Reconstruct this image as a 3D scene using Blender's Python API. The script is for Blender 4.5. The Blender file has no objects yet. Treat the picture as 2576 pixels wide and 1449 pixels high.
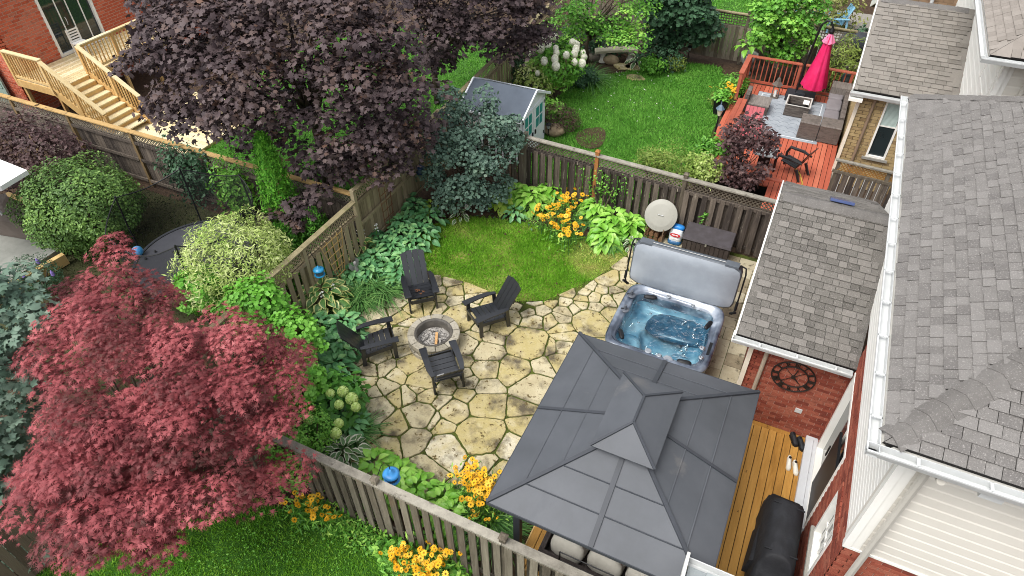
import bpy, math, random
import numpy as np
from mathutils import Vector, Matrix
random.seed(11); rng = np.random.default_rng(11)
SC = bpy.context.scene
COL = SC.collection
R = math.radians

# ------------------------------------------------------------------ camera
F_PX = 1663.84                      # focal length for a 2576 px wide picture
CAM_H = 11.0
RT = Vector((0.90244246, 0.43071571, -0.00903205))
UP = Vector((-0.28497765, 0.61255024, 0.73727196))
FW = Vector((-0.3230872, 0.66277159, -0.6755357))
cam = bpy.data.cameras.new('camera'); cam_o = bpy.data.objects.new('camera', cam); COL.objects.link(cam_o)
cam.sensor_width = 36; cam.lens = F_PX / 2576 * 36; cam.clip_end = 500; cam.clip_start = 0.1
m = Matrix((RT, UP, -FW)).transposed().to_4x4(); m.translation = (0, 0, CAM_H)
cam_o.matrix_world = m
SC.camera = cam_o

def P(px, py, z=0.0):
    """world point at height z seen at a picture position (survey helper)"""
    d = FW + RT * ((px - 1288) / F_PX) - UP * ((py - 724.5) / F_PX)
    return Vector((0, 0, CAM_H)) + d * ((z - CAM_H) / d.z)
def PX(p):
    d = Vector(p) - Vector((0, 0, CAM_H)); w = d.dot(FW)
    return 1288 + F_PX * d.dot(RT) / w, 724.5 - F_PX * d.dot(UP) / w

# ------------------------------------------------------------------ sky and sun: bright overcast
SUN_EL, SUN_AZ = R(58), R(-150)
w = bpy.data.worlds.new('World'); SC.world = w; w.use_nodes = True
nt = w.node_tree; nt.nodes.clear()
sky = nt.nodes.new('ShaderNodeTexSky'); sky.sky_type = 'NISHITA'; sky.sun_disc = False
sky.sun_elevation = SUN_EL; sky.sun_rotation = SUN_AZ; sky.dust_density = 4.0; sky.air_density = 1.0
hs = nt.nodes.new('ShaderNodeHueSaturation'); hs.inputs['Saturation'].default_value = 0.22
bg = nt.nodes.new('ShaderNodeBackground'); bg.inputs['Strength'].default_value = 0.15
wo = nt.nodes.new('ShaderNodeOutputWorld')
nt.links.new(sky.outputs[0], hs.inputs['Color']); nt.links.new(hs.outputs[0], bg.inputs[0]); nt.links.new(bg.outputs[0], wo.inputs[0])
sd = bpy.data.lights.new('sun', 'SUN'); sd.energy = .9; sd.angle = R(24); sd.color = (1.0, 0.965, 0.91)
so = bpy.data.objects.new('sun', sd); COL.objects.link(so)
sdir = Vector((math.sin(SUN_AZ) * math.cos(SUN_EL), math.cos(SUN_AZ) * math.cos(SUN_EL), math.sin(SUN_EL)))
so.rotation_euler = sdir.to_track_quat('Z', 'Y').to_euler()
so.location = (0, 0, 30)
SC.view_settings.view_transform = 'Standard'; SC.view_settings.look = 'None'
SC.view_settings.gamma = 1.0; SC.view_settings.exposure = 0.97; SC.view_settings.use_curve_mapping = False
SC.render.engine = 'CYCLES'
SC.cycles.max_bounces = 6; SC.cycles.diffuse_bounces = 4; SC.cycles.glossy_bounces = 3
SC.cycles.transmission_bounces = 3; SC.cycles.transparent_max_bounces = 16
SC.cycles.use_denoising = True; SC.cycles.denoising_prefilter = 'NONE'; SC.cycles.filter_width = 1.0

# ------------------------------------------------------------------ helpers
WM = {}                                            # world matrix of every object made here
def wmat(o): return WM.get(o.name, Matrix()) if o else Matrix()
def _link(o, par, W):
    COL.objects.link(o)
    if par: o.parent = par
    o.matrix_basis = wmat(par).inverted() @ W if par else W
    WM[o.name] = W
    return o
def thing(name, label, cat, loc=(0, 0, 0), group=None, rz=0.0):
    o = bpy.data.objects.new(name, None); o.empty_display_size = 0.2
    _link(o, None, Matrix.Translation(Vector(loc)) @ Matrix.Rotation(rz, 4, 'Z'))
    return tag(o, label, cat, group)
def tag(o, label, cat, group=None):
    o['label'] = label; o['category'] = cat
    if group: o['group'] = group
    return o
def structure(o): o['kind'] = 'structure'; return o
def stuff(o): o['kind'] = 'stuff'; return o

class MB:
    """collects polygons; build() links them as one mesh object"""
    def __init__(s): s.v = []; s.f = []; s.m = []; s.sm = False; s.rnd = []
    def poly(s, pts, mi=0, r=None):
        n = len(s.v); s.v += [tuple(p) for p in pts]; s.f.append(tuple(range(n, n + len(pts)))); s.m.append(mi); s.rnd.append(random.random() if r is None else r)
    def hexa(s, c8, mi=0, r=None):
        n = len(s.v); s.v += [tuple(p) for p in c8]; r = random.random() if r is None else r
        for q in ((3, 2, 1, 0), (4, 5, 6, 7), (0, 1, 5, 4), (1, 2, 6, 5), (2, 3, 7, 6), (3, 0, 4, 7)):
            s.f.append(tuple(n + i for i in q)); s.m.append(mi); s.rnd.append(r)
    def box(s, x0, x1, y0, y1, z0, z1, mi=0, M=None, r=None):
        c = [(x0, y0, z0), (x1, y0, z0), (x1, y1, z0), (x0, y1, z0), (x0, y0, z1), (x1, y0, z1), (x1, y1, z1), (x0, y1, z1)]
        if M: c = [M @ Vector(p) for p in c]
        s.hexa(c, mi, r); return s
    def bar(s, p, q, w, h, mi=0, up=(0, 0, 1), r=None):
        p = Vector(p); q = Vector(q); d = (q - p).normalized(); u = Vector(up)
        if abs(d.dot(u)) > .98: u = Vector((0, 1, 0))
        a = d.cross(u).normalized(); b = a.cross(d).normalized()
        c = []
        for e in (p, q):
            c += [e - a * w / 2 - b * h / 2, e + a * w / 2 - b * h / 2, e + a * w / 2 + b * h / 2, e - a * w / 2 + b * h / 2]
        s.hexa(c, mi, r); return s
    def tube(s, pts, r, n=8, mi=0, closed=False, caps=True):
        pts = [Vector(p) for p in pts]; rs = r if isinstance(r, (list, tuple)) else [r] * len(pts)
        base = len(s.v); N = len(pts); ref = None
        for i, p in enumerate(pts):
            if closed: d = pts[(i + 1) % N] - pts[i - 1]
            else: d = pts[min(i + 1, N - 1)] - pts[max(i - 1, 0)]
            d.normalize()
            if ref is None: ref = Vector((0, 0, 1)) if abs(d.z) < .9 else Vector((1, 0, 0))
            a = d.cross(ref).normalized(); b = a.cross(d).normalized(); ref = b
            for k in range(n):
                t = 2 * math.pi * k / n
                s.v.append(tuple(p + (a * math.cos(t) + b * math.sin(t)) * rs[i]))
        rr = random.random()
        for i in range(N if closed else N - 1):
            j = (i + 1) % N
            for k in range(n):
                l = (k + 1) % n
                s.f.append((base + i * n + k, base + i * n + l, base + j * n + l, base + j * n + k)); s.m.append(mi); s.rnd.append(rr)
        if caps and not closed:
            s.f.append(tuple(base + k for k in range(n))[::-1]); s.f.append(tuple(base + (N - 1) * n + k for k in range(n))); s.m += [mi, mi]; s.rnd += [rr, rr]
        return s
    def lathe(s, prof, c=(0, 0, 0), n=24, mi=0, M=None, cap=True):
        base = len(s.v); c = Vector(c); rr = random.random()
        for (r, z) in prof:
            for k in range(n):
                t = 2 * math.pi * k / n
                v = Vector((r * math.cos(t), r * math.sin(t), z))
                s.v.append(tuple((M @ v if M else v) + c))
        for i in range(len(prof) - 1):
            for k in range(n):
                l = (k + 1) % n
                s.f.append((base + i * n + k, base + i * n + l, base + (i + 1) * n + l, base + (i + 1) * n + k)); s.m.append(mi); s.rnd.append(rr)
        if cap:
            s.f.append(tuple(base + k for k in range(n))[::-1]); s.f.append(tuple(base + (len(prof) - 1) * n + k for k in range(n))); s.m += [mi, mi]; s.rnd += [rr, rr]
        return s
    def prism(s, pts, z0, z1, mi=0, bevel=0, r=None):
        """vertical prism over a ccw polygon"""
        n = len(pts); base = len(s.v); r = random.random() if r is None else r
        rings = [(pts, z0), (pts, z1)]
        if bevel:
            c = Vector((sum(p[0] for p in pts) / n, sum(p[1] for p in pts) / n))
            ins = []
            for p in pts:
                d = Vector((p[0], p[1])) - c; L = d.length
                ins.append(tuple(c + d * max(0.2, (L - bevel) / L)))
            rings = [(pts, z0), (pts, z1 - bevel * .6), (ins, z1)]
        for ring, z in rings: s.v += [(p[0], p[1], z) for p in ring]
        for i in range(len(rings) - 1):
            for k in range(n):
                l = (k + 1) % n
                s.f.append((base + i * n + k, base + i * n + l, base + (i + 1) * n + l, base + (i + 1) * n + k)); s.m.append(mi); s.rnd.append(r)
        s.f.append(tuple(base + (len(rings) - 1) * n + k for k in range(n))); s.m.append(mi); s.rnd.append(r)
        return s
    def mesh(s, name, mats, W=None):
        me = bpy.data.meshes.new(name); v = s.v
        if W is not None:
            Wi = W.inverted(); v = [tuple(Wi @ Vector(p)) for p in v]
        me.from_pydata(v, [], s.f)
        for mt in (mats if isinstance(mats, (list, tuple)) else [mats]): me.materials.append(mt)
        me.polygons.foreach_set('material_index', s.m)
        a = me.attributes.new('rnd', 'FLOAT', 'FACE'); a.data.foreach_set('value', s.rnd)
        if s.sm: me.polygons.foreach_set('use_smooth', [True] * len(s.f))
        me.update(); return me
    def build(s, name, mats, par=None, smooth=False):
        s.sm = s.sm or smooth
        W = wmat(par)
        o = bpy.data.objects.new(name, s.mesh(name, mats, W))
        return _link(o, par, W.copy())

_UB = {}
def unit(mt):
    if mt.name not in _UB:
        b = MB().box(-.5, .5, -.5, .5, -.5, .5); _UB[mt.name] = b.mesh('block_' + mt.name, mt)
    return _UB[mt.name]
def piece(name, mt, c, size, par, rot=None):
    """a board/brick: shared unit block, scaled"""
    o = bpy.data.objects.new(name, unit(mt))
    Wm = Matrix.Translation(Vector(c)) @ (rot if rot is not None else Matrix()) @ Matrix.Diagonal((size[0], size[1], size[2], 1))
    return _link(o, par, Wm)
def piece_bar(name, mt, p, q, w, h, par, up=(0, 0, 1)):
    p = Vector(p); q = Vector(q); d = q - p; L = d.length; d.normalize(); u = Vector(up)
    if abs(d.dot(u)) > .98: u = Vector((0, 1, 0))
    a = d.cross(u).normalized(); b = a.cross(d).normalized()
    return piece(name, mt, (p + q) / 2, (L, w, h), par, Matrix((d, -a, b)).transposed().to_4x4())
def inst(name, me, M, par):
    return _link(bpy.data.objects.new(name, me), par, M)
def copy_tree(o, par, W=None, label=None):
    c = o.copy(); c.parent = None
    Wn = W if W is not None else wmat(par) @ o.matrix_basis
    _link(c, par, Wn)
    if label: c['label'] = label
    for ch in KIDS.get(o.name, []): copy_tree(ch, c)
    return c
KIDS = {}
def note_kids(o):
    """remember children so that copy_tree needs no scene update"""
    for ob in list(bpy.data.objects):
        if ob.parent is o:
            KIDS.setdefault(o.name, []).append(ob); note_kids(ob)

# ------------------------------------------------------------------ materials
def lin(h):
    if isinstance(h, str):
        h = h.lstrip('#'); c = [int(h[i:i + 2], 16) / 255 for i in (0, 2, 4)]
        return tuple(x / 12.92 if x <= .04045 else ((x + .055) / 1.055) ** 2.4 for x in c) + (1,)
    return tuple(h) + (1,)
MATS = {}
def mat(name, cols, rough=.8, ns=4.0, wn=.6, wo=.0, wa=.0, stretch=(1, 1, 1), detail=6, bump=0.0, bs=None, spec=.35,
        metal=0.0, spots=None, spots2=None, trans=0.0, alpha=None, gain=1.6, coat=0.0, bstretch=None, emit=None):
    """noise + per-object + per-face variation through a colour ramp; spots = (colour, scale, threshold, softness)"""
    if name in MATS: return MATS[name]
    mt = bpy.data.materials.new(name); mt.use_nodes = True; t = mt.node_tree; N = t.nodes; L = t.links
    bs_ = N['Principled BSDF']; out = N['Material Output']
    bs_.inputs['Roughness'].default_value = rough; bs_.inputs['Metallic'].default_value = metal
    bs_.inputs['Specular IOR Level'].default_value = spec; bs_.inputs['Coat Weight'].default_value = coat
    geo = N.new('ShaderNodeNewGeometry')
    mp = N.new('ShaderNodeMapping'); mp.inputs['Scale'].default_value = stretch; L.new(geo.outputs['Position'], mp.inputs[0])
    cols = [lin(c) for c in cols]
    def noise(scale, det=detail, vec=None):
        n = N.new('ShaderNodeTexNoise'); n.inputs['Scale'].default_value = scale; n.inputs['Detail'].default_value = det; n.inputs['Roughness'].default_value = .62
        L.new(vec or mp.outputs[0], n.inputs[0]); return n.outputs[0]
    def math_(op, a, b):
        q = N.new('ShaderNodeMath'); q.operation = op
        for i, x in enumerate((a, b)):
            if isinstance(x, (int, float)): q.inputs[i].default_value = x
            else: L.new(x, q.inputs[i])
        return q.outputs[0]
    fac = None
    tot = wn + wo + wa
    if len(cols) > 1:
        if wn:
            x = math_('MULTIPLY', math_('SUBTRACT', noise(ns), .5), gain * wn / tot); fac = x
        if wo:
            oi = N.new('ShaderNodeObjectInfo'); x = math_('MULTIPLY', math_('SUBTRACT', oi.outputs['Random'], .5), wo / tot); fac = x if fac is None else math_('ADD', fac, x)
        if wa:
            at = N.new('ShaderNodeAttribute'); at.attribute_name = 'rnd'; x = math_('MULTIPLY', math_('SUBTRACT', at.outputs['Fac'], .5), wa / tot); fac = x if fac is None else math_('ADD', fac, x)
        fac = math_('ADD', fac, .5)
        cr = N.new('ShaderNodeValToRGB'); el = cr.color_ramp.elements
        while len(el) < len(cols): el.new(.5)
        for i, c in enumerate(cols): el[i].position = i / (len(cols) - 1); el[i].color = c
        L.new(fac, cr.inputs[0]); col = cr.outputs[0]
    else:
        rgb = N.new('ShaderNodeRGB'); rgb.outputs[0].default_value = cols[0]; col = rgb.outputs[0]
    for sp in (spots, spots2):
        if sp:
            c2, sc, th, soft = sp[:4]
            if len(sp) > 4:
                m2 = N.new('ShaderNodeMapping'); m2.inputs['Scale'].default_value = sp[4]; L.new(geo.outputs['Position'], m2.inputs[0]); f2 = noise(sc, 8, m2.outputs[0])
            else: f2 = noise(sc, 8, geo.outputs['Position'])
            mr = N.new('ShaderNodeMapRange'); mr.inputs[1].default_value = th; mr.inputs[2].default_value = th + soft
            L.new(f2, mr.inputs[0])
            mx = N.new('ShaderNodeMix'); mx.data_type = 'RGBA'; L.new(mr.outputs[0], mx.inputs[0]); L.new(col, mx.inputs[6]); mx.inputs[7].default_value = lin(c2); col = mx.outputs[2]
    L.new(col, bs_.inputs['Base Color'])
    if emit: L.new(col, bs_.inputs['Emission Color']); bs_.inputs['Emission Strength'].default_value = emit
    if bump:
        bv = None
        if bstretch:
            m3 = N.new('ShaderNodeMapping'); m3.inputs['Scale'].default_value = bstretch; L.new(geo.outputs['Position'], m3.inputs[0]); bv = m3.outputs[0]
        bn = N.new('ShaderNodeBump'); bn.inputs['Strength'].default_value = bump; bn.inputs['Distance'].default_value = .02
        L.new(noise(bs or ns * 6, 4, bv), bn.inputs['Height']); L.new(bn.outputs[0], bs_.inputs['Normal'])
    if trans:
        tr = N.new('ShaderNodeBsdfTranslucent'); L.new(col, tr.inputs[0]); ms = N.new('ShaderNodeMixShader'); ms.inputs[0].default_value = trans
        L.new(bs_.outputs[0], ms.inputs[1]); L.new(tr.outputs[0], ms.inputs[2]); L.new(ms.outputs[0], out.inputs[0])
    if alpha is not None:
        tp = N.new('ShaderNodeBsdfTransparent'); ms = N.new('ShaderNodeMixShader'); ms.inputs[0].default_value = alpha
        L.new(tp.outputs[0], ms.inputs[1]); L.new(bs_.outputs[0], ms.inputs[2]); L.new(ms.outputs[0], out.inputs[0])
    MATS[name] = mt; return mt

wood_grey = mat('weathered_wood', ['#39322a', '#5c5448', '#7b7365', '#989080'], .9, 5, .8, .7, stretch=(4, 4, .35), bump=.5, bs=30, spots=('#6f5a40', 1.3, .6, .2))
wood_dark = mat('dark_weathered_wood', ['#241f1b', '#3f3833', '#6a6056', '#857a6c'], .9, 5, .9, .8, stretch=(4, 4, .3), bump=.5, bs=30, spots=('#a39a8a', 5, .62, .1, (4, 4, .5)))
wood_pale = mat('pale_weathered_wood', ['#5a503e', '#84785f', '#a3967a', '#8a8560'], .9, 5, .8, .8, stretch=(4, 4, .3), bump=.5, bs=30)
wood_cap = mat('grey_cap_wood', ['#57534a', '#8a857a', '#aca798'], .9, 6, .8, .5, bump=.5, bs=40, spots=('#3f3a30', 7, .6, .12))
wood_green = mat('mossy_cap_wood', ['#5d553f', '#8a8062', '#9d9474'], .9, 5, .8, .5, bump=.5, spots=('#6d7040', 4, .55, .2))
wood_new = mat('fresh_timber', ['#a87f4c', '#cda86c', '#dcc08a'], .75, 4, .6, .8, stretch=(2, 2, 1), bump=.2)
wood_newx = mat('fresh_treads', ['#b9a070', '#d8c79c', '#e6dabb'], .75, 4, .7, .7, stretch=(.5, 3, 1), bump=.2)
wood_brown = mat('brown_post_wood', ['#8a5a30', '#a8713f'], .8, 5, .8, .2, stretch=(4, 4, .4), bump=.2)
deck_honey = mat('honey_deck', ['#6b4a1c', '#a87936', '#c4944c', '#ab7f3d'], .7, 2.2, .8, .7, stretch=(5, .7, 1), bump=.25, spots=('#5f4424', 5.5, .67, .06, (3, 1.2, 1)))
deck_red = mat('red_stain_deck', ['#8f4431', '#b05a43', '#c27459'], .7, 2, .7, .7, stretch=(3, .5, 1), bump=.2)
rail_red = mat('red_stain_rail', ['#7d3a2b', '#a0533f', '#b06a54'], .7, 3, .7, .5, bump=.1)
soil = mat('mulch', ['#2a1f17', '#463628', '#5a4836'], 1, 9, .9, 0, bump=1, bs=60)
moss = mat('joint_moss', ['#282b12', '#3b4318', '#525c22', '#3d331d'], 1, 3, .9, 0, bump=.8, bs=60)
grass_base = mat('lawn_soil', ['#2f4a14', '#3f6420', '#557a26'], 1, 1.2, .9, 0, bump=.6, bs=50)
dark_void = mat('dark_joists', ['#120e0b', '#1d1712'], 1, 5, .6, 0)
black_paint = mat('black_paint', ['#1c1d20', '#25272b'], .55, 6, .6, .4, spec=.5)
black_metal = mat('black_metal', ['#111214', '#1b1c1f'], .5, 6, .6, 0)
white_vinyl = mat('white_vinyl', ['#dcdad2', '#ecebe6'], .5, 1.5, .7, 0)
white_metal = mat('white_metal', ['#b9bbba', '#d0d2d1'], .35, 3, .7, 0, spec=.5)
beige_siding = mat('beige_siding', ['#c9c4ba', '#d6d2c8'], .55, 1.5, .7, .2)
glass_dark = mat('window_glass', ['#1b2224', '#2c3638'], .06, 1, .6, 0, spec=.8)
concrete = mat('concrete', ['#7f7d76', '#9b9890'], .9, 6, .8, 0, bump=.3)
# ------------------------------------------------------------------ ground
def in_poly(pts, poly):
    x, y = pts[:, 0], pts[:, 1]; c = np.zeros(len(pts), bool); n = len(poly)
    for i in range(n):
        x1, y1 = poly[i]; x2, y2 = poly[(i + 1) % n]
        k = ((y1 > y) != (y2 > y)) & (x < (x2 - x1) * (y - y1) / (y2 - y1 + 1e-12) + x1)
        c ^= k
    return c
def sheet(name, poly, z, mt):
    b = MB(); b.poly([(p[0], p[1], z) for p in poly]); return structure(b.build(name, mt))
def area(poly): return .5 * sum(poly[i - 1][0] * poly[i][1] - poly[i][0] * poly[i - 1][1] for i in range(len(poly)))
def smooth_poly(poly, it=2):
    for _ in range(it):
        q = []
        for i in range(len(poly)):
            a = poly[i]; b = poly[(i + 1) % len(poly)]
            q += [(a[0] * .75 + b[0] * .25, a[1] * .75 + b[1] * .25), (a[0] * .25 + b[0] * .75, a[1] * .25 + b[1] * .75)]
        poly = q
    return poly
def cut_corners(poly, f=.1):
    q = []
    for i in range(len(poly)):
        a = poly[i - 1]; b = poly[i]; c = poly[(i + 1) % len(poly)]
        q += [(b[0] + (a[0] - b[0]) * f, b[1] + (a[1] - b[1]) * f), (b[0] + (c[0] - b[0]) * f, b[1] + (c[1] - b[1]) * f)]
    return q
def np_mesh(name, v, f, mats, rnd=None, par=None, smooth=False):
    """v (n,3) array, f (m,k) array -> one mesh object"""
    me = bpy.data.meshes.new(name); W = wmat(par)
    if par is not None: v = v - np.array(W.translation)
    nv, (nf, k) = len(v), f.shape
    me.vertices.add(nv); me.vertices.foreach_set('co', v.astype(np.float32).ravel())
    me.loops.add(nf * k); me.loops.foreach_set('vertex_index', f.astype(np.int32).ravel())
    me.polygons.add(nf); me.polygons.foreach_set('loop_start', np.arange(0, nf * k, k, dtype=np.int32))
    for mt in (mats if isinstance(mats, (list, tuple)) else [mats]): me.materials.append(mt)
    if rnd is not None:
        a = me.attributes.new('rnd', 'FLOAT', 'FACE'); a.data.foreach_set('value', rnd.astype(np.float32))
    if smooth: me.polygons.foreach_set('use_smooth', np.ones(nf, bool))
    me.update(calc_edges=True); me.validate()
    o = bpy.data.objects.new(name, me); return _link(o, par, Matrix.Translation(W.translation))

def vnoise(p, s, seed=0):
    """cheap smooth value noise on xy, 0..1"""
    g = np.random.default_rng(seed).random((64, 64)); q = p * s; i = np.floor(q).astype(int); t = q - i; t = t * t * (3 - 2 * t)
    a = g[i[:, 0] % 64, i[:, 1] % 64]; b = g[(i[:, 0] + 1) % 64, i[:, 1] % 64]; c = g[i[:, 0] % 64, (i[:, 1] + 1) % 64]; d = g[(i[:, 0] + 1) % 64, (i[:, 1] + 1) % 64]
    return (a * (1 - t[:, 0]) + b * t[:, 0]) * (1 - t[:, 1]) + (c * (1 - t[:, 0]) + d * t[:, 0]) * t[:, 1]

ground = sheet('ground', [(-120, -60), (60, -60), (60, 140), (-120, 140)], -.02, soil)

def lawn(name, label, poly, mt_base, mt_blade, dens, h=.06, wd=.014, dry=None, seed=1):
    poly = cut_corners(poly, .12)
    sheet(name, poly, .004, mt_base)
    xs = [p[0] for p in poly]; ys = [p[1] for p in poly]; A = abs(area(poly)); n = int(dens * (max(xs) - min(xs)) * (max(ys) - min(ys)))
    g = np.random.default_rng(seed)
    p = np.stack([g.uniform(min(xs) - .08, max(xs) + .08, n), g.uniform(min(ys) - .08, max(ys) + .08, n)], 1)
    jit = p + g.normal(0, .05, p.shape)
    p = p[in_poly(jit, poly)]
    cl = vnoise(p, 2.3, seed) * .6 + vnoise(p, 7.1, seed + 1) * .4
    d = np.zeros(len(p)) if dry is None else dry(p)
    keep = g.random(len(p)) < (.45 + .7 * cl) * (1 - .55 * d); p = p[keep]; cl = cl[keep]; d = d[keep]; n = len(p)
    an = g.uniform(0, 2 * np.pi, n); hh = h * (.6 + .8 * cl) * g.uniform(.6, 1.3, n); lean = g.normal(0, .5, (n, 2)) * hh[:, None]
    dx = np.stack([np.cos(an), np.sin(an)], 1) * wd * g.uniform(.6, 1.3, n)[:, None]
    z0 = np.full((n, 1), .002)
    v = np.concatenate([np.hstack([p - dx, z0]), np.hstack([p + dx, z0]), np.hstack([p + lean, hh[:, None]])], 1).reshape(-1, 3)
    rnd = np.clip(.36 * (1 - cl) + g.uniform(0, .34, n) + .6 * d, 0, 1)
    o = np_mesh(name + '_grass', v, np.arange(3 * n).reshape(-1, 3), mt_blade, rnd)
    stuff(o); tag(o, label, 'grass'); return o
blade = mat('grass_blades', ['#4c8414', '#66a01e', '#82b332', '#a3b952', '#d0be80'], .75, 1.5, .3, 0, wa=.9, trans=.3, gain=1.2)
blade_deep = mat('deep_grass_blades', ['#417a22', '#559430', '#6fa940', '#8cbb56', '#b0c676'], .75, 1.0, .5, 0, wa=.8, trans=.3)
base2 = mat('deep_lawn_soil', ['#274812', '#37611a', '#467523'], 1, 1.2, .9, 0, bump=.6, bs=50)
main_lawn_poly = [(-8.15, 10.9), (-8.5, 11.9), (-8.0, 12.7), (-6.9, 13.2), (-5.7, 13.4), (-4.4, 13.4), (-3.35, 13.45), (-3.0, 13.2), (-3.45, 12.1), (-4.3, 10.75), (-4.93, 10.4), (-6.25, 10.42), (-7.3, 10.38)]
def dry_main(p):
    d1 = np.clip(1 - np.hypot((p[:, 0] + 3.7) / 1.0, (p[:, 1] - 12.75) / .95), 0, 1) * 2.6
    d2 = np.clip(1 - np.hypot((p[:, 0] + 6.3) / 2.2, (p[:, 1] - 10.45) / .35), 0, 1)
    d3 = np.clip(1 - np.hypot((p[:, 0] + 7.8) / .8, (p[:, 1] - 12.5) / .7), 0, 1) * .6
    return np.clip((d1 + d2 + d3) * (.35 + 1.1 * vnoise(p, 4.0, 9)), 0, 1)
lawn('main_lawn', 'small mown lawn between flagstone patio and hosta bed, dry at one end', main_lawn_poly, mat('main_lawn_soil', ['#46601c', '#5b7a28', '#757c38', '#97885a'], 1, 1.4, .9, 0, bump=.6, bs=60), blade, 3600, .055, .013, dry_main, 3)
nb_lawn = [(-7.3, 15.2), (-7.9, 18.4), (-8.2, 20.5), (-7.6, 22.6), (-6.4, 23.8), (-5.0, 25.2), (-3.4, 25.6), (-2.9, 24.0), (-2.6, 22.0), (-2.5, 19.0), (-2.6, 16.6), (-2.9, 15.0)]
lawn('neighbour_lawn', 'deep green lawn behind the grey fence beside the red deck', nb_lawn, base2, blade_deep, 1500, .07, .02, None, 5)
blade_front = mat('front_grass_blades', ['#47801a', '#5f9a22', '#7eb034', '#a2c24a', '#bccb60'], .75, .8, .6, 0, wa=.7, trans=.3)
lawn('front_lawn', 'lawn at the bottom edge in front of the weathered picket fence', [(-10.5, -2), (-8.8, 3.6), (-4.5, 3.75), (-2.0, 3.7), (3, 3.7), (3, -2)], base2, blade_front, 2600, .055, .010, None, 6)
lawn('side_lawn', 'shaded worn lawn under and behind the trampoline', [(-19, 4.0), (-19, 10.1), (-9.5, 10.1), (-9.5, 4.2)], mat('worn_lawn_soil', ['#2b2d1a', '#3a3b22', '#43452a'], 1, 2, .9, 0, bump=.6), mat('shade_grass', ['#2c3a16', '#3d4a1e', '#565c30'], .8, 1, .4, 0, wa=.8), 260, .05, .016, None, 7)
lawn('maple_lawn', 'lawn glimpsed beneath the purple maples', [(-19.3, 10.8), (-19.3, 24), (-10.0, 24), (-9.6, 10.8)], base2, blade_deep, 420, .07, .02, None, 8)
lawn('far_lawn', 'bright lawn beyond the far lattice fence at the top edge', [(-9, 26.6), (-9, 44), (-2.2, 44), (-2.2, 26.6)], base2, blade_deep, 250, .09, .035, None, 9)

bare = [(P(px, py, 0).x, P(px, py, 0).y) for px, py in ((1452, 335), (1475, 325), (1520, 322), (1525, 350), (1510, 375), (1470, 378), (1445, 355))]
sheet('bare_soil', cut_corners(cut_corners(bare, .25), .25), .045, soil)
# ------------------------------------------------------------------ flagstone patio
SEEDS = [(-7.05, 10.11), (-6.74, 10.31), (-6.82, 9.92), (-6.5, 10.06), (-6.1, 10.37), (-6.7, 9.71), (-6.33, 9.76), (-7.66, 9.2), (-7.05, 9.14), (-6.75, 9.38), (-6.53, 9.42), (-5.91, 9.35), (-5.85, 9.77), (-5.87, 10.03), (-5.55, 10.04), (-7.51, 8.83), (-7.18, 8.72), (-7.77, 8.54), (-7.64, 8.13), (-6.94, 8.58), (-6.85, 8.25), (-7.71, 7.85), (-7.61, 7.56), (-7.08, 8.2), (-6.53, 7.89), (-7.35, 7.27), (-7.54, 7.1), (-6.93, 7.5), (-6.95, 7.07), (-6.64, 7.32), (-7.15, 6.79), (-7.39, 6.62), (-6.29, 7.24), (-6.16, 7.63), (-5.73, 7.4), (-5.14, 8.22), (-5.37, 8.61), (-5.33, 8.83), (-4.98, 7.85), (-4.82, 7.71), (-4.86, 8.61), (-4.92, 9.03), (-4.68, 8.22), (-5.31, 9.59), (-5.36, 9.32), (-5.81, 7.88), (-6.91, 6.45), (-6.84, 6.75), (-6.6, 6.39), (-6.47, 6.56), (-6.3, 6.84), (-6.19, 6.21), (-5.99, 6.7), (-5.8, 6.84), (-5.69, 7.15), (-5.41, 7.02), (-5.19, 7.34), (-5.05, 7.02), (-4.71, 7.35), (-4.41, 7.73), (-6.21, 5.77), (-5.85, 5.77), (-5.63, 6.08), (-5.31, 6.5), (-5.01, 6.52), (-4.72, 6.92), (-4.75, 6.5), (-5.08, 5.93), (-4.42, 5.97), (-3.98, 6.63), (-4.2, 7.29), (-5.47, 5.59), (-4.53, 5.49), (-3.59, 6.06), (-3.25, 5.99), (-6.57, 5.41), (-4.94, 10.26), (-4.89, 9.89), (-3.16, 12.78), (-3.25, 12.1), (-3.56, 11.67), (-3.24, 11.67), (-2.94, 11.78), (-2.88, 12.02), (-2.87, 12.24), (-3.91, 11.19), (-4.21, 10.74), (-4.51, 10.58), (-3.6, 11.37), (-3.57, 11.14), (-3.29, 11.3), (-2.99, 11.34), (-2.75, 11.57), (-3.51, 10.93), (-3.86, 10.84), (-3.15, 11.0), (-3.6, 10.76), (-4.3, 10.36), (-3.79, 10.57), (-4.53, 10.22), (-3.78, 10.31), (-3.93, 10.14), (-4.29, 9.98), (-3.1, 10.5), (-2.83, 10.89), (-3.6, 9.99), (-3.49, 9.83), (-4.12, 9.26), (-4.9, 9.44), (-3.64, 9.36), (-3.39, 9.48), (-3.3, 9.06), (-4.08, 8.43), (-3.56, 8.78), (-3.49, 8.14), (-3.48, 7.58), (-3.32, 6.63), (-3.26, 7.23),
         (-2.75, 12.9), (-2.8, 13.5), (-3.1, 13.4), (-2.8, 14.0), (-2.75, 9.7), (-2.8, 9.1), (-2.8, 8.4), (-2.75, 7.6), (-2.8, 6.8), (-2.7, 6.0), (-3.0, 5.3), (-3.8, 5.2)]
PATIO = [(-7.75, 9.6), (-8.1, 8.55), (-8.05, 7.5), (-7.6, 6.45), (-6.9, 5.5), (-6.1, 5.05), (-5.2, 4.8), (-3.8, 4.75), (-2.52, 4.75), (-2.52, 14.3), (-3.3, 13.9), (-3.1, 13.2), (-3.5, 12.05), (-4.33, 10.7), (-4.93, 10.36), (-6.25, 10.5), (-7.2, 10.42)]
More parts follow.
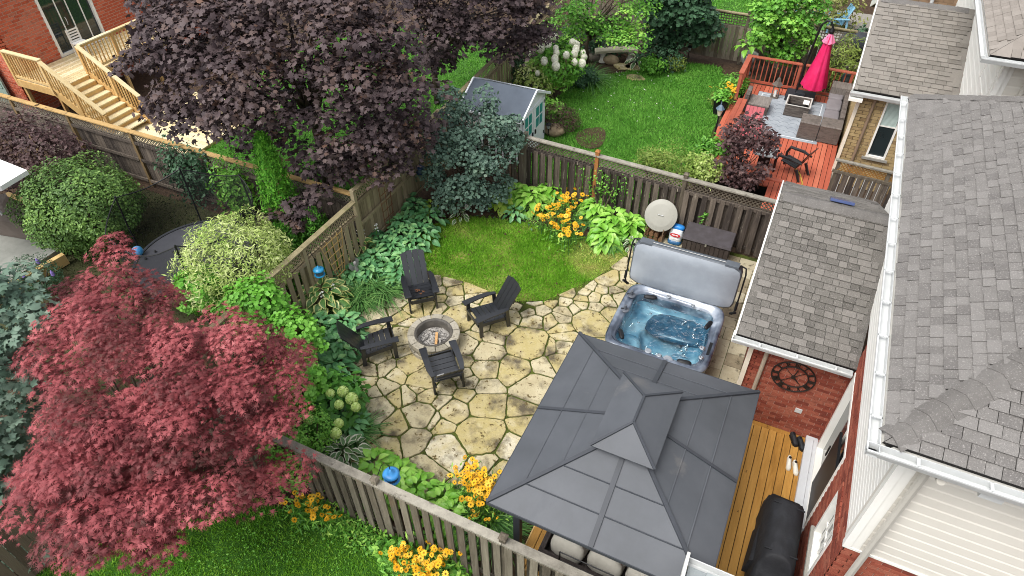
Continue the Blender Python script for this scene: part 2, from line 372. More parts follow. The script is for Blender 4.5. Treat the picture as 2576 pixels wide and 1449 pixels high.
def clip_half(poly, a, b, c):
    """keep a*x+b*y<=c"""
    o = []
    for i in range(len(poly)):
        p, q = poly[i], poly[(i + 1) % len(poly)]
        dp = a * p[0] + b * p[1] - c; dq = a * q[0] + b * q[1] - c
        if dp <= 0: o.append(p)
        if (dp < 0) != (dq < 0):
            t = dp / (dp - dq); o.append((p[0] + (q[0] - p[0]) * t, p[1] + (q[1] - p[1]) * t))
    return o
BIG = {(-3.98, 6.63): .42, (-4.12, 9.26): .42, (-4.42, 5.97): .38, (-5.08, 5.93): .3, (-4.2, 7.29): .3, (-5.91, 9.35): .4, (-6.19, 6.21): .36, (-3.25, 12.1): .3, (-3.1, 10.5): .36, (-4.86, 8.61): .3, (-5.63, 6.08): .3, (-5.31, 6.5): .3, (-4.08, 8.43): .3, (-3.49, 8.14): .34, (-6.85, 8.25): .3, (-7.77, 8.54): .3, (-5.37, 8.61): .3, (-4.68, 8.22): .26, (-4.72, 6.92): .25, (-4.53, 5.49): .36, (-5.47, 5.59): .3, (-7.66, 9.2): .3, (-6.16, 7.63): .28, (-5.73, 7.4): .3}
def voronoi(seeds, box):
    cells = []
    for i, s in enumerate(seeds):
        poly = list(box)
        for j, q in sorted(enumerate(seeds), key=lambda e: (e[1][0] - s[0]) ** 2 + (e[1][1] - s[1]) ** 2)[1:26]:
            a, b = q[0] - s[0], q[1] - s[1]; c = (q[0] ** 2 + q[1] ** 2 - s[0] ** 2 - s[1] ** 2 + BIG.get(s, .12) ** 2 - BIG.get(q, .12) ** 2) / 2
            poly = clip_half(poly, a, b, c)
            if len(poly) < 3: break
        cells.append(poly)
    return cells
def inset(poly, d):
    o = list(poly); n = len(poly)
    for i in range(n):
        p, q = poly[i], poly[(i + 1) % n]; ex, ey = q[0] - p[0], q[1] - p[1]; L = math.hypot(ex, ey)
        if L < 1e-4: continue
        nx, ny = ey / L, -ex / L
        o = clip_half(o, nx, ny, nx * p[0] + ny * p[1] - d)
        if len(o) < 3: return []
    return o
def roughen(poly, amp, step=.07, seed=0):
    g = random.Random(seed); poly = cut_corners(poly); o = []
    for i in range(len(poly)):
        p, q = poly[i], poly[(i + 1) % len(poly)]; L = math.hypot(q[0] - p[0], q[1] - p[1]); k = max(1, int(L / step))
        for t in range(k):
            o.append((p[0] + (q[0] - p[0]) * t / k + g.gauss(0, amp), p[1] + (q[1] - p[1]) * t / k + g.gauss(0, amp)))
    return o
flag = mat('flagstone', ['#8a816c', '#a99d7c', '#b5aa8a', '#c0b698', '#ab9d6a', '#b5a880', '#cbc3ab', '#a39a87'], .9, 2.6, .6, 1.0, bump=.9, bs=26, gain=1.7,
           spots=('#5a5242', 1.9, .50, .16), spots2=('#5d4f2e', 11, .575, .07))
patio = sheet('flagstone_patio', PATIO, .006, moss)
box = [(-8.6, 4.4), (-2.0, 4.4), (-2.0, 14.6), (-8.6, 14.6)]
jg = random.Random(5)
for ci, c in enumerate(voronoi(SEEDS, box)):
    if len(c) < 3: continue
    s = SEEDS[ci]
    # trim to patio outline (convexly, edge by edge where the seed lies inside)
    for i in range(len(PATIO)):
        p, q = PATIO[i], PATIO[(i + 1) % len(PATIO)]; ex, ey = q[0] - p[0], q[1] - p[1]; L = math.hypot(ex, ey); nx, ny = ey / L, -ex / L
        cc = nx * p[0] + ny * p[1]
        mid = ((p[0] + q[0]) / 2, (p[1] + q[1]) / 2)
        if nx * s[0] + ny * s[1] < cc and math.hypot(s[0] - mid[0], s[1] - mid[1]) < 1.1 * L: c = clip_half(c, nx, ny, cc)
        if len(c) < 3: break
    if len(c) < 3 or abs(area(c)) < .008: continue
    c = inset(c, .013 + .010 * jg.random())
    if len(c) < 3: continue
    if area(c) < 0: c = c[::-1]
    c = roughen(c, .006, .08, ci)
    b = MB(); cx = sum(p[0] for p in c) / len(c); cy = sum(p[1] for p in c) / len(c)
    b.prism([(p[0], p[1]) for p in c], .0, .034 + .012 * jg.random(), bevel=.014)
    o = b.build('flagstone', flag, patio)
# ------------------------------------------------------------------ pavers round the hot tub
paver_mt = mat('paver', ['#5f5747', '#8a7f68', '#a2987e', '#b3ab92', '#847758'], .9, 4, .6, .9, bump=.5, bs=30, spots=('#4d4636', 6, .58, .12))
pav = sheet('paver_walk', [(-2.5, 8.2), (.36, 8.2), (.36, 14.45), (-2.5, 14.45)], .005, moss)
occ = set(); g = random.Random(3); u = .19
NX, NY = int(2.86 / u), int(6.25 / u)
for iy in range(NY):
    for ix in range(NX):
        if (ix, iy) in occ: continue
        opts = [(2, 1), (1, 2), (2, 2), (2, 3), (3, 2), (1, 1)]; g.shuffle(opts); opts.sort(key=lambda o: -o[0] * o[1] * g.random())
        for a, bq in opts:
            cells = [(ix + i, iy + j) for i in range(a) for j in range(bq)]
            if all(cl not in occ and cl[0] < NX and cl[1] < NY for cl in cells):
                occ.update(cells)
                x0, y0 = -2.5 + ix * u, 8.2 + iy * u; x1, y1 = x0 + a * u, y0 + bq * u
                if x0 > -2.3 and x1 < -.45 and y0 > 9.5 and y1 < 11.1: break       # beneath the tub
                piece('paver', paver_mt, ((x0 + x1) / 2, (y0 + y1) / 2, .016 + .004 * g.random()), (a * u - .012, bq * u - .012, .04), pav, Matrix.Rotation(g.gauss(0, .006), 4, 'Z'))
                break
# ------------------------------------------------------------------ fences
def fence(name, label, A, B, top, front, post_at, lattice=0.0, square=False, style='shadow', mt=None, cap_mt=None, post_mt=None, pitch=.2, bw=.135,
          cap=True, post_h=.12, cap_pieces=True, bottom=.12, rails_front=False, vis=None, seed=1, lat_mt=None):
    """front: +1/-1 side (left/right of A->B) that carries the nearer boards"""
    g = random.Random(seed); mt = mt or wood_grey; cap_mt = cap_mt or mt; post_mt = post_mt or mt; lat_mt = lat_mt or mt
    A = Vector((A[0], A[1], 0)); B = Vector((B[0], B[1], 0)); d = B - A; L = d.length; u = d / L; n = Vector((-u.y, u.x, 0)) * front
    rz = Matrix.Rotation(math.atan2(u.y, u.x), 4, 'Z')
    t = thing(name, label, 'fence', A)
    W = lambda s, k, z: A + u * s + n * k + Vector((0, 0, z))
    lt = top - lattice                                   # top of the boarded part
    # posts
    for i, s in enumerate(post_at):
        h = top + post_h
        pm = post_mt[i % len(post_mt)] if isinstance(post_mt, list) else post_mt
        po = piece('post', pm, W(s, 0, h / 2), (.1, .1, h), t, rz)
        b = MB(); c = W(s, 0, h)
        b.hexa([W(s + a, k, h) for a, k in ((-.065, -.065), (.065, -.065), (.065, .065), (-.065, .065))] + [W(s + a, k, h + .035) for a, k in ((-.03, -.03), (.03, -.03), (.03, .03), (-.03, .03))])
        b.build('post_cap', pm, po)
    ed = sorted(set([0.0] + [s for s in post_at if 0 < s < L] + [L]))
    for a, e in zip(ed[:-1], ed[1:]):
        if e - a < .15: continue
        mid = (a + e) / 2; ln = e - a - .1; sag = g.uniform(-.008, .008)
        if cap: piece('cap_rail', cap_mt, W(mid, .0, top + .018 + sag), (ln + .09, .145, .036), t, rz)
        for k in (-1, 1): piece('rail', mt, W(mid, .038 * k, lt - .05), (ln, .036, .09), t, rz)
        if lattice:
            piece('rail', mt, W(mid, 0, top - .03), (ln, .05, .05), t, rz)
            b = MB(); h = lattice - .06; z0 = lt; sp = .105
            if square:
                for i in range(int(ln / .1)): x = a + .06 + i * .1; b.bar(W(x, .006, z0), W(x, .006, z0 + h), .028, .008, up=n)
                for i in range(int(h / .1) + 1): z = z0 + i * .1; b.bar(W(a + .05, -.004, z), W(e - .05, -.004, z), .028, .008, up=n)
            else:
                for i in range(int((ln + h) / sp)):
                    x = a + .05 - h + i * sp
                    p0 = (max(x, a + .05), max(0, a + .05 - x)); p1 = (min(x + h, e - .05), min(h, e - .05 - x))
                    if p1[0] - p0[0] > .01:
                        b.bar(W(p0[0], .006, z0 + p0[1]), W(p1[0], .006, z0 + p1[1]), .026, .008, up=n)
                        b.bar(W(p0[0], -.004, z0 + h - p0[1]), W(p1[0], -.004, z0 + h - p1[1]), .026, .008, up=n)
            stuff(b.build('lattice', lat_mt, t))
        piece('rail', mt, W(mid, -.03 if not rails_front else .05, bottom + .1), (ln, .036, .09), t, rz)
        if rails_front: piece('rail', mt, W(mid, .05, (lt + bottom) / 2 + .1), (ln, .036, .09), t, rz)
        s = a + .05 + bw / 2
        i = 0
        while s < e - .05:
            for side in ((1, -1) if style == 'shadow' else (0,)):
                ss = s if side >= 0 else s + pitch / 2
                if ss > e - .06: continue
                k = .066 * side if side else (-.02 if rails_front else .066)
                hh = lt - .02 - bottom + g.uniform(-.02, .02) + (0 if not rails_front else .02)
                rot = rz @ Matrix.Rotation(g.gauss(0, .006), 4, 'Y') @ Matrix.Rotation(g.gauss(0, .02), 4, 'Z')
                piece('board', mt, W(ss, k + g.uniform(-.003, .003), bottom + hh / 2), (bw * g.uniform(.93, 1.03), .019, hh), t, rot)
            s += pitch * g.uniform(.98, 1.02)
    return t

fence('near_fence', 'weathered grey shadow-board fence crossing the bottom of the picture', (-9.3, 4.12), (2.0, 4.12), 1.66, -1, [0, 2.4, 4.85, 7.1, 9.4], mt=wood_grey, cap_mt=wood_cap, pitch=.205, bw=.125, post_h=.14, seed=2)
fence('rear_fence', 'lattice topped board fence behind the hosta border and patio chairs', (-9.25, 4.2), (-9.25, 10.25), 1.72, -1, [.2, 2.0, 4.1], lattice=.34, mt=wood_pale, cap_mt=wood_green, pitch=.22, bw=.135, post_h=-.02, seed=3)
fence('tall_rear_fence', 'taller solid board fence with mid rail under the purple maple', (-9.3, 10.35), (-9.45, 14.75), 1.95, -1, [0, 2.2, 4.35], lattice=.3, style='solid', mt=wood_pale, cap_mt=wood_green, pitch=.145, bw=.14, rails_front=True, post_h=.06, seed=4)
fence('mid_fence', 'dark weathered lattice topped fence behind yellow flowers and storage box', (-9.3, 14.86), (.32, 14.42), 1.78, -1, [.35, 2.6, 4.72, 7.1], lattice=.3, mt=wood_dark, cap_mt=wood_cap, post_mt=[wood_grey, wood_grey, wood_brown, wood_grey], pitch=.225, bw=.135, post_h=.14, seed=5, lat_mt=wood_grey)
fence('side_fence', 'long dark fence with pale new posts below the timber stairs', (-9.35, 10.42), (-27.5, 10.25), 1.8, 1, [0, 2.4, 4.8, 7.55, 10.1, 12.6, 15.2], lattice=.27, style='solid', mt=wood_dark, cap_mt=mat('tan_cap_wood', ['#8c734c', '#b3935f', '#c7aa78'], .85, 4, .8, .8, bump=.3), post_mt=mat('tan_post_wood', ['#6b5a40', '#8d7550'], .85, 5, .8, .6, stretch=(4, 4, .5)), pitch=.15, bw=.145, rails_front=True, post_h=0.0, seed=6, lat_mt=wood_grey)
fence('upper_rear_fence', 'lattice topped fence with open boards behind the white shed', (-9.5, 14.9), (-10.1, 26.0), 1.85, -1, [1.9, 4.3, 6.7, 9.1], lattice=.36, square=True, mt=wood_pale, cap_mt=wood_green, pitch=.2, bw=.125, post_h=.05, seed=7)
fence('far_fence', 'grey board fence with square lattice beyond the far lawn edge', (-10.0, 26.2), (.9, 26.05), 1.85, -1, [2.2, 4.7, 7.15, 9.6], lattice=.42, square=True, style='solid', mt=wood_grey, cap_mt=wood_green, pitch=.155, bw=.15, post_h=.14, seed=8)
fence('corner_fence', 'short dark fence stub at the bottom left corner', (-9.3, 4.0), (-9.5, -1.5), 1.8, 1, [2.4, 4.8], style='solid', mt=mat('red_grey_wood', ['#463a33', '#6a5a4f', '#7f7163'], .9, 5, .8, .8, stretch=(4, 4, .4), bump=.4), pitch=.15, bw=.145, seed=9, post_h=0)
# ------------------------------------------------------------------ masonry and roofs
red_brick = mat('red_brick', ['#592b21', '#7d3c2e', '#934c3a', '#9f5e4a', '#633027'], .9, 9, .5, 1.0, bump=.4, bs=60)
orange_brick = mat('orange_brick', ['#8a3f2c', '#b4553a', '#c3664a', '#bd6d55', '#7d4636'], .9, 9, .5, 1.0, bump=.4, bs=60)
yellow_brick = mat('yellow_brick', ['#6a583d', '#9a855c', '#ad976e', '#887251', '#716149'], .9, 9, .6, 1.0, bump=.4, bs=60)
brown_brick = mat('brown_brick', ['#6f5a46', '#8d735a', '#a2886c'], .9, 9, .5, .6, wa=.6, bump=.4, bs=60)
mortar = mat('mortar', ['#8f857a', '#a59c91'], .95, 12, .8, 0, bump=.2)
mortar_red = mat('mortar_red', ['#9a7568', '#a98a7c'], .95, 12, .8, 0)
CAMV = Vector((0, 0, CAM_H))
def brick_wall(par, name, O, u, n, W_, H_, mt, mort, holes=(), LB=.215, HB=.067, J=.010, limit=300, label=None, stuff_only=False, clipz=None):
    """plane slab with separate bricks standing 5 mm proud; u along, n outward"""
    O = Vector(O); u = Vector(u).normalized(); n = Vector(n).normalized(); Z = Vector((0, 0, 1))
    b = MB(); at = lambda s, z, k: O + u * s + Z * z + n * k
    # slab with holes: column strips
    xs = sorted(set([0, W_] + [h[0] for h in holes] + [h[1] for h in holes])); zs = sorted(set([0, H_] + [h[2] for h in holes] + [h[3] for h in holes]))
    for i in range(len(xs) - 1):
        for j in range(len(zs) - 1):
            cx, cz = (xs[i] + xs[i + 1]) / 2, (zs[j] + zs[j + 1]) / 2
            if any(h[0] < cx < h[1] and h[2] < cz < h[3] for h in holes): continue
            b.hexa([at(xs[i], zs[j], -.2), at(xs[i + 1], zs[j], -.2), at(xs[i + 1], zs[j], 0), at(xs[i], zs[j], 0), at(xs[i], zs[j + 1], -.2), at(xs[i + 1], zs[j + 1], -.2), at(xs[i + 1], zs[j + 1], 0), at(xs[i], zs[j + 1], 0)])
    wall = b.build(name, mort, par)
    rows = int(H_ / (HB + J)); lst = []
    for r in range(rows):
        z = r * (HB + J) + J + HB / 2; s = -(LB + J) / 2 if r % 2 else 0.0
        while s < W_:
            a, e = max(s + J, .0), min(s + LB + J, W_)
            for h in holes:
                if h[2] < z < h[3]:
                    if h[0] <= a < h[1]: a = h[1]
                    if h[0] < e <= h[1]: e = h[0]
            if e - a > .03: lst.append(((a + e) / 2, z, e - a))
            s += LB + J
    def key(q):
        p = at(q[0], q[1], 0); px, py = PX(p); inside = -40 < px < 2616 and -40 < py < 1490
        return -(inside * q[2] / (p - CAMV).length)
    lst.sort(key=key)
    M3 = Matrix((u, n, Z)).transposed().to_4x4() if u.cross(n).dot(Z) > 0 else Matrix((u * -1, n, Z)).transposed().to_4x4()
    rest = MB()
    for i, (s, z, w_) in enumerate(lst):
        if i < limit and not stuff_only and key((s, z, w_)) < 0: piece('brick', mt, at(s, z, -.02 + random.uniform(0, .003)), (w_ - .002, .054, HB), wall, M3)
        else: rest.bar(at(s - w_ / 2, z, -.02), at(s + w_ / 2, z, -.02), .054, HB, up=Z)
    if rest.v: stuff(rest.build('brickwork', mt, wall))
    return wall

shingle_mt = mat('asphalt_shingle', ['#4d4a46', '#65625d', '#7a7671', '#6d6a65'], .95, 5, .5, 1.0, wa=.5, bump=.5, bs=120, gain=1.2, spots=('#8d8783', 60, .55, .1))
shingle_b = mat('asphalt_shingle_light', ['#5f5c5a', '#6f6c69', '#7c7976', '#757270'], .95, 5, .5, 1.0, wa=.5, bump=.5, bs=120, gain=1.2, spots=('#8f8b88', 60, .55, .1))
under_mt = mat('roof_felt', ['#1d1c1b', '#2a2827'], 1, 5, .8, 0)
def roof_plane(par, name, O, u, s, poly, mt, expo=.145, limit=300, wmin=.14, wmax=.30, seed=1, soffit=.12, vis_only=True):
    """shingled slope: O eave origin, u along eave, s up the slope; poly in (u,s) metres"""
    g = random.Random(seed); O = Vector(O); u = Vector(u).normalized(); s = Vector(s).normalized(); n = u.cross(s).normalized()
    if n.z < 0: n = -n
    at = lambda a, b_, k=0.0: O + u * a + s * b_ + n * k
    b = MB(); k = len(poly)
    if area(poly) < 0: poly = poly[::-1]
    top = [at(p[0], p[1], 0) for p in poly]; bot = [at(p[0], p[1], -soffit) for p in poly]
    b.poly(top); b.poly(bot[::-1])
    for i in range(k): b.poly([bot[i], bot[(i + 1) % k], top[(i + 1) % k], top[i]])
    roof = b.build(name, under_mt, par)
    xs = [p[0] for p in poly]; ys = [p[1] for p in poly]
    tabs = []; y = min(ys); row = 0
    while y < max(ys):
        x = min(xs) - g.random() * .3
        while x < max(xs):
            w_ = g.uniform(wmin, wmax)
            q = [(x, y), (x + w_, y), (x + w_, y + expo), (x, y + expo)]
            tabs.append((q, row)); x += w_
        y += expo; row += 1
    full, part = [], []
    ins = lambda p: all((poly[(i + 1) % k][0] - poly[i][0]) * (p[1] - poly[i][1]) - (poly[(i + 1) % k][1] - poly[i][1]) * (p[0] - poly[i][0]) >= -1e-6 for i in range(k))
    for q, r in tabs:
        c = [ins(p) for p in q]
        if all(c): full.append((q, r))
        else:
            pp = q
            for i in range(k):
                a_, b_ = poly[i], poly[(i + 1) % k]; ex, ey = b_[0] - a_[0], b_[1] - a_[1]; L = math.hypot(ex, ey); nx, ny = ey / L, -ex / L
                pp = clip_half(pp, nx, ny, nx * a_[0] + ny * a_[1])
                if len(pp) < 3: break
            if len(pp) >= 3: part.append(pp)
    def key(e):
        p = at((e[0][0][0] + e[0][1][0]) / 2, (e[0][0][1] + e[0][2][1]) / 2); px, py = PX(p)
        return -((-30 < px < 2606 and -30 < py < 1480) * (e[0][1][0] - e[0][0][0]) / (p - CAMV).length)
    full.sort(key=key)
    # a tab lies tilted: its lower edge rides on the course below
    tilt = Matrix.Rotation(-math.atan2(.018, expo), 4, 'X')
    M3 = Matrix((u, s, n)).transposed().to_4x4()
    if M3.determinant() < 0: M3 = Matrix((-u, s, n)).transposed().to_4x4()
    rest = MB()
    for i, (q, r) in enumerate(full):
        w_ = q[1][0] - q[0][0]; th = .008 + g.choice((0, 0, .007))
        if i < limit and key((q, r)) < 0:
            piece('shingle', mt, at(q[0][0] + w_ / 2, q[0][1] + expo / 2 + .008, .012 + th / 2), (w_ - .007, expo + .012, th + .002), roof, M3 @ tilt)
        elif key((q, r)) < 0:
            rest.bar(at(q[0][0] + .002, q[0][1] + expo / 2, .007 + th / 2), at(q[1][0] - .002, q[1][1] + expo / 2, .007 + th / 2), expo + .02, th, up=n + s * .07)
    for pp in part: rest.poly([at(p[0], p[1], .009) for p in pp])
    if rest.v: stuff(rest.build('shingle_field', mt, roof))
    return roof
def cap_run(par, p, q, mt, w_=.28, step=.2, h=.05, n1=None, n2=None):
    """bent cap shingles along a ridge or hip, lower end first"""
    cm = mat('cap_' + mt.name, ['#5d5a57', '#6a6764', '#75726f'], .95, 5, .6, .25, bump=.5, bs=120, spots=('#8a8683', 60, .57, .1)); mt = cm
    p = Vector(p); q = Vector(q); d = (q - p); L = d.length; d.normalize(); p = p + d * .08; L -= .08
    side = d.cross(Vector((0, 0, 1))).normalized()
    k = int(L / step)
    for i in range(k):
        a = p + d * (i * step); e = p + d * ((i + 1) * step + .05); up_ = Vector((0, 0, .034)); up2 = Vector((0, 0, .022))
        b = MB(); prof = [(-w_ / 2, -h), (-w_ / 4, -h * .42), (0, 0), (w_ / 4, -h * .42), (w_ / 2, -h)]
        A = [a + side * x + Vector((0, 0, z)) + up_ for x, z in prof]; E = [e + side * x + Vector((0, 0, z)) + up2 for x, z in prof]
        for j in range(4): b.poly([A[j], A[j + 1], E[j + 1], E[j]], r=i % 7 / 7)
        Ad = [v - Vector((0, 0, .014)) for v in A]
        for j in range(4): b.poly([Ad[j], Ad[j + 1], A[j + 1], A[j]], r=0)
        b.build('ridge_cap', mt, par)
def gutter(par, p, q, out, mt=None, hangers=True, w_=.12, step=.85):
    """open K gutter along p->q, out = outward direction"""
    p = Vector(p); q = Vector(q); o = Vector(out).normalized(); mt = mt or white_metal
    b = MB(); prof = [(0, 0), (0, -.10), (w_ * .75, -.10), (w_, -.02), (w_, .0), (w_ - .015, .0), (w_ - .018, -.02), (w_ * .72, -.085), (.008, -.085), (.008, 0)]
    for i in range(len(prof)):
        a, c = prof[i], prof[(i + 1) % len(prof)]
        b.poly([p + o * a[0] + Vector((0, 0, a[1])), q + o * a[0] + Vector((0, 0, a[1])), q + o * c[0] + Vector((0, 0, c[1])), p + o * c[0] + Vector((0, 0, c[1]))])
    for e in (p, q): b.poly([e + o * x + Vector((0, 0, z)) for x, z in ((0, 0), (0, -.1), (w_ * .75, -.1), (w_, 0))])
    gobj = b.build('gutter', mt, par)
    if hangers:
        L = (q - p).length; d = (q - p) / L
        for i in range(int(L / step)):
            c = p + d * (.45 + i * step)
            piece_bar('hanger', mt, c + Vector((0, 0, -.004)), c + o * (w_ - .005) + Vector((0, 0, -.004)), .03, .008, gobj)
    return gobj
def window(par, O, u, n, w_, h, frame=white_vinyl, depth=.06, fw=.06, mull_x=(), mull_z=(), glass=None, sill=True, sill_mt=None, blind=None):
    O = Vector(O); u = Vector(u).normalized(); n = Vector(n).normalized(); Z = Vector((0, 0, 1)); at = lambda s, z, k: O + u * s + Z * z + n * k
    t = MB()
    def bx(s0, s1, z0, z1, k0, k1, bb=t):
        bb.hexa([at(s0, z0, k0), at(s1, z0, k0), at(s1, z0, k1), at(s0, z0, k1), at(s0, z1, k0), at(s1, z1, k0), at(s1, z1, k1), at(s0, z1, k1)])
    bx(0, fw, 0, h, -depth, .02); bx(w_ - fw, w_, 0, h, -depth, .02); bx(fw, w_ - fw, 0, fw, -depth, .02); bx(fw, w_ - fw, h - fw, h, -depth, .02)
    wo_ = t.build('window', frame, par)
    g_ = MB(); bx(fw, w_ - fw, fw, h - fw, -depth - .01, -depth + .005, g_); g_.build('pane', glass or glass_dark, wo_)
    for x in mull_x: b = MB(); bx(x - .018, x + .018, fw, h - fw, -depth + .006, -depth + .03, b); b.build('mullion', frame, wo_)
    for z in mull_z: b = MB(); bx(fw, w_ - fw, z - .018, z + .018, -depth + .006, -depth + .028, b); b.build('mullion', frame, wo_)
    if blind:
        b = MB(); z = h - fw
        while z > blind: bx(fw + .01, w_ - fw - .01, z - .03, z - .004, -depth + .006, -depth + .016, b); z -= .032
        b.build('blind', mat('mint_blind', ['#a9bcb6', '#bccdc8'], .6, 2, .5, 0), wo_)
    if sill: b = MB(); bx(-.08, w_ + .08, -.07, -.002, -.02, .06, b); b.build('sill', sill_mt or concrete, wo_)
    return wo_
def lap_siding(par, name, O, u, n, W_, z0, z1, mt, step=.11, limit=60, poly=None):
    """horizontal lap boards, each its own mesh"""
    O = Vector(O); u = Vector(u).normalized(); n = Vector(n).normalized(); Z = Vector((0, 0, 1)); at = lambda s, z, k: O + u * s + Z * z + n * k
    b = MB(); b.hexa([at(0, z0, -.15), at(W_, z0, -.15), at(W_, z0, -.001), at(0, z0, -.001), at(0, z1, -.15), at(W_, z1, -.15), at(W_, z1, -.001), at(0, z1, -.001)])
    wl = b.build(name, mt, par); z = z0
    while z < z1 - .02:
        e = min(z + step, z1); b = MB()
        h_ = e - z; pr = [(z, .0), (z, .013), (z + h_ * .72, .011), (z + h_ * .86, .003), (e, .002), (e, 0)]
        for i in range(len(pr)):
            a_, c_ = pr[i], pr[(i + 1) % len(pr)]; b.poly([at(0, a_[0], a_[1]), at(W_, a_[0], a_[1]), at(W_, c_[0], c_[1]), at(0, c_[0], c_[1])])
        b.build('siding_board', mt, wl); z += step
    return wl

# ------------------------------------------------------------------ main house (right)
house = thing('brick_house', 'red brick and white siding house with grey shingle roofs on the right', 'house', (2, 5.3, 0))
XW, YS, SID = 2.0, 5.3, 3.05
# ground floor, garden wall with patio door and kitchen window
brick_wall(house, 'garden_wall', (XW, YS, 0), (0, 1, 0), (-1, 0, 0), 3.75, SID, red_brick, mortar_red, holes=[(1.72, 3.52, .42, 2.55), (.42, 1.22, 1.25, 2.45)])
brick_wall(house, 'end_wall', (XW, YS, 1.2), (1, 0, 0), (0, -1, 0), 4.5, SID - 1.2, red_brick, mortar_red, holes=[(.95, 1.9, .25, 1.45)], limit=220)
window(house, (2.95, YS, 1.45), (1, 0, 0), (0, -1, 0), .95, 1.2, sill=False)
window(house, (XW, YS + .42, 1.25), (0, 1, 0), (-1, 0, 0), .8, 1.2, mull_x=(.2, .4, .6), mull_z=(.4, .8), depth=.09)
pd = window(house, (XW, YS + 1.72, .42), (0, 1, 0), (-1, 0, 0), 1.8, 2.13, depth=.1, fw=.07, mull_x=(.92,), sill=False)
b = MB(); b.box(XW - .012, XW + .03, YS + 1.8, YS + 2.62, .52, 2.05); b.build('screen', black_metal, pd)
b = MB(); b.box(XW - .03, XW - .01, YS + 2.66, YS + 2.70, 1.3, 1.55); b.build('handle', black_metal, pd)
# soldier course over the kitchen window
for i in range(10): piece('lintel_brick', red_brick, (XW - .004, YS + .40 + i * .085, 2.57), (.05, .075, .2), house)
# upper floor
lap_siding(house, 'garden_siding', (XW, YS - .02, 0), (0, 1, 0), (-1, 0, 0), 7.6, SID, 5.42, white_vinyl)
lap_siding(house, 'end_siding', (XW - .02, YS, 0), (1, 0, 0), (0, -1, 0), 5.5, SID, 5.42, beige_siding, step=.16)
b = MB(); b.box(XW - .035, XW + .05, YS - .035, YS + .05, SID - .02, 5.45); b.build('corner_trim', white_vinyl, house)
b = MB(); b.box(XW - .03, 7.4, YS - .03, YS + .01, SID - .04, SID - .002); b.build('drip_trim', white_vinyl, house)
# soffit and fascia
b = MB(); b.box(1.61, 7.4, 4.91, 5.32, 5.40, 5.42); b.box(1.61, 2.02, 5.32, 12.9, 5.401, 5.421); b.build('soffit', white_vinyl, house)
SL = .62; cs = 1 / math.hypot(1, SL)
Lw = 8.06
rw = roof_plane(house, 'roof_garden_side', (1.62, 12.98, 5.5), (0, -1, 0), (cs, 0, SL * cs), [(0, 0), (Lw, 0), (Lw / 2 + .01, Lw / 2 / cs), (Lw / 2 - .01, Lw / 2 / cs)], shingle_b, limit=300, seed=2, wmin=.12, wmax=.2, expo=.125)
rs_ = roof_plane(house, 'roof_end_side', (1.62, 4.92, 5.5), (1, 0, 0), (0, cs, SL * cs), [(0, 0), (7, 0), (7, .01), (4.03, 4.03 / cs), (4.029, 4.03 / cs)], shingle_b, limit=260, seed=3, wmin=.14, wmax=.24, expo=.125)
rn = roof_plane(house, 'roof_far_side', (1.62, 12.98, 5.5), (1, 0, 0), (0, -cs, SL * cs), [(0, 0), (7, 0), (4.03, 4.03 / cs)], shingle_b, limit=20, seed=4)
cap_run(rw, (1.62, 4.92, 5.5), (5.65, 8.95, 5.5 + 4.03 * SL), shingle_b, w_=.30, h=.068)
cap_run(rw, (1.62, 12.98, 5.5), (5.65, 8.95, 5.5 + 4.03 * SL), shingle_b, w_=.28, h=.062)
gutter(house, (1.60, 4.80, 5.47), (1.60, 12.98, 5.47), (-1, 0, 0), step=.62)
gutter(house, (1.49, 4.90, 5.47), (7.2, 4.90, 5.47), (0, -1, 0), step=.62)
# downspout on the end wall
dsp = MB(); dsp.tube([(2.2, 4.85, 5.3), (2.2, 5.15, 5.15), (2.2, 5.2, 5.0), (2.2, 5.2, 2.2), (2.2, 5.2, .3)], .045, 8); dsp.build('downspout', mat('grey_metal', ['#a9a59c', '#b8b4ab'], .5, 3, .6, 0), house)
b = MB(); b.box(2.55, 2.75, 4.9, 5.1, 5.2, 5.38); b.build('security_light', white_metal, house)
# single-storey bump-out
XE, YE, YN = .36, 9.05, 13.9
EV = 2.55
brick_wall(house, 'bump_out_wall', (XE, YE, 0), (1, 0, 0), (0, -1, 0), XW - XE, EV, red_brick, mortar_red)
brick_wall(house, 'bump_out_side', (XE, YE, 0), (0, 1, 0), (-1, 0, 0), YN - YE, EV, red_brick, mortar_red, limit=60)
b = MB(); b.box(XE - .05, XE + .03, YE - .05, YE - .006, .02, EV); b.box(XE - .05, XE - .006, YE - .006, YE + .1, .02, EV); b.build('corner_board', mat('cream_trim', ['#d8cdb8', '#e2d9c8'], .7, 3, .6, 0), house)
dsp = MB(); dsp.tube([(.5, 8.9, 2.5), (.62, 9.0, 2.3), (.62, 9.0, .25)], .038, 8); dsp.build('downspout', mat('tan_metal', ['#9c8e7d', '#ac9e8c'], .5, 3, .6, 0), house)
b = MB(); b.box(1.42, 1.54, 9.02, 9.045, .93, 1.03); b.build('vent_cover', white_metal, house)
YR = 11.48; SE = .5; ce = 1 / math.hypot(1, SE); zr = EV + (YR - 8.85) * SE + .02
re_ = roof_plane(house, 'bump_out_roof', (.03, 8.85, EV + .02), (1, 0, 0), (0, ce, SE * ce), [(0, 0), (1.97, 0), (1.97, (YR - 8.85) / ce), (0, (YR - 8.85) / ce)], shingle_mt, limit=300, seed=5, expo=.125, wmin=.11, wmax=.24)
re2 = roof_plane(house, 'bump_out_roof_far', (.03, 14.1, EV + .02), (1, 0, 0), (0, -ce, SE * ce), [(0, 0), (1.97, 0), (1.97, (14.1 - YR) / ce), (0, (14.1 - YR) / ce)], shingle_mt, limit=120, seed=6, expo=.14)
cap_run(re_, (.02, YR, zr), (2.0, YR, zr), shingle_mt, w_=.34, step=.2, h=.07)
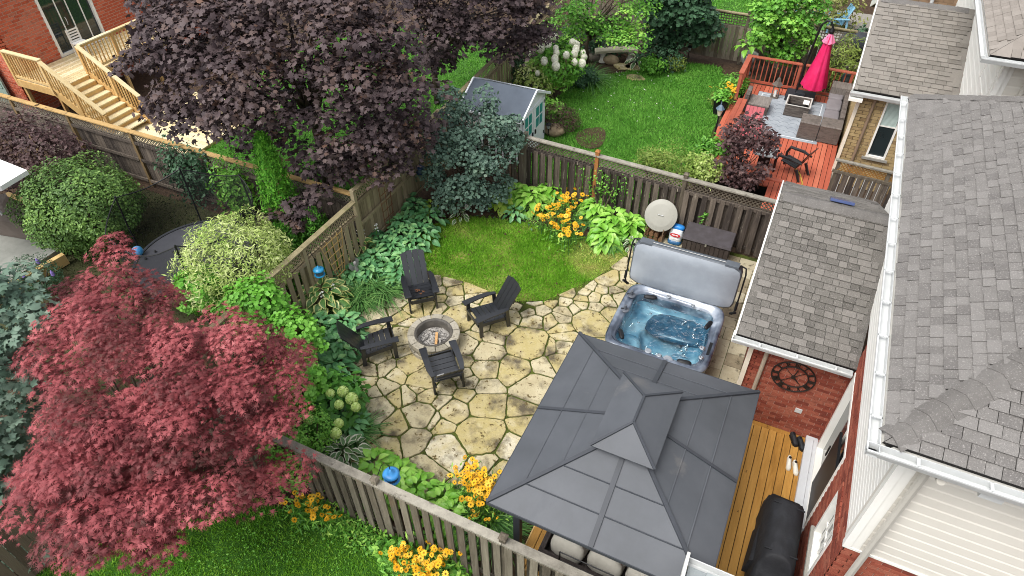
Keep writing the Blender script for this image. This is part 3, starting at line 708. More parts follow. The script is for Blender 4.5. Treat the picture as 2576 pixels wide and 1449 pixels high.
gutter(house, (.0, 8.84, EV), (1.95, 8.84, EV), (0, -1, 0), step=.62)
b = MB()  # white rake boards with return
for y0, y1 in ((8.85, YR), (14.1, YR)):
    b.bar((.015, y0, EV - .04), (.015, y1, zr - .06), .03, .17)
b.box(-.02, .34, 8.82, 9.06, EV - .16, EV - .1)
b.build('rake_board', white_vinyl, house)
b = MB(); b.bar((1.12, YR + .32, zr - .08), (1.12, YR + .62, zr - .23), .42, .05, up=(0, .45, .9)); b.build('solar_panel', mat('solar_cell', ['#3d4a72', '#4b5a88'], .25, 3, .5, 0, spec=.6), house)

# corner of the next house's bump-out, bottom edge
nx = thing('corner_roof', 'small corner of grey shingle roof with white gutter at the bottom edge', 'house', (.3, 4.3, 0))
roof_plane(nx, 'roof', (.32, 4.42, 2.6), (1, 0, 0), (0, -ce, SE * ce), [(0, 0), (3, 0), (3, 2.2), (0, 2.2)], mat('pale_shingle', ['#8b9294', '#a3aaab', '#b3b9ba'], .95, 5, .5, 1.0, wa=.4, bump=.5, bs=90), limit=60, seed=8)
gutter(nx, (.3, 4.44, 2.58), (1.2, 4.44, 2.58), (0, 1, 0), hangers=False)
b = MB(); b.bar((.28, 4.55, 2.54), (.28, 2.6, 3.5), .04, .2); b.build('rake_board', white_vinyl, nx)
brick_wall(nx, 'wall', (.5, 4.0, 0), (1, 0, 0), (0, 1, 0), 1.5, 2.5, red_brick, mortar_red, limit=10)
# ------------------------------------------------------------------ neighbouring house (top right)
nb = thing('yellow_brick_house', 'neighbouring house with yellow brick bump-out and white siding above', 'house', (3.4, 16, 0))
brick_wall(nb, 'bump_out_wall', (1.28, 18.95, 0), (1, 0, 0), (0, -1, 0), 2.0, 2.9, yellow_brick, mat('mortar_dark', ['#5d5144', '#736656'], .95, 12, .8, 0), holes=[(.62, 1.12, 1.05, 2.72)], LB=.27, HB=.085, J=.012)
window(nb, (1.90, 18.95, 1.05), (1, 0, 0), (0, -1, 0), .5, 1.67, fw=.05, depth=.05, mull_z=(.95,), blind=.95)
b = MB(); b.box(1.2, 1.282, 18.9, 19.1, 0, 2.9); b.build('corner_board', mat('cream_trim', ['#d8cdb8'], .7), nb)
brick_wall(nb, 'bump_out_side', (1.28, 18.95, 0), (0, 1, 0), (-1, 0, 0), 7.2, 2.9, yellow_brick, MATS['mortar_dark'], limit=80)
dsp = MB(); dsp.tube([(1.52, 18.8, 2.95), (1.62, 18.9, 2.75), (1.62, 18.9, .5)], .04, 8); dsp.build('downspout', mat('brown_metal', ['#7d6a58', '#8c7966'], .5, 3, .6, 0), nb)
zr2 = 2.98 + 3.5 * .36
c2 = 1 / math.hypot(1, .36)
rnb = roof_plane(nb, 'bump_out_roof', (1.0, 18.7, 2.98), (1, 0, 0), (0, c2, .36 * c2), [(0, 0), (2.45, 0), (2.45, 3.5 / c2), (0, 3.5 / c2)], mat('brown_grey_shingle', ['#54504a', '#6f6a63', '#7f7a73', '#8a847c'], .95, 5, .5, 1.0, wa=.5, bump=.5, bs=90), limit=300, seed=9, expo=.165, wmin=.18, wmax=.36)
roof_plane(nb, 'bump_out_roof_far', (1.0, 25.7, 2.98), (1, 0, 0), (0, -c2, .36 * c2), [(0, 0), (2.45, 0), (2.45, 3.5 / c2), (0, 3.5 / c2)], MATS['brown_grey_shingle'], limit=10, seed=10)
cap_run(rnb, (1.0, 22.2, zr2), (3.45, 22.2, zr2), MATS['brown_grey_shingle'], w_=.4, step=.24, h=.07)
gutter(nb, (.95, 18.68, 2.95), (3.4, 18.68, 2.95), (0, -1, 0), hangers=False)
b = MB(); b.bar((.985, 18.7, 2.94), (.985, 22.2, zr2 - .06), .03, .18); b.bar((.985, 25.7, 2.94), (.985, 22.2, zr2 - .06), .03, .18); b.box(.96, 1.3, 18.55, 18.96, 2.72, 2.80); b.build('rake_board', white_vinyl, nb)
lap_siding(nb, 'garden_siding', (3.45, 15.98, 0), (0, 1, 0), (-1, 0, 0), 10, 2.6, 5.42, white_vinyl, step=.2)
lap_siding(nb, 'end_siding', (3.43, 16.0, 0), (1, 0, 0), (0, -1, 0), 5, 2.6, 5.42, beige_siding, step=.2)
b = MB(); b.box(3.40, 3.5, 15.94, 16.03, 2.6, 5.42); b.build('corner_trim', white_vinyl, nb)
window(nb, (3.45, 16.35, 4.1), (0, 1, 0), (-1, 0, 0), 1.5, 1.1, mull_x=(.75,), sill=False)
window(nb, (3.45, 19.6, 4.7), (0, 1, 0), (-1, 0, 0), .8, .5, sill=False)
dsp = MB(); dsp.tube([(3.9, 15.6, 5.4), (3.9, 15.92, 5.2), (3.9, 15.92, 3)], .045, 8); dsp.build('downspout', MATS['grey_metal'], nb)
roof_plane(nb, 'roof_garden_side', (2.98, 25, 5.5), (0, -1, 0), (cs, 0, SL * cs), [(0, 0), (9.5, 0), (5, 4.5 / cs), (4.9, 4.5 / cs)], mat('tan_shingle', ['#6f6962', '#847d76', '#948d86'], .95, 5, .5, 1.0, wa=.5, bump=.4), limit=200, seed=11, expo=.15, wmin=.16, wmax=.3)
roof_plane(nb, 'roof_end_side', (2.98, 15.5, 5.5), (1, 0, 0), (0, cs, SL * cs), [(0, 0), (6, 0), (4.6, 4.5 / cs), (4.5, 4.5 / cs)], MATS['tan_shingle'], limit=40, seed=12, expo=.2)
gutter(nb, (2.95, 15.45, 5.47), (2.95, 25, 5.47), (-1, 0, 0), hangers=False)
gutter(nb, (2.85, 15.48, 5.47), (8, 15.48, 5.47), (0, -1, 0), hangers=False)
b = MB(); b.box(3.0, 8, 15.5, 16.02, 5.40, 5.42); b.box(3.0, 3.47, 16.02, 25, 5.401, 5.421); b.build('soffit', white_vinyl, nb)
# further house at the top edge
fh = thing('brown_brick_house', 'brown brick house with pale siding band at the top edge', 'house', (1.6, 29.5, 0))
brick_wall(fh, 'wall', (1.5, 28.6, 0), (1, 0, 0), (0, -1, 0), 6, 3.0, brown_brick, MATS['mortar_dark'], limit=220, LB=.3, HB=.09)
brick_wall(fh, 'side_wall', (1.5, 28.6, 0), (0, 1, 0), (-1, 0, 0), 12, 3.0, brown_brick, MATS['mortar_dark'], limit=150, LB=.3, HB=.09)
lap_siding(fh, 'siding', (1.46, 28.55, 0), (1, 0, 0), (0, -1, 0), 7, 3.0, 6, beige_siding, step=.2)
dsp = MB(); dsp.tube([(1.7, 28.5, 3.0), (1.7, 28.5, .2)], .06, 8); dsp.tube([(3.0, 28.5, 5), (3.0, 28.5, .2)], .06, 8); dsp.build('downspout', white_metal, fh)
# ------------------------------------------------------------------ red brick house on the left
lh = thing('orange_brick_house', 'orange brick house with white sliding patio door at the upper left', 'house', (-24, 11.8, 0))
brick_wall(lh, 'garden_wall', (-24, 11.78, 0), (0, 1, 0), (1, 0, 0), 9, 5.2, orange_brick, mat('mortar_pink', ['#b08d7c', '#c0a08e'], .95, 12, .8, 0), holes=[(1.72, 3.62, 1.45, 3.6)], LB=.26, HB=.082, J=.02)
brick_wall(lh, 'end_wall', (-28, 11.78, 0), (1, 0, 0), (0, -1, 0), 4, 5.2, orange_brick, MATS['mortar_pink'], LB=.26, HB=.082, J=.02, limit=200)
ld = window(lh, (-24, 13.5, 1.45), (0, 1, 0), (1, 0, 0), 1.9, 2.15, fw=.09, depth=.08, mull_x=(.62, 1.0, 1.45), sill=False)
b = MB(); b.tube([(-23.97, 14.2, 2.35), (-23.94, 14.2, 2.42), (-23.94, 14.2, 2.55), (-23.97, 14.2, 2.62)], .012, 6); b.build('handle', white_metal, ld)
# ------------------------------------------------------------------ main deck
dk = thing('timber_deck', 'honey coloured plank deck along the brick house wall', 'deck', (0, 4.5, 0))
x = -2.15
while x < 1.72:
    piece('plank', deck_honey, (x + .07, 6.7, .285), (.131, 4.5, .035), dk); x += .143
piece('header_plank', deck_honey, (-.2, 8.99, .288), (4.05, .09, .036), dk)
b = MB(); b.box(-2.17, -2.15, 4.45, 9.0, .05, .3); b.box(-2.15, 1.7, 4.43, 4.45, .05, .3); b.build('skirt', wood_new, dk)
b = MB(); b.box(-2.1, 1.68, 4.5, 8.94, .02, .24); b.build('joists', dark_void, dk)
b = MB(); b.box(1.79, 2.02, 7.0, 9.03, .02, .40); b.box(1.92, 2.0, 7.0, 8.95, .40, .46)
tag(b.build('door_step', mat('pale_step', ['#b9bbbd', '#c9cbce'], .6, 2, .6, 0)), 'pale grey step below the patio door beside the plank deck', 'step')

# ------------------------------------------------------------------ gazebo
slate = mat('slate_sheet_metal', ['#43464a', '#4c4f54', '#54575c'], .55, .9, .9, 0, spec=.4, gain=2.2, spots=('#77736f', 1.1, .64, .25, (1, 1, 1)), spots2=('#41454b', 2.4, .62, .3, (1, .25, 1)))
slate_rib = mat('dark_rib_metal', ['#33363b', '#3e4147'], .55, 3, .6, 0, spec=.4)
gz = thing('gazebo', 'dark grey metal hardtop gazebo with two tier roof beside hot tub', 'gazebo', (-.96, 6.25, 0))
X0, X1, Y0, Y1, ZE = -2.59, .66, 4.37, 8.14, 2.1
I0, I1, J0, J1, ZI = -1.34, -.58, 5.60, 6.90, 2.64
CX, CY = (X0 + X1) / 2, (Y0 + Y1) / 2
def slab(b, pts, th=.02):
    pts = [Vector(p) for p in pts]; dn = Vector((0, 0, -th)); n = len(pts)
    b.poly(pts); b.poly([p + dn for p in pts][::-1])
    for i in range(n): b.poly([pts[i] + dn, pts[(i + 1) % n] + dn, pts[(i + 1) % n], pts[i]])
oc = [(X0, Y0), (X1, Y0), (X1, Y1), (X0, Y1)]; ic = [(I0, J0), (I1, J0), (I1, J1), (I0, J1)]
for i in range(4):
    a, c = Vector((*oc[i], ZE)), Vector((*oc[(i + 1) % 4], ZE)); e, d = Vector((*ic[(i + 1) % 4], ZI)), Vector((*ic[i], ZI))
    b = MB()
    # three overlapping courses of sheet, each lapping 3 mm over the next
    NC = 3
    for k in range(NC):
        t0, t1 = k / NC, (k + 1) / NC; off = Vector((0, 0, .004 * k))
        q = [a.lerp(d, t0) + off, c.lerp(e, t0) + off, c.lerp(e, t1) + off, a.lerp(d, t1) + off]
        slab(b, q, .008)
    rp = b.build('roof_panel', slate, gz)
    lift = Vector((0, 0, .012))
    for t in (1 / 3, 2 / 3):
        piece_bar('seam', slate_rib if i == 0 else slate, a.lerp(d, t) + lift, c.lerp(e, t) + lift, .016, .012, rp)
    m0, m1 = (a + c) / 2 + lift, (d + e) / 2 + lift
    piece_bar('rib', slate_rib, m0, m1, .075 if i in (0, 2) else .05, .035, rp)
    piece_bar('hip_rib', slate_rib, a + lift * 1.5, d + lift * 1.5, .055, .035, rp)
    b = MB(); b.bar(a - Vector((0, 0, .03)), c - Vector((0, 0, .03)), .03, .06); b.build('fascia', slate_rib, gz)
# upper tier
U0, U1, V0, V1, ZU, ZT = -1.43, -.47, 5.47, 6.99, 2.80, 3.07
R0, R1 = Vector((CX + .01, 5.92, ZT)), Vector((CX + .01, 6.45, ZT))
q = [Vector((U0, V0, ZU)), Vector((U1, V0, ZU)), Vector((U1, V1, ZU)), Vector((U0, V1, ZU))]
for f in ([q[0], q[1], R0], [q[1], q[2], R1, R0], [q[2], q[3], R1], [q[3], q[0], R0, R1]):
    b = MB(); slab(b, f, .015); b.build('vent_roof_panel', slate, gz)
for p_, r_ in ((q[0], R0), (q[1], R0), (q[2], R1), (q[3], R1), (R0, R1)): piece_bar('vent_rib', slate_rib, p_ + Vector((0, 0, .012)), r_ + Vector((0, 0, .012)), .035, .025, gz)
b = MB(); b.box(I0 + .05, I1 - .05, J0 + .05, J1 - .05, 2.60, 2.82); b.build('vent_curb', slate_rib, gz)
for xx in (-2.25, .32):
    for yy in (4.72, 7.80): piece('post', slate_rib, (xx, yy, 1.15), (.11, .11, 1.9), gz)
for p_, r_ in (((-2.25, 4.72), (.32, 4.72)), ((-2.25, 7.8), (.32, 7.8)), ((-2.25, 4.72), (-2.25, 7.8)), ((.32, 4.72), (.32, 7.8))): piece_bar('beam', slate_rib, (*p_, 2.06), (*r_, 2.06), .08, .1, gz)
for i, (xx, yy) in enumerate([(-2.3, 4.75), (-2.28, 4.66)]): pass
# lounge seating under the gazebo
wick = mat('dark_wicker', ['#241f1e', '#3a3331', '#4c4542'], .8, 30, .8, .3, stretch=(1, 1, 3), bump=.8, bs=50)
cush = mat('cream_cushion', ['#9d9a90', '#b5b2a8', '#c3c0b6'], .95, 5, .8, .4, bump=.2, bs=12)
def cushion(b, c, s, M=None, p=3.0):
    n, k = 14, 7
    base = len(b.v)
    for i in range(k):
        ph = -math.pi / 2 + math.pi * i / (k - 1)
        for j in range(n):
            th = 2 * math.pi * j / n
            f = lambda v: math.copysign(abs(v) ** (2 / p), v)
            v = Vector((s[0] / 2 * f(math.cos(ph)) * f(math.cos(th)), s[1] / 2 * f(math.cos(ph)) * f(math.sin(th)), s[2] / 2 * f(math.sin(ph))))
            b.v.append(tuple((M @ v if M else v) + Vector(c)))
    for i in range(k - 1):
        for j in range(n):
            l = (j + 1) % n; b.f.append((base + i * n + j, base + i * n + l, base + (i + 1) * n + l, base + (i + 1) * n + j)); b.m.append(0); b.rnd.append(.5)
    b.sm = True; return b
sf = thing('patio_sofa', 'dark framed sofa with cream cushions under the gazebo edge', 'sofa', (-.6, 4.9, .3))
b = MB(); b.box(-1.75, .75, 4.52, 5.3, .32, .62); b.box(-1.75, .75, 4.5, 4.58, .62, .98); b.box(-1.83, -1.75, 4.5, 5.3, .32, .86); b.build('frame', wick, sf)
for i in range(4):
    xx = -1.42 + i * .62; M = Matrix.Rotation(R(random.uniform(-6, 6)), 3, 'Z') @ Matrix.Rotation(R(-18), 3, 'X')
    cushion(MB(), (xx, 4.80, .86), (.58, .18, .44), M).build('back_cushion', cush, sf)
    cushion(MB(), (xx, 5.02, .68), (.6, .56, .16)).build('seat_cushion', cush, sf)
for k_, (xx, lb) in enumerate(((-1.0, 'black wrought iron rack behind the sofa nearer the blue feeder'), (.25, 'black wrought iron rack behind the sofa nearer the house'))):
    st = thing('iron_rack', lb, 'rack', (xx, 4.34, .9), 'wrought iron racks along the bottom fence')
    b = MB()
    for z in (1.15, 1.42): b.tube([(xx - .42, 4.30, z), (xx + .42, 4.30, z), (xx + .42, 4.44, z), (xx - .42, 4.44, z)], .011, 5, closed=True)
    b.build('frame', black_metal, st)
    b = MB()
    for j in range(7):
        c = (xx - .36 + j * .12); b.tube([(c + .045 * math.cos(t), 4.30, 1.28 + .09 * math.sin(t)) for t in [a * math.pi / 4 for a in range(8)]], .007, 4, closed=True)
    b.build('scrollwork', black_metal, st)
    for q_ in (-.42, .42): b = MB(); b.tube([(xx + q_, 4.44, 1.42), (xx + q_, 4.44, .3)], .012, 5); b.build('leg', black_metal, st)
# ------------------------------------------------------------------ covered grill and oddments on the deck
cover = mat('black_cover_fabric', ['#121316', '#1c1d21', '#282a2f'], .72, 5, .8, 0, bump=.7, bs=7, spec=.45)
gl = thing('covered_grill', 'barbecue under a black fitted cover beside the kitchen window', 'grill', (1.55, 6.3, .3))
b = MB(); b.sm = True
rings = [(.34, .31, .80, 0), (.8, .32, .82, 0), (.98, .30, .80, 0), (1.03, .29, .66, .0), (1.24, .25, .58, 0), (1.33, .19, .53, 0), (1.38, .10, .50, 0), (1.39, .01, .45, 0)]
gb = random.Random(4); n = 36; base = 0
for z, rx, ry, _ in rings:
    for k in range(n):
        t = 2 * math.pi * k / n; f = lambda v: math.copysign(abs(v) ** .22, v)
        wob = 1 + .03 * math.sin(9 * t + z * 5) * (1.2 - z) + gb.gauss(0, .008)
        b.v.append((1.56 + rx * f(math.cos(t)) * wob, 6.28 + ry * f(math.sin(t)) * wob, z))
for i in range(len(rings) - 1):
    for k in range(n): l = (k + 1) % n; b.f.append((i * n + k, i * n + l, (i + 1) * n + l, (i + 1) * n + k)); b.m.append(0); b.rnd.append(.5)
b.f.append(tuple((len(rings) - 1) * n + k for k in range(n))); b.m.append(0); b.rnd.append(.5)
b.build('cover', cover, gl)
b = MB(); b.hexa([(1.16, 5.75, .62), (1.32, 5.75, .62), (1.32, 6.5, .62), (1.2, 6.5, .62), (1.20, 5.8, .92), (1.32, 5.8, 1.0), (1.32, 6.45, 1.0), (1.24, 6.45, .92)]); b.build('cover_flap', cover, gl)
for yy in (5.86, 6.70): b = MB(); b.bar((1.32, yy, 1.36), (1.80, yy, 1.36), .02, .02); b.build('cover_seam', cover, gl)
b = MB(); b.box(1.22, 1.27, 5.9, 6.1, .62, .72); b.build('strap_buckle', black_metal, gl)
for q_ in ((1.3, 5.7), (1.8, 5.7), (1.3, 6.9), (1.8, 6.9)): b = MB(); b.lathe([(.02, .3), (.05, .31), (.05, .36), (.02, .37)], (*q_, 0), 10); b.build('caster', black_metal, gl)
cd = thing('black_caddy', 'black side caddy holding a blue bottle beside the covered grill', 'caddy', (1.98, 5.55, .9))
b = MB(); b.box(1.72, 1.98, 5.35, 5.62, .9, 1.12); b.box(1.80, 1.84, 5.46, 5.5, .3, .9); b.build('tray', cover, cd)
b = MB(); b.lathe([(.05, 1.12), (.055, 1.13), (.055, 1.24), (.02, 1.28), (.02, 1.32)], (1.86, 5.42, 0), 12); b.build('bottle', mat('blue_plastic', ['#2f5fa8', '#3d78c4'], .35, 3, .6, 0, spec=.5), cd)
def shoe(name, label, M, mt, sole, group):
    t = thing(name, label, 'shoe', M.translation, group)
    b = MB(); b.sm = True
    secs = [(-.13, .030, .0, .085), (-.09, .036, 0, .10), (-.03, .034, .0, .085), (.04, .040, 0, .065), (.10, .042, .0, .05), (.14, .024, .0, .035)]
    n = 10
    for (x_, hw, z0, z1) in secs:
        for k in range(n):
            a = 2 * math.pi * k / n; b.v.append(tuple(M @ Vector((x_, hw * math.cos(a), .02 + (z0 + z1) / 2 + (z1 - z0) / 2 * math.sin(a)))))
    for i in range(len(secs) - 1):
        for k in range(n): l = (k + 1) % n; b.f.append((i * n + k, i * n + l, (i + 1) * n + l, (i + 1) * n + k)); b.m.append(0); b.rnd.append(.5)
    b.f.append(tuple(range(n))); b.f.append(tuple((len(secs) - 1) * n + k for k in range(n))); b.m += [0, 0]; b.rnd += [.5, .5]
    b.build('upper', mt, t)
    b = MB(); b.prism([tuple((M @ Vector((x_, y_, 0)))[:2]) for x_, y_ in ((-.135, -.03), (.0, -.036), (.1, -.045), (.145, -.02), (.145, .02), (.1, .045), (0, .036), (-.135, .03))], M.translation.z, M.translation.z + .03); b.build('sole', sole, t)
    b = MB(); b.lathe([(.018, 0), (.026, .004), (.026, .012)], tuple(M @ Vector((-.075, 0, .112))), 10); b.build('lining', black_metal, t)
white_sh = mat('white_leather', ['#c9c5b8', '#dedbd0'], .6, 8, .6, 0)
for k_, dx in enumerate((-.055, .055)):
    shoe('sneaker', ['white sneaker with dark lining on deck, left of the pair', 'white sneaker with dark lining on deck, right of the pair beside step'][k_], Matrix.Translation((P(2001, 1173, .32).x - .06 + dx * 1.1, P(2001, 1173, .32).y - .05 * k_, .304)) @ Matrix.Rotation(R(-84 + k_ * 10), 4, 'Z'), white_sh, white_sh, 'white sneakers')
    shoe('black_boot', ['black shoe against the brick wall, left of the pair', 'black shoe against the brick wall, right of the pair'][k_], Matrix.Translation((1.66 + dx * 1.2, 8.86 - .05 * k_, .306)) @ Matrix.Rotation(R(-60), 4, 'Z') @ Matrix.Diagonal((.95, 1.25, 1.3, 1)), cover, black_metal, 'black shoes')
# ------------------------------------------------------------------ wall clock
ck = thing('wall_clock', 'large openwork black metal clock on the red brick wall', 'clock', (1.17, 9.03, 1.8))
iron = mat('dark_iron', ['#1e1916', '#2c241f'], .6, 8, .6, 0)
cc = Vector((1.17, 9.02, 1.8))
on = lambda r, a: cc + Vector((math.sin(a) * r, 0, math.cos(a) * r))
for r_ in (.365, .25):
    b = MB(); b.tube([on(r_, 2 * math.pi * k / 48) for k in range(48)], .013, 6, closed=True); b.build('ring', iron, ck)
ROM = ['XII', 'I', 'II', 'III', 'IIII', 'V', 'VI', 'VII', 'VIII', 'IX', 'X', 'XI']
for h, txt in enumerate(ROM):
    a = 2 * math.pi * h / 12; er = Vector((math.sin(a), 0, math.cos(a))); et = Vector((math.cos(a), 0, -math.sin(a)))
    wd = {'I': .016, 'V': .036, 'X': .036}; tot = sum(wd[c] + .008 for c in txt); x = -tot / 2; b = MB()
    for c in txt:
        o_ = cc + et * (x + wd[c] / 2) + er * .308; hgt = .052
        if c == 'I': b.bar(o_ - er * hgt, o_ + er * hgt, .013, .012, up=(0, 1, 0))
        elif c == 'V': b.bar(o_ - er * hgt, o_ + er * hgt - et * .016, .012, .012, up=(0, 1, 0)); b.bar(o_ - er * hgt, o_ + er * hgt + et * .016, .012, .0118, up=(0, 1, 0))
        else: b.bar(o_ - er * hgt - et * .016, o_ + er * hgt + et * .016, .012, .012, up=(0, 1, 0)); b.bar(o_ - er * hgt + et * .016, o_ + er * hgt - et * .016, .012, .0118, up=(0, 1, 0))
        x += wd[c] + .008
    b.build('numeral', iron, ck)
for k in range(4): a = math.pi / 4 + k * math.pi / 2; b = MB(); b.bar(on(.03, a), on(.25, a), .008, .008, up=(0, 1, 0)); b.build('spoke', iron, ck)
b = MB(); b.bar(on(-.04, R(10)), on(.20, R(10)), .016, .01, up=(0, 1, 0)); b.build('hand', iron, ck)
b = MB(); b.bar(on(-.03, R(135)), on(.15, R(135)), .02, .011, up=(0, 1, 0)); b.build('hand', iron, ck)
b = MB(); b.box(cc.x - .035, cc.x + .035, 9.0, 9.025, cc.z - .035, cc.z + .035); b.build('hub', iron, ck)

# ------------------------------------------------------------------ hot tub
def rrect(cx, cy, w_, d_, r_, n=96):
    pts = []
    for k in range(n):
        t = 2 * math.pi * (k + .5) / n; c, s = math.cos(t), math.sin(t); e = 7.0
        q = (abs(c) ** e + abs(s) ** e) ** (-1 / e); pts.append((cx + w_ / 2 * q * c, cy + d_ / 2 * q * s))
    return pts
tb = thing('hot_tub', 'square hot tub full of clear water with its cover folded open', 'hot tub', (-1.37, 10.26, 0))
TX, TY, TW, TD = -1.37, 10.26, 2.2, 2.12
shell_mt = mat('pearl_acrylic', ['#2b323f', '#4c5564', '#828c9a', '#c4cad2'], .10, 1.4, 1.0, 0, spec=.7, coat=.7, gain=2.4, detail=3)
pool_mt = mat('pool_acrylic', ['#3a6076', '#6f9cb2', '#a9cad6', '#cfe2e8'], .2, 1.8, 1.0, 0, spec=.5, gain=2.0, detail=3)
skirt_mt = mat('tub_cabinet', ['#3d3f42', '#55585c'], .6, 4, .6, 0)
NR = 120
def ring_pts(off, z, wav=0.0, ph=0.0):
    base = rrect(TX, TY, TW - 2 * off, TD - 2 * off, .2, NR); o = []
    for k, (x_, y_) in enumerate(base):
        t = 2 * math.pi * (k + .5) / NR; f = 1 + wav * (math.cos(8 * t + ph) * .55 + math.cos(5 * t + 1.3 + ph) * .45)
        o.append((TX + (x_ - TX) * f, TY + (y_ - TY) * f, z))
    return o
def loft(b, rings, mi=0, cap_last=False):
    base = len(b.v); n = len(rings[0])
    for r_ in rings: b.v += r_
    for i in range(len(rings) - 1):
        for k in range(n): l = (k + 1) % n; b.f.append((base + i * n + k, base + i * n + l, base + (i + 1) * n + l, base + (i + 1) * n + k)); b.m.append(mi); b.rnd.append(.5)
    if cap_last: b.f.append(tuple(base + (len(rings) - 1) * n + k for k in range(n))); b.m.append(mi); b.rnd.append(.5)
    return b
b = MB(); loft(b, [ring_pts(.05, .02), ring_pts(.05, .80)]); b.build('cabinet', skirt_mt, tb)
b = MB(); loft(b, [ring_pts(.04, .80), ring_pts(.0, .81), ring_pts(.0, .86), ring_pts(.02, .90), ring_pts(.05, .915), ring_pts(.09, .915), ring_pts(.115, .905, .006), ring_pts(.14, .868, .016), ring_pts(.17, .86, .024), ring_pts(.20, .84, .03), ring_pts(.225, .74, .034), ring_pts(.25, .60, .03)])
b.build('rim', shell_mt, tb, smooth=True)
b = MB(); loft(b, [ring_pts(.25, .60, .03), ring_pts(.28, .48, .03), ring_pts(.36, .43, .045, 1), ring_pts(.56, .42, .06, 1), ring_pts(.62, .36, .06, 1), ring_pts(.66, .20, .05, 1), ring_pts(.75, .15, .03, 1), ring_pts(.95, .15, 0)], cap_last=True)
basin = b.build('basin', pool_mt, tb, smooth=True)
# moulded seats; broad recliner puts the far half's shade and dark reflection into colour
b = MB(); M = Matrix.Translation((TX + .34, TY + .42, .46)) @ Matrix.Rotation(R(-8), 4, 'Z')
cushion(b, (TX + .22, TY + .40, .43), (1.45, .78, .2), Matrix.Rotation(R(-3), 3, 'Z') @ Matrix.Rotation(R(-5), 3, 'Y'), 3); b.build('shaded_lounger', mat('shade_blue_acrylic', ['#1d3646', '#2f5a72', '#4f88a3'], .2, 2.5, 1, 0, spec=.5), tb)
b = MB(); cushion(b, (TX + .5, TY - .58, .42), (.55, .6, .2), Matrix.Rotation(R(25), 3, 'Z'), 2.4); b.build('corner_seat', pool_mt, tb)
b = MB(); cushion(b, (TX - .62, TY - .5, .42), (.5, .7, .2), None, 2.4); b.build('corner_seat', pool_mt, tb)
# water: clear, slightly rippled
wmt = bpy.data.materials.new('spa_water'); wmt.use_nodes = True; t_ = wmt.node_tree; t_.nodes.clear()
o_ = t_.nodes.new('ShaderNodeOutputMaterial'); tp = t_.nodes.new('ShaderNodeBsdfTransparent'); tp.inputs[0].default_value = (.74, .87, .92, 1)
gy = t_.nodes.new('ShaderNodeBsdfGlossy'); gy.inputs['Roughness'].default_value = .03; fr = t_.nodes.new('ShaderNodeFresnel'); fr.inputs[0].default_value = 1.4
mx = t_.nodes.new('ShaderNodeMixShader'); nz = t_.nodes.new('ShaderNodeTexNoise'); nz.inputs['Scale'].default_value = 5.5; nz.inputs['Detail'].default_value = 2.5; nz.inputs['Distortion'].default_value = 1.4
ge = t_.nodes.new('ShaderNodeNewGeometry'); t_.links.new(ge.outputs['Position'], nz.inputs[0])
bp = t_.nodes.new('ShaderNodeBump'); bp.inputs['Strength'].default_value = 1.0; bp.inputs['Distance'].default_value = .09; t_.links.new(nz.outputs[0], bp.inputs['Height'])
t_.links.new(bp.outputs[0], gy.inputs['Normal']); t_.links.new(bp.outputs[0], fr.inputs['Normal'])
t_.links.new(fr.outputs[0], mx.inputs[0]); t_.links.new(tp.outputs[0], mx.inputs[1]); t_.links.new(gy.outputs[0], mx.inputs[2]); t_.links.new(mx.outputs[0], o_.inputs[0])
b = MB(); b.poly(ring_pts(.215, .785, .033)); b.build('water', wmt, tb)
# fittings
chrome = mat('chrome', ['#b9bcc0', '#d4d7da'], .18, 3, .5, 0, metal=.9)
for q_ in ((TX - .94, TY + .55), (TX - .92, TY + .05)):
    b = MB(); b.lathe([(.085, .905), (.09, .915), (.075, .925), (.03, .93), (.032, 1.03), (.026, 1.045)], (*q_, 0), 16); f_ = b.build('diverter', mat('grey_plastic', ['#4a4e55', '#5c6068'], .4, 3, .5, 0), tb)
    b = MB(); b.bar((q_[0] - .1, q_[1] - .01, .93), (q_[0] - .03, q_[1], .93), .02, .012); b.build('lever', black_metal, f_)
for c_, a_ in (((TX - .55, TY + .72, .86), 15), ((TX + .82, TY + .42, .84), 75), ((TX - .78, TY - .62, .85), 118), ((TX + .62, TY - .84, .85), 8)):
    b = MB(); cushion(b, c_, (.3, .11, .07), Matrix.Rotation(R(a_), 3, 'Z') @ Matrix.Rotation(R(25), 3, 'X')); b.build('headrest', black_metal, tb)
for c_, r_ in (((TX - .18, TY + .86, .90), .05), ((TX + .38, TY + .80, .905), .045), ((TX + .86, TY - .35, .90), .06), ((TX + .90, TY - .62, .90), .05), ((TX - .12, TY - .90, .905), .07), ((TX + .12, TY - .93, .905), .055), ((TX + .3, TY - .95, .90), .1)):
    b = MB(); b.lathe([(r_, c_[2] - .012), (r_, c_[2] + .008), (r_ * .6, c_[2] + .016), (r_ * .2, c_[2] + .012)], (c_[0], c_[1], 0), 18); b.build('control_knob', chrome, tb)
gj = random.Random(2)
for k in range(26):
    t = gj.uniform(-.6, 1.2) if k < 16 else gj.uniform(0, 6.28); rr = gj.uniform(.5, .74); x_, y_ = TX + rr * math.cos(t), TY + rr * math.sin(t) * .9
    b = MB(); b.lathe([(.028, .0), (.032, .008), (.02, .014), (.008, .006)], (x_, y_, .46 + (.1 if rr > .6 else .02)), 12); b.build('jet', chrome, tb)
b = MB(); b.box(TX + .97, TX + 1.03, TY - .5, TY - .15, .905, .93); b.build('control_panel', black_metal, tb)
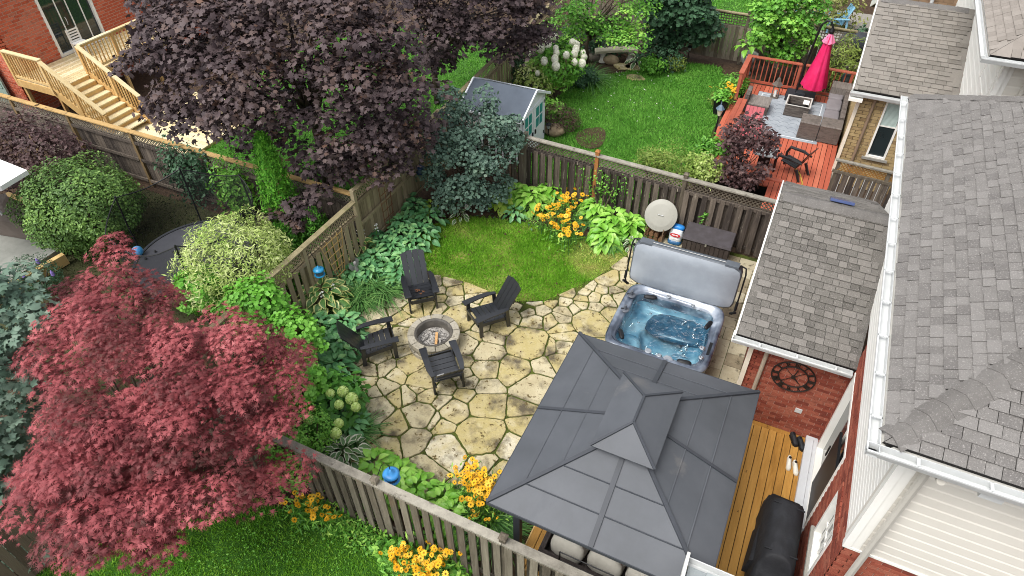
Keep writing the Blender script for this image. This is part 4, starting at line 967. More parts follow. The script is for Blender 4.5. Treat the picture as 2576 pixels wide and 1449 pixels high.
# folded cover on its lifter
vinyl = mat('cover_vinyl', ['#7a8088', '#8f969e', '#a3a9b1'], .34, 1.1, .9, 0, spec=.55, bump=.25, bs=2.5)
lid = thing('tub_cover', 'grey folding tub cover standing upright behind the hot tub', 'cover', (TX, TY + 1.1, .9))
LM = Matrix.Translation((TX + .04, TY + .97, .915)) @ Matrix.Rotation(R(-9), 4, 'X')
for k_, (y0, y1) in enumerate(((0, .085), (.1, .185))):
    b = MB(); n = 48; b.sm = False
    out = []
    for k in range(n):
        t = 2 * math.pi * (k + .5) / n; c, s = math.cos(t), math.sin(t); e = 9; q = (abs(c) ** e + abs(s) ** e) ** (-1 / e); out.append((1.17 * q * c - .04, .54 + .54 * q * s))
    ra = [tuple(LM @ Vector((x_ * .975, y0 - .012, .53 + (z_ - .53) * .95))) for x_, z_ in out]; rb = [tuple(LM @ Vector((x_, y0 + .012, z_))) for x_, z_ in out]; rc = [tuple(LM @ Vector((x_, y1, z_))) for x_, z_ in out]
    mid_ = [tuple(LM @ Vector((x_ * .5, y0 - .03, .53 + (z_ - .53) * .5))) for x_, z_ in out]
    loft(b, [rc, rb, ra, mid_], 0, True); b.f.append(tuple(range(n))[::-1]); b.m.append(0); b.rnd.append(.5)
    b.m = [1 if i < 2 * n else 0 for i in range(len(b.f))]; b.build('cover_half', [vinyl, mat('dark_vinyl', ['#4d5258', '#60666d'], .4, 3, .6, 0)], lid, smooth=True)
b = MB(); b.box(-1.0, 1.0, .07, .115, 1.055, 1.075, M=LM); b.build('hinge_flap', white_vinyl, lid)
for sx in (-1, 1):
    b = MB(); b.box(sx * .93 - .18, sx * .93 + .1, -.02, .2, 1.04, 1.085, M=LM); b.build('corner_flap', mat('dark_vinyl', ['#4d5258', '#60666d'], .4, 3, .6, 0), lid)
    b = MB(); xx = sx * 1.24 - .04; b.tube([LM @ Vector((xx - .05 * sx, .05, -.12)), LM @ Vector((xx, .06, .0)), LM @ Vector((xx, .08, .9)), LM @ Vector((xx - .03 * sx, .09, 1.05)), LM @ Vector((xx - .16 * sx, .09, 1.09))], .018, 8); arm = b.build('lifter_arm', black_metal, lid)
    b = MB(); b.tube([LM @ Vector((xx, .0, .05)), LM @ Vector((xx, .0, .25))], .03, 8); b.tube([LM @ Vector((xx - .08 * sx, .05, -.1)), LM @ Vector((xx + .02 * sx, -.05, .02))], .03, 8); b.build('lifter_bracket', black_metal, arm)

# ------------------------------------------------------------------ fire pit
pit = thing('fire_pit', 'round stone fire pit with steel liner, ash and one log', 'fire pit', (-6.04, 8.38, .03))
FX, FY = -6.04, 8.38
pstone = mat('grey_pit_stone', ['#6d675a', '#8a8475', '#a39d8f', '#968f7e'], .9, 7, .7, .8, bump=.8, bs=18, spots=('#57503f', 6, .58, .1))
def wedge(a0, a1, r0, r1, z0, z1):
    b = MB(); seg = 3; lo = []
    o = [(FX + r1 * math.cos(a0 + (a1 - a0) * i / seg), FY + r1 * math.sin(a0 + (a1 - a0) * i / seg)) for i in range(seg + 1)] + [(FX + r0 * math.cos(a1 - (a1 - a0) * i / seg), FY + r0 * math.sin(a1 - (a1 - a0) * i / seg)) for i in range(seg + 1)]
    b.prism(o, z0, z1, bevel=.018); return b
for r_, (z0, z1, rr, n, ph) in enumerate(((.03, .14, .575, 13, 0), (.143, .25, .56, 13, .24), (.253, .37, .58, 12, .1))):
    for k in range(n):
        a0 = ph + 2 * math.pi * k / n + .012; a1 = ph + 2 * math.pi * (k + 1) / n - .012
        wedge(a0, a1, .405, rr + random.uniform(-.012, .012), z0, z1 + random.uniform(-.004, .004)).build('stone', pstone, pit)
b = MB(); b.lathe([(.40, .08), (.40, .37), (.425, .385), (.43, .375), (.385, .372), (.37, .36), (.37, .08)], (FX, FY, 0), 40, cap=False); b.build('liner', mat('burnt_steel', ['#3a3835', '#55514b', '#6b665e'], .6, 6, .8, 0), pit, smooth=True)
ash = mat('ash', ['#2a2927', '#6e6b66', '#b0aca6', '#3b3936', '#c9c6c0'], 1, 14, 1, 0, bump=1, bs=40, gain=2.2)
b = MB(); gg = random.Random(8)
g2 = [[(FX + .37 * r_ / 6 * math.cos(2 * math.pi * k / 24), FY + .37 * r_ / 6 * math.sin(2 * math.pi * k / 24), .15 + .05 * (1 - r_ / 6) + gg.uniform(-.012, .016)) for k in range(24)] for r_ in range(6, 0, -1)]
loft(b, g2, 0, True); b.build('ash_bed', ash, pit)
b = MB(); b.bar((FX + .02, FY + .10, .27), (FX + .17, FY - .2, .235), .055, .05); b.build('log', mat('split_log', ['#8c6138', '#c39a68', '#3a2c22'], .85, 5, .8, 0, stretch=(1, 4, 4)), pit)
for k in range(9):
    a = gg.uniform(0, 6.28); r_ = gg.uniform(.05, .24); b = MB(); p_ = Vector((FX + r_ * math.cos(a), FY + r_ * math.sin(a), .215)); d_ = Vector((gg.uniform(-1, 1), gg.uniform(-1, 1), .1)).normalized() * gg.uniform(.05, .13)
    b.tube([p_ - d_, p_ + Vector((0, 0, .01)), p_ + d_], [.018, .024, .014], 6); b.build('charred_stick', ash, pit)

# ------------------------------------------------------------------ patio chairs
def make_chair():
    t = thing('patio_chair', 'x', 'chair', (0, 0, 0), 'black slatted patio chairs round the fire pit')
    sl = mat('charcoal_polywood', ['#15161a', '#1f2125', '#2a2d32'], .36, 8, .5, .5, spec=.8, bump=.1)
    for i in range(5):
        x_ = -.24 + i * .122; z_ = .30 + (x_ + .24) * .16
        b = MB(); b.box(-.056, .056, -.265, .265, -.012, .012, M=Matrix.Translation((x_, 0, z_)) @ Matrix.Rotation(R(-9), 4, 'Y')); b.build('seat_slat', sl, t)
    b = MB(); b.box(.36, .383, -.27, .27, .29, .385); b.build('apron', sl, t)
    RB = Matrix.Translation((-.27, 0, .27)) @ Matrix.Rotation(R(-33), 4, 'Y')
    for i in range(4):
        y_ = -.2025 + i * .135; b = MB(); tp_ = .86 - (.035 if i in (0, 3) else 0)
        c = [(-.011, y_ - .064, 0), (.011, y_ - .064, 0), (.011, y_ + .064, 0), (-.011, y_ + .064, 0)]
        e = (1.06, 1.06)
        z1a, z1b = (.82, .86) if i == 0 else ((.86, .82) if i == 3 else (.87, .87))
        top_ = [(-.011, (y_ - .064) * 1.05, z1a), (.011, (y_ - .064) * 1.05, z1a), (.011, (y_ + .064) * 1.05, z1b), (-.011, (y_ + .064) * 1.05, z1b)]
        b.hexa([RB @ Vector(p) for p in c + top_]); b.build('back_slat', sl, t)
    for z_ in (.12, .42): b = MB(); b.box(-.04, -.0125, -.28, .28, z_, z_ + .08, M=RB); b.build('back_rail', sl, t)
    for s in (-1, 1):
        y_ = s * .325
        b = MB(); pts = [(.44, .075), (.40, .08), (.1, .065), (-.2, .058), (-.38, .038)]
        zz = [.585, .59, .60, .585, .56]; cen = [y_, y_, y_ + s * .012, y_ + s * .012, y_ - s * .015]
        for j in range(4):
            (xa, wa_), (xb, wb_) = pts[j], pts[j + 1]
            b.hexa([(xb, cen[j + 1] - wb_, zz[j + 1] - .024), (xa, cen[j] - wa_, zz[j] - .024), (xa, cen[j] + wa_, zz[j] - .024), (xb, cen[j + 1] + wb_, zz[j + 1] - .024), (xb, cen[j + 1] - wb_, zz[j + 1]), (xa, cen[j] - wa_, zz[j]), (xa, cen[j] + wa_, zz[j]), (xb, cen[j + 1] + wb_, zz[j + 1])])
        b.build('armrest', sl, t)
        b = MB(); b.box(.29, .375, y_ - .02 - s * .012, y_ + .02 - s * .012, 0, .563); b.build('leg', sl, t)
        b = MB(); b.bar((-.37, y_ - s * .012, .0), (-.33, y_ - s * .012, .545), .04, .085, up=(1, 0, 0)); b.build('leg', sl, t)
        b = MB(); b.bar((.36, y_ - s * .05, .345), (-.40, y_ - s * .05, .235), .025, .1); b.build('side_rail', sl, t)
    return t
CH = [((-7.02, 9.42), 'black patio chair nearest the lawn and hostas, dead leaves on its seat'), ((-5.22, 9.42), 'black patio chair seen side on at the corner of the lawn'),
      ((-7.02, 7.62), 'black patio chair with its back against the hosta border'), ((-5.33, 7.60), 'black patio chair seen from behind, nearest the gazebo')]
c0 = make_chair(); note_kids(c0)
for i, ((x_, y_), lb) in enumerate(CH):
    an = math.atan2(FY - y_, FX - x_) + (-.02, .06, .12, .05)[i]
    W_ = Matrix.Translation((x_, y_, .042)) @ Matrix.Rotation(an, 4, 'Z')
    if i == 0: c0.matrix_basis = W_; c0['label'] = lb
    else: copy_tree(c0, None, W_, lb)
# dead leaves on the first seat
dlv = thing('leaf_pile', 'little pile of curled brown leaves on the chair seat by the lawn', 'leaves', (-7.0, 9.36, .4))
for k in range(6):
    p_ = Vector((-7.0 + random.uniform(-.1, .1), 9.36 + random.uniform(-.07, .07), .405 + .006 * k)); b = MB(); a = random.uniform(0, 6)
    q = [p_ + Vector((math.cos(a + j * 1.05) * (.045 if j % 2 else .022), math.sin(a + j * 1.05) * (.045 if j % 2 else .022), random.uniform(0, .02))) for j in range(6)]
    b.poly(q); b.build('dead_leaf', mat('dead_leaf', ['#4a2f1f', '#6b4630'], .9, 20, .6, 0), dlv)

# ------------------------------------------------------------------ storage box, fire pit lid, salt bag by the fence
bxm = mat('brown_resin', ['#2b2523', '#3a3330', '#47403d'], .6, 6, .7, .3, bump=.1)
sb = thing('storage_box', 'dark brown resin storage box with flat lid against the fence', 'box', (-1.27, 14.1, 0))
b = MB(); b.box(-1.86, -.70, 13.76, 14.36, .03, .58); b.build('body', bxm, sb)
for i in range(10): piece('panel_rib', bxm, (-1.80 + i * .116, 13.752, .30), (.095, .02, .46), sb)
b = MB(); b.hexa([(-1.9, 13.72, .58), (-.66, 13.72, .58), (-.66, 14.4, .58), (-1.9, 14.4, .58), (-1.88, 13.74, .62), (-.68, 13.74, .62), (-.68, 14.39, .66), (-1.88, 14.39, .66)]); b.build('lid', mat('brown_lid', ['#3a3637', '#494547', '#565257'], .45, 5, .8, 0), sb)
b = MB(); b.box(-1.30, -1.26, 13.70, 13.718, .52, .60); b.build('latch', chrome, sb)
dl = thing('steel_disc', 'large round grey steel lid leaning against the fence', 'lid', (-2.72, 14.1, 0))
DM = Matrix.Translation((-2.60, 14.22, .74)) @ Matrix.Rotation(R(52), 4, 'X')
b = MB(); b.lathe([(.02, .022), (.30, .018), (.42, .004), (.425, -.012), (.40, -.016)], (0, 0, 0), 48, M=None); b.v = [tuple(DM @ Vector(p)) for p in b.v]; b.build('disc', mat('brushed_lid', ['#75746c', '#87867d', '#92918a'], .5, 1.2, .8, 0, metal=.2, spec=.4), dl, smooth=False)
b = MB(); b.tube([DM @ Vector(p) for p in ((-.08, 0, .02), (-.07, 0, .05), (.07, 0, .05), (.08, 0, .02))], .008, 6); b.build('handle', chrome, dl)
fr_ = thing('log_rack', 'low rusty log rack with firewood beneath the round lid', 'rack', (-2.6, 14.2, 0))
for xx in (-2.88, -2.42):
    b = MB(); b.tube([(xx, 13.88, .03), (xx, 13.93, .3), (xx, 14.0, .48)], .014, 6); b.build('rack_leg', mat('rusty_steel', ['#5d4a38', '#7a6650'], .8, 8, .8, 0), fr_)
for k in range(7):
    b = MB(); x_ = -2.86 + (k % 4) * .13; z_ = .12 + .12 * (k // 4); b.tube([(x_, 13.98, z_), (x_ + .02, 14.4, z_)], .06, 7); b.build('log', mat('firewood', ['#4a3626', '#6f5239', '#8f6c49'], .9, 9, .8, .8, bump=.6), fr_)
bg_ = thing('salt_bag', 'white and blue plastic bag with red oval label by the box', 'bag', (-2.15, 14.15, 0))
b = MB(); cushion(b, (-2.12, 14.22, .27), (.36, .24, .46), Matrix.Rotation(R(-14), 3, 'X'), 3.2); b.build('sack', mat('bag_white', ['#c9d2d8', '#e2e6e8'], .35, 9, .7, 0, bump=.4, bs=9), bg_)
b = MB(); cushion(b, (-2.12, 14.28, .47), (.37, .22, .16), Matrix.Rotation(R(-14), 3, 'X'), 2.8); b.build('blue_top', mat('bag_blue', ['#1c5fa6', '#2f83cf', '#1a4f8a'], .3, 7, .8, 0, bump=.6, bs=10), bg_)
b = MB(); cushion(b, (-2.12, 14.17, .09), (.375, .27, .14), None, 3); b.build('blue_base', mat('bag_navy', ['#1f4a70', '#2d648f'], .4, 7, .7, 0), bg_)
b = MB(); b.sm = False
TMb = Matrix.Translation((-2.12, 14.088, .34)) @ Matrix.Rotation(R(-14), 4, 'X')
b.poly([TMb @ Vector((.14 * math.cos(t), -.012, .05 * math.sin(t))) for t in [2 * math.pi * k / 20 for k in range(20)]]); b.build('red_label', mat('label_red', ['#b3262b'], .4), bg_)
b = MB()
for k in range(5): b.box(-.085 + k * .035, -.062 + k * .035, -.016, -.0135, -.012, .014, M=TMb)
for r_ in (-.09, -.115): b.box(-.12, .12, -.004, -.002, r_, r_ + .01, M=TMb)
b.build('label_lettering', mat('label_print', ['#e8e8e8'], .5), bg_)
cu = thing('small_pot', 'small black pot with a white tag beside the bright hosta', 'pot', (-3.05, 13.55, 0))
b = MB(); b.lathe([(.05, .0), (.07, .01), (.085, .16), (.07, .165), (.06, .12)], (-3.02, 13.62, 0), 14); b.build('pot', black_metal, cu)
b = MB(); b.box(-3.04, -3.0, 13.58, 13.585, .14, .24); b.build('tag', white_vinyl, cu)
# ------------------------------------------------------------------ feeders, trellis, ornaments in the main garden
def feeder(name, label, hook_from, body, mt, scale=1.0, group='hanging bird feeders'):
    """lantern feeder: hook arm, dome roof, glass, tray"""
    bx_ = Vector(body); t = thing(name, label, 'bird feeder', bx_, group); s = scale
    b = MB(); h = Vector(hook_from); b.tube([h, h.lerp(bx_, .5) + Vector((0, 0, .32)), bx_ + Vector((0, 0, .30)), bx_ + Vector((0, 0, .17 * s))], .008, 5); b.build('hook', black_metal, t)
    b = MB(); b.lathe([(.125 * s, .03), (.128 * s, .045), (.09 * s, .075), (.055 * s, .085), (.05 * s, .105), (.02 * s, .12), (.015 * s, .15)], bx_, 20); b.build('roof', mt, t, smooth=True)
    b = MB(); b.lathe([(.085 * s, -.10), (.085 * s, .03)], bx_, 16); b.build('reservoir', mat('seed_glass', ['#3a4a55', '#54656e'], .15, 8, .6, 0), t)
    b = MB(); b.lathe([(.03 * s, -.125), (.12 * s, -.12), (.125 * s, -.10), (.09 * s, -.10)], bx_, 20); b.build('tray', mt, t)
    return t
teal = mat('teal_enamel', ['#1f7ba8', '#2f93c4'], .4, 4, .6, 0, spec=.5)
sky_bl = mat('blue_enamel', ['#2f7fc0', '#4f9bd8'], .4, 4, .6, 0, spec=.5)
feeder('bird_feeder', 'teal lantern bird feeder hanging on the lattice rear fence', (-9.1, 8.25, 1.62), (-8.92, 8.30, 1.18), teal)
feeder('bird_feeder', 'blue lantern bird feeder just behind the bottom picket fence', (-4.47, 4.2, 1.72), (-4.38, 4.42, 1.50), sky_bl, 1.1)
feeder('bird_feeder', 'dark blue bird feeder hanging beside the smoke bush', (-9.25, 12.9, 1.7), (-9.02, 12.88, 1.22), mat('navy_enamel', ['#20324f', '#2d4468'], .4, 4, .6, 0))
fp = thing('feeder_post', 'grey pole mounted bird feeder between smoke bush and lawn', 'bird feeder', (-7.3, 13.3, 0))
b = MB(); b.tube([(-7.3, 13.3, 0), (-7.3, 13.3, .35)], .014, 6); b.build('pole', black_metal, fp)
bronze = mat('bronze_grey', ['#4a4540', '#625b54', '#77706a'], .6, 6, .7, 0)
b = MB(); b.lathe([(.03, .35), (.14, .355), (.14, .38), (.09, .39)], (-7.3, 13.3, 0), 18); b.build('tray', bronze, fp)
b = MB(); b.lathe([(.075, .39), (.085, .62)], (-7.3, 13.3, 0), 14); b.build('tube', bronze, fp)
b = MB(); b.lathe([(.17, .62), (.172, .635), (.12, .68), (.04, .71), (.015, .74)], (-7.3, 13.3, 0), 18); b.build('roof', bronze, fp, smooth=True)
# fan trellis leaning on the rear fence
tr = thing('fan_trellis', 'pale wooden fan trellis leaning against the rear fence', 'trellis', (-9.0, 8.9, 0))
cane = mat('cane', ['#8d7348', '#b3975f', '#c2a877'], .8, 6, .7, .6)
foot = Vector((-8.98, 9.05, .1))
tops = [Vector((-9.12, 8.72 + k * .2, 1.5)) for k in range(5)]
for p_ in tops: piece_bar('slat', cane, foot + (p_ - tops[2]) * .12, p_, .018, .014, tr)
for f_ in (.28, .42, .56, .70, .84, .96): piece_bar('crossbar', cane, (foot + (tops[0] - tops[2]) * .12).lerp(tops[0], f_) + Vector((.015, 0, 0)), (foot + (tops[4] - tops[2]) * .12).lerp(tops[4], f_) + Vector((.015, 0, 0)), .016, .014, tr)
t2 = thing('rusty_trellis', 'thin rusty trellis against the taller rear fence', 'trellis', (-9.2, 11.4, 0))
for k in range(3): piece_bar('slat', mat('rusty_bar', ['#5d3b28', '#7c4e34'], .8, 8, .8, .4), (-9.16, 11.2 + k * .18, .1), (-9.16, 11.15 + k * .24, 1.75), .012, .012, t2)
for k in range(6): piece_bar('crossbar', MATS['rusty_bar'], (-9.15, 11.18, .35 + k * .25), (-9.15, 11.62, .35 + k * .25), .012, .012, t2)
fy = thing('garden_ornament', 'small grey winged garden ornament beside the fan trellis', 'ornament', (-8.75, 9.35, 0))
stone_gr = mat('grey_stone', ['#6f6e6c', '#8c8b89', '#a09f9c'], .9, 8, .8, 0, bump=.4)
b = MB(); b.lathe([(.05, .35), (.06, .45), (.03, .58), (.045, .62), (.045, .68), (.01, .72)], (-8.78, 9.35, 0), 10); b.build('figure', stone_gr, fy, smooth=True)
for s in (-1, 1): b = MB(); b.poly([(-8.80, 9.35, .5), (-8.84, 9.35 + s * .12, .72), (-8.82, 9.35 + s * .20, .62), (-8.80, 9.35 + s * .12, .48)]); b.poly([(-8.812, 9.35 + s * .12, .48), (-8.832, 9.35 + s * .20, .62), (-8.852, 9.35 + s * .12, .72), (-8.812, 9.35, .5)]); b.build('wing', stone_gr, fy)
b = MB(); b.tube([(-8.78, 9.35, 0), (-8.78, 9.35, .36)], .012, 6); b.build('stake', black_metal, fy)
al = thing('path_light', 'small white capped path light by the lawn edge', 'light', (-7.75, 13.0, 0))
b = MB(); b.tube([(-7.72, 13.02, 0), (-7.72, 13.02, .2)], .012, 6); b.build('stake', black_metal, al)
b = MB(); b.box(-7.76, -7.68, 12.98, 13.06, .2, .32); b.build('lamp', white_vinyl, al)

# ------------------------------------------------------------------ white shed
sh = thing('garden_shed', 'white garden shed with grey roof and teal door windows', 'shed', (-7.45, 16.8, 0))
sx0, sx1, sy0, sy1, ez, az = -9.3, -7.42, 15.9, 17.75, 1.6, 2.02
shw = mat('shed_white', ['#c9ced4', '#dde1e5', '#e9ecef'], .5, 2, .7, 0)
b = MB(); b.box(sx0, sx1, sy0, sy1, .02, ez); b.poly([(sx1, sy0, ez), (sx1, sy1, ez), (sx1, (sy0 + sy1) / 2, az)]); b.poly([(sx0, sy1, ez), (sx0, sy0, ez), (sx0, (sy0 + sy1) / 2, az)]); b.build('wall', shw, sh)
ym = (sy0 + sy1) / 2
srm = mat('shed_roof_grey', ['#3d4550', '#4c5561', '#58616d'], .55, 1.4, .8, 0)
for s in (-1, 1):
    ye = ym + s * (sy1 - sy0 + .24) / 2
    e0 = Vector((sx0 - .12, ye, ez - .03)); e1 = Vector((sx1 + .12, ye, ez - .03)); k0 = Vector((sx0 - .12, ym, az + .07)); k1 = Vector((sx1 + .12, ym, az + .07))
    b = MB(); slab(b, [e0, e1, k1, k0] if s < 0 else [e1, e0, k0, k1], .03); b.build('roof', srm, sh)
    b = MB(); b.bar(e0 + Vector((0, s * .012, -.01)), e1 + Vector((0, s * .012, -.01)), .03, .06)
    for q0, q1 in ((e1, k1), (e0, k0)): b.bar(q0, q1, .045, .075)
    b.build('roof_trim', shw, sh)
tealp = mat('teal_pane', ['#1f7f7c', '#2c9a94'], .3, 3, .5, 0)
for k, (ya, yb) in enumerate(((16.05, 16.80), (16.85, 17.60))):
    b = MB(); b.box(sx1, sx1 + .03, ya, yb, .1, 1.55); d_ = b.build('door', shw, sh)
    for i in range(2):
        for j in range(2):
            y0_, z0_ = ya + .13 + i * .27, .78 + j * .36
            piece('pane', tealp, (sx1 + .032, y0_ + .11, z0_ + .15), (.012, .2, .3), d_)
    b = MB(); yl = yb - .08 if k == 0 else ya + .08; b.box(sx1 + .03, sx1 + .06, yl - .03, yl + .03, .62, .75); b.build('handle', black_metal, d_)
    for z_ in (.3, 1.35): b = MB(); yl = ya + .01 if k == 0 else yb - .01; b.box(sx1 + .03, sx1 + .045, yl - .02, yl + .02, z_, z_ + .1); b.build('hinge', black_metal, d_)
# bench, stones and lamps in the far garden
sbn = thing('stone_bench', 'curved pale stone bench under the trees in the far garden', 'bench', (-7.2, 24.2, 0))
bst = mat('bench_stone', ['#8c8572', '#aaa48f', '#bdb7a4'], .9, 5, .8, 0, bump=.4, spots=('#6d6a4a', 3, .6, .15))
b = MB(); pts = []
for k in range(9): t = -1 + 2 * k / 8; pts.append((-7.15 + t * .72, 24.25 + t * .42 - .12 * t * t))
q = pts + [(p_[0] - .16, p_[1] + .34) for p_ in pts[::-1]]; b.prism(q, .42, .52, bevel=.03); b.build('seat', bst, sbn)
for t in (-.45, .45):
    b = MB(); b.lathe([(.17, .02), (.15, .1), (.09, .2), (.12, .35), (.16, .42)], (-7.22 + t * 1.05, 24.38 + t * .62, 0), 8); b.build('leg', mat('pale_stone', ['#b3b0a6', '#cfccc2'], .9, 5, .8, 0), sbn)
def rock(name, label, c, s, mt, group=None, seed=0):
    g = random.Random(seed); b = MB(); n, k = 12, 7
    for i in range(k):
        ph = -math.pi / 2 + math.pi * i / (k - 1)
        for j in range(n):
            th = 2 * math.pi * j / n; w_ = 1 + g.uniform(-.12, .12)
            b.v.append((c[0] + s[0] * math.cos(ph) * math.cos(th) * w_, c[1] + s[1] * math.cos(ph) * math.sin(th) * w_, c[2] + s[2] * (math.sin(ph) * w_ + .6)))
    for i in range(k - 1):
        for j in range(n): l = (j + 1) % n; b.f.append((i * n + j, i * n + l, (i + 1) * n + l, (i + 1) * n + j)); b.m.append(0); b.rnd.append(.5)
    return tag(b.build(name, mt, None, smooth=True), label, 'rock', group)
rk = mat('tan_rock', ['#6f604c', '#97866c', '#ad9d84'], .9, 5, .8, 0, bump=.6)
pR = P(1393, 337, 0); rock('boulder', 'rounded tan boulder beside the shed path light', (pR.x, pR.y, 0), (.36, .28, .22), rk, seed=1)
pR = P(1535, 157, 0); rock('boulder', 'rough tan boulder at the foot of the stone bench', (pR.x, pR.y, 0), (.34, .25, .2), rk, seed=2)
pR = P(1490, 150, 0); rock('boulder', 'dark boulder beside the lawn tree trunk', (pR.x, pR.y, 0), (.4, .3, .2), mat('dark_rock', ['#4a453d', '#6b655b'], .9, 5, .8, 0, bump=.6), seed=3)
for k, (px, py, lb) in enumerate(((1565, 168, 'flat mossy stepping stone in front of the bench'), (1595, 172, 'flat pale stepping stone right of the mossy one'), (1598, 197, 'lone stepping stone set in the far lawn'))):
    p_ = P(px, py, 0); b = MB(); g = random.Random(k); q = [(p_.x + (.36 + g.uniform(-.06, .06)) * math.cos(a), p_.y + (.26 + g.uniform(-.04, .04)) * math.sin(a)) for a in [2 * math.pi * j / 11 for j in range(11)]]
    b.prism(q, .0, .05, bevel=.02); tag(b.build('stepping_stone', flag), lb, 'stepping stone', 'stepping stones in the far lawn')
def bollard(name, label, p_, h=.45, mt=None, lamp=True):
    t = thing(name, label, 'light', p_, 'low garden lights'); b = MB(); b.tube([(p_[0], p_[1], 0), (p_[0], p_[1], h - .12)], .015, 6); b.build('stake', black_metal, t)
    b = MB(); b.lathe([(.05, h - .12), (.06, h)], (p_[0], p_[1], 0), 10); b.build('lamp', mat('lamp_glass', ['#8a8d8c', '#a6a9a8'], .3, 4, .5, 0), t)
    b = MB(); b.lathe([(.10, h), (.10, h + .02), (.03, h + .06)], (p_[0], p_[1], 0), 12); b.build('cap', black_metal, t)
bollard('garden_light', 'black garden light beside the boulder and white shed', P(1379, 345, 0))
bollard('garden_light', 'black garden light at the foot of the far grey fence', P(1730, 150, 0), .5)
bollard('garden_light', 'tall garden light beside the lawn tree trunk', P(1478, 152, 0), .5)
bb = thing('bird_bath', 'small white shallow dish among leaves beside the shed', 'dish', P(1371, 265, 0)); p_ = P(1371, 262, .3)
b = MB(); b.lathe([(.02, .28), (.17, .30), (.2, .34), (.18, .34), (.1, .31)], (p_.x, p_.y, 0), 18); b.build('bowl', white_vinyl, bb)
b = MB(); b.tube([(p_.x, p_.y, 0), (p_.x, p_.y, .29)], .02, 6); b.build('stem', black_metal, bb)

# ------------------------------------------------------------------ red deck next door
rd = thing('red_deck', 'red stained plank deck with benches in the neighbouring garden', 'deck', (-.4, 20, 0))
x = -2.05
while x < 1.2:
    y0 = 17.3 if x < -.35 else 15.1
    piece('plank', deck_red, (x + .07, (y0 + 23.75) / 2, .385), (.128, 23.75 - y0, .032), rd); x += .1425
b = MB(); b.box(-2.03, -.36, 17.32, 23.7, .1, .34); b.box(-.33, 1.2, 15.12, 23.7, .1, .34); b.build('joists', dark_void, rd)
for k in range(2): piece('step_plank', deck_red, (-2.2 - k * .145, 19.9, .2), (.138, 4.8, .035), rd)
b = MB(); b.box(-2.4, -2.1, 17.5, 22.3, .02, .18); b.build('step_riser', rail_red, rd)
# side bench
for k in range(2): piece('bench_plank', rail_red, (-2.02 + k * .15, 19.35, .84), (.142, 4.2, .036), rd)
for k in range(2): piece('bench_plank', rail_red, (-1.18, 17.32 + k * .15, .842), (1.5, .142, .036), rd)
for yy in (17.4, 18.6, 19.9, 21.2): piece('bench_leg', rail_red, (-1.95, yy, .62), (.09, .09, .42), rd)
for xx in (-1.2, -.55): piece('bench_leg', rail_red, (xx, 17.4, .62), (.09, .09, .42), rd)
piece('bench_plank', rail_red, (-.12, 17.05, .80), (.85, .14, .036), rd); piece('bench_leg', rail_red, (.2, 17.05, .6), (.09, .09, .38), rd)
# guard rail
YB = 23.72
for xx in (-2.2, -.55, 1.1): piece('rail_post', rail_red, (xx, YB, .88), (.09, .09, .96), rd)
piece('rail_cap', rail_red, (-1.4, YB, 1.36), (1.75, .15, .036), rd); piece('rail_cap', rail_red, (.42, YB + .01, 1.358), (1.75, .15, .036), rd)
piece('bottom_rail', rail_red, (-.55, YB, .50), (3.3, .04, .08), rd)
k = -2.05
while k < 1.05: piece('baluster', rail_red, (k, YB + .03, .93), (.035, .035, .82), rd); k += .155
piece('rail_cap', rail_red, (-2.25, 22.98, 1.362), (.16, 1.6, .036), rd); piece('rail_post', rail_red, (-2.25, 22.25, .88), (.1, .1, .96), rd)
k = 22.4
while k < 23.65: piece('baluster', rail_red, (-2.25, k, .93), (.035, .035, .82), rd); k += .155
# rug
rgm = mat('grey_rug', ['#7d848b', '#93999f', '#a3a9ae'], .95, 3, .8, 0, bump=.2)
rg = thing('outdoor_rug', 'grey patterned outdoor rug on the red deck', 'rug', (-.5, 21.5, .4))
b = MB(); b.box(-1.62, .62, 20.25, 23.2, .402, .41); b.build('field', rgm, rg)
b = MB()
for a in ((-1.5, .5, 20.37, 20.40), (-1.5, .5, 23.05, 23.08), (-1.5, -1.47, 20.40, 23.05), (.47, .5, 20.40, 23.05)): b.box(*a, .4105, .4125)
b.build('border', mat('rug_line', ['#c9ced2'], .95), rg)
b = MB()
for i in range(7):
    for j in range(9):
        c_ = Vector((-1.32 + i * .28, 20.6 + j * .29, .4115)); h = [c_ + Vector((.14 * math.cos(a), .145 * math.sin(a), 0)) for a in [math.pi / 3 * q_ for q_ in range(6)]]
        for q_ in range(3): b.bar(h[q_], h[q_ + 1], .008, .002)
b.build('hex_pattern', mat('rug_pattern', ['#5d656d'], .95), rg)
# wicker set
wk = mat('grey_wicker', ['#2f2a27', '#4f4843', '#6d655f', '#453f3b'], .85, 6, .9, .3, stretch=(.6, .6, 5), bump=.9, bs=40, gain=2.2)
wk2 = mat('grey_wicker_top', ['#56504b', '#77706a', '#8d8680'], .85, 5, .9, .3, stretch=(5, .6, 1), bump=.7, bs=40, gain=2)
gcu = mat('grey_seat', ['#6d686a', '#858082'], .9, 4, .8, .3)
os_ = thing('wicker_chair', 'low armless grey wicker seat beside the red bench', 'seat', (-1.6, 21.75, .4))
b = MB(); b.box(-1.75, -1.1, 21.45, 22.15, .43, .70); b.build('base', wk, os_); b = MB(); b.box(-1.76, -1.09, 21.44, 22.16, .70, .74); b.build('seat', wk2, os_)
b = MB(); b.box(-1.90, -1.77, 21.45, 22.15, .43, 1.02); b.build('backrest', wk, os_)
wt = thing('wicker_table', 'square wicker planter table with dark well on the rug', 'table', (-.25, 22.1, .4))
b = MB()
for a in ((-.62, .12, 21.75, 21.80), (-.62, .12, 22.42, 22.47), (-.62, -.57, 21.80, 22.42), (.07, .12, 21.80, 22.42)): b.box(*a, .43, .80)
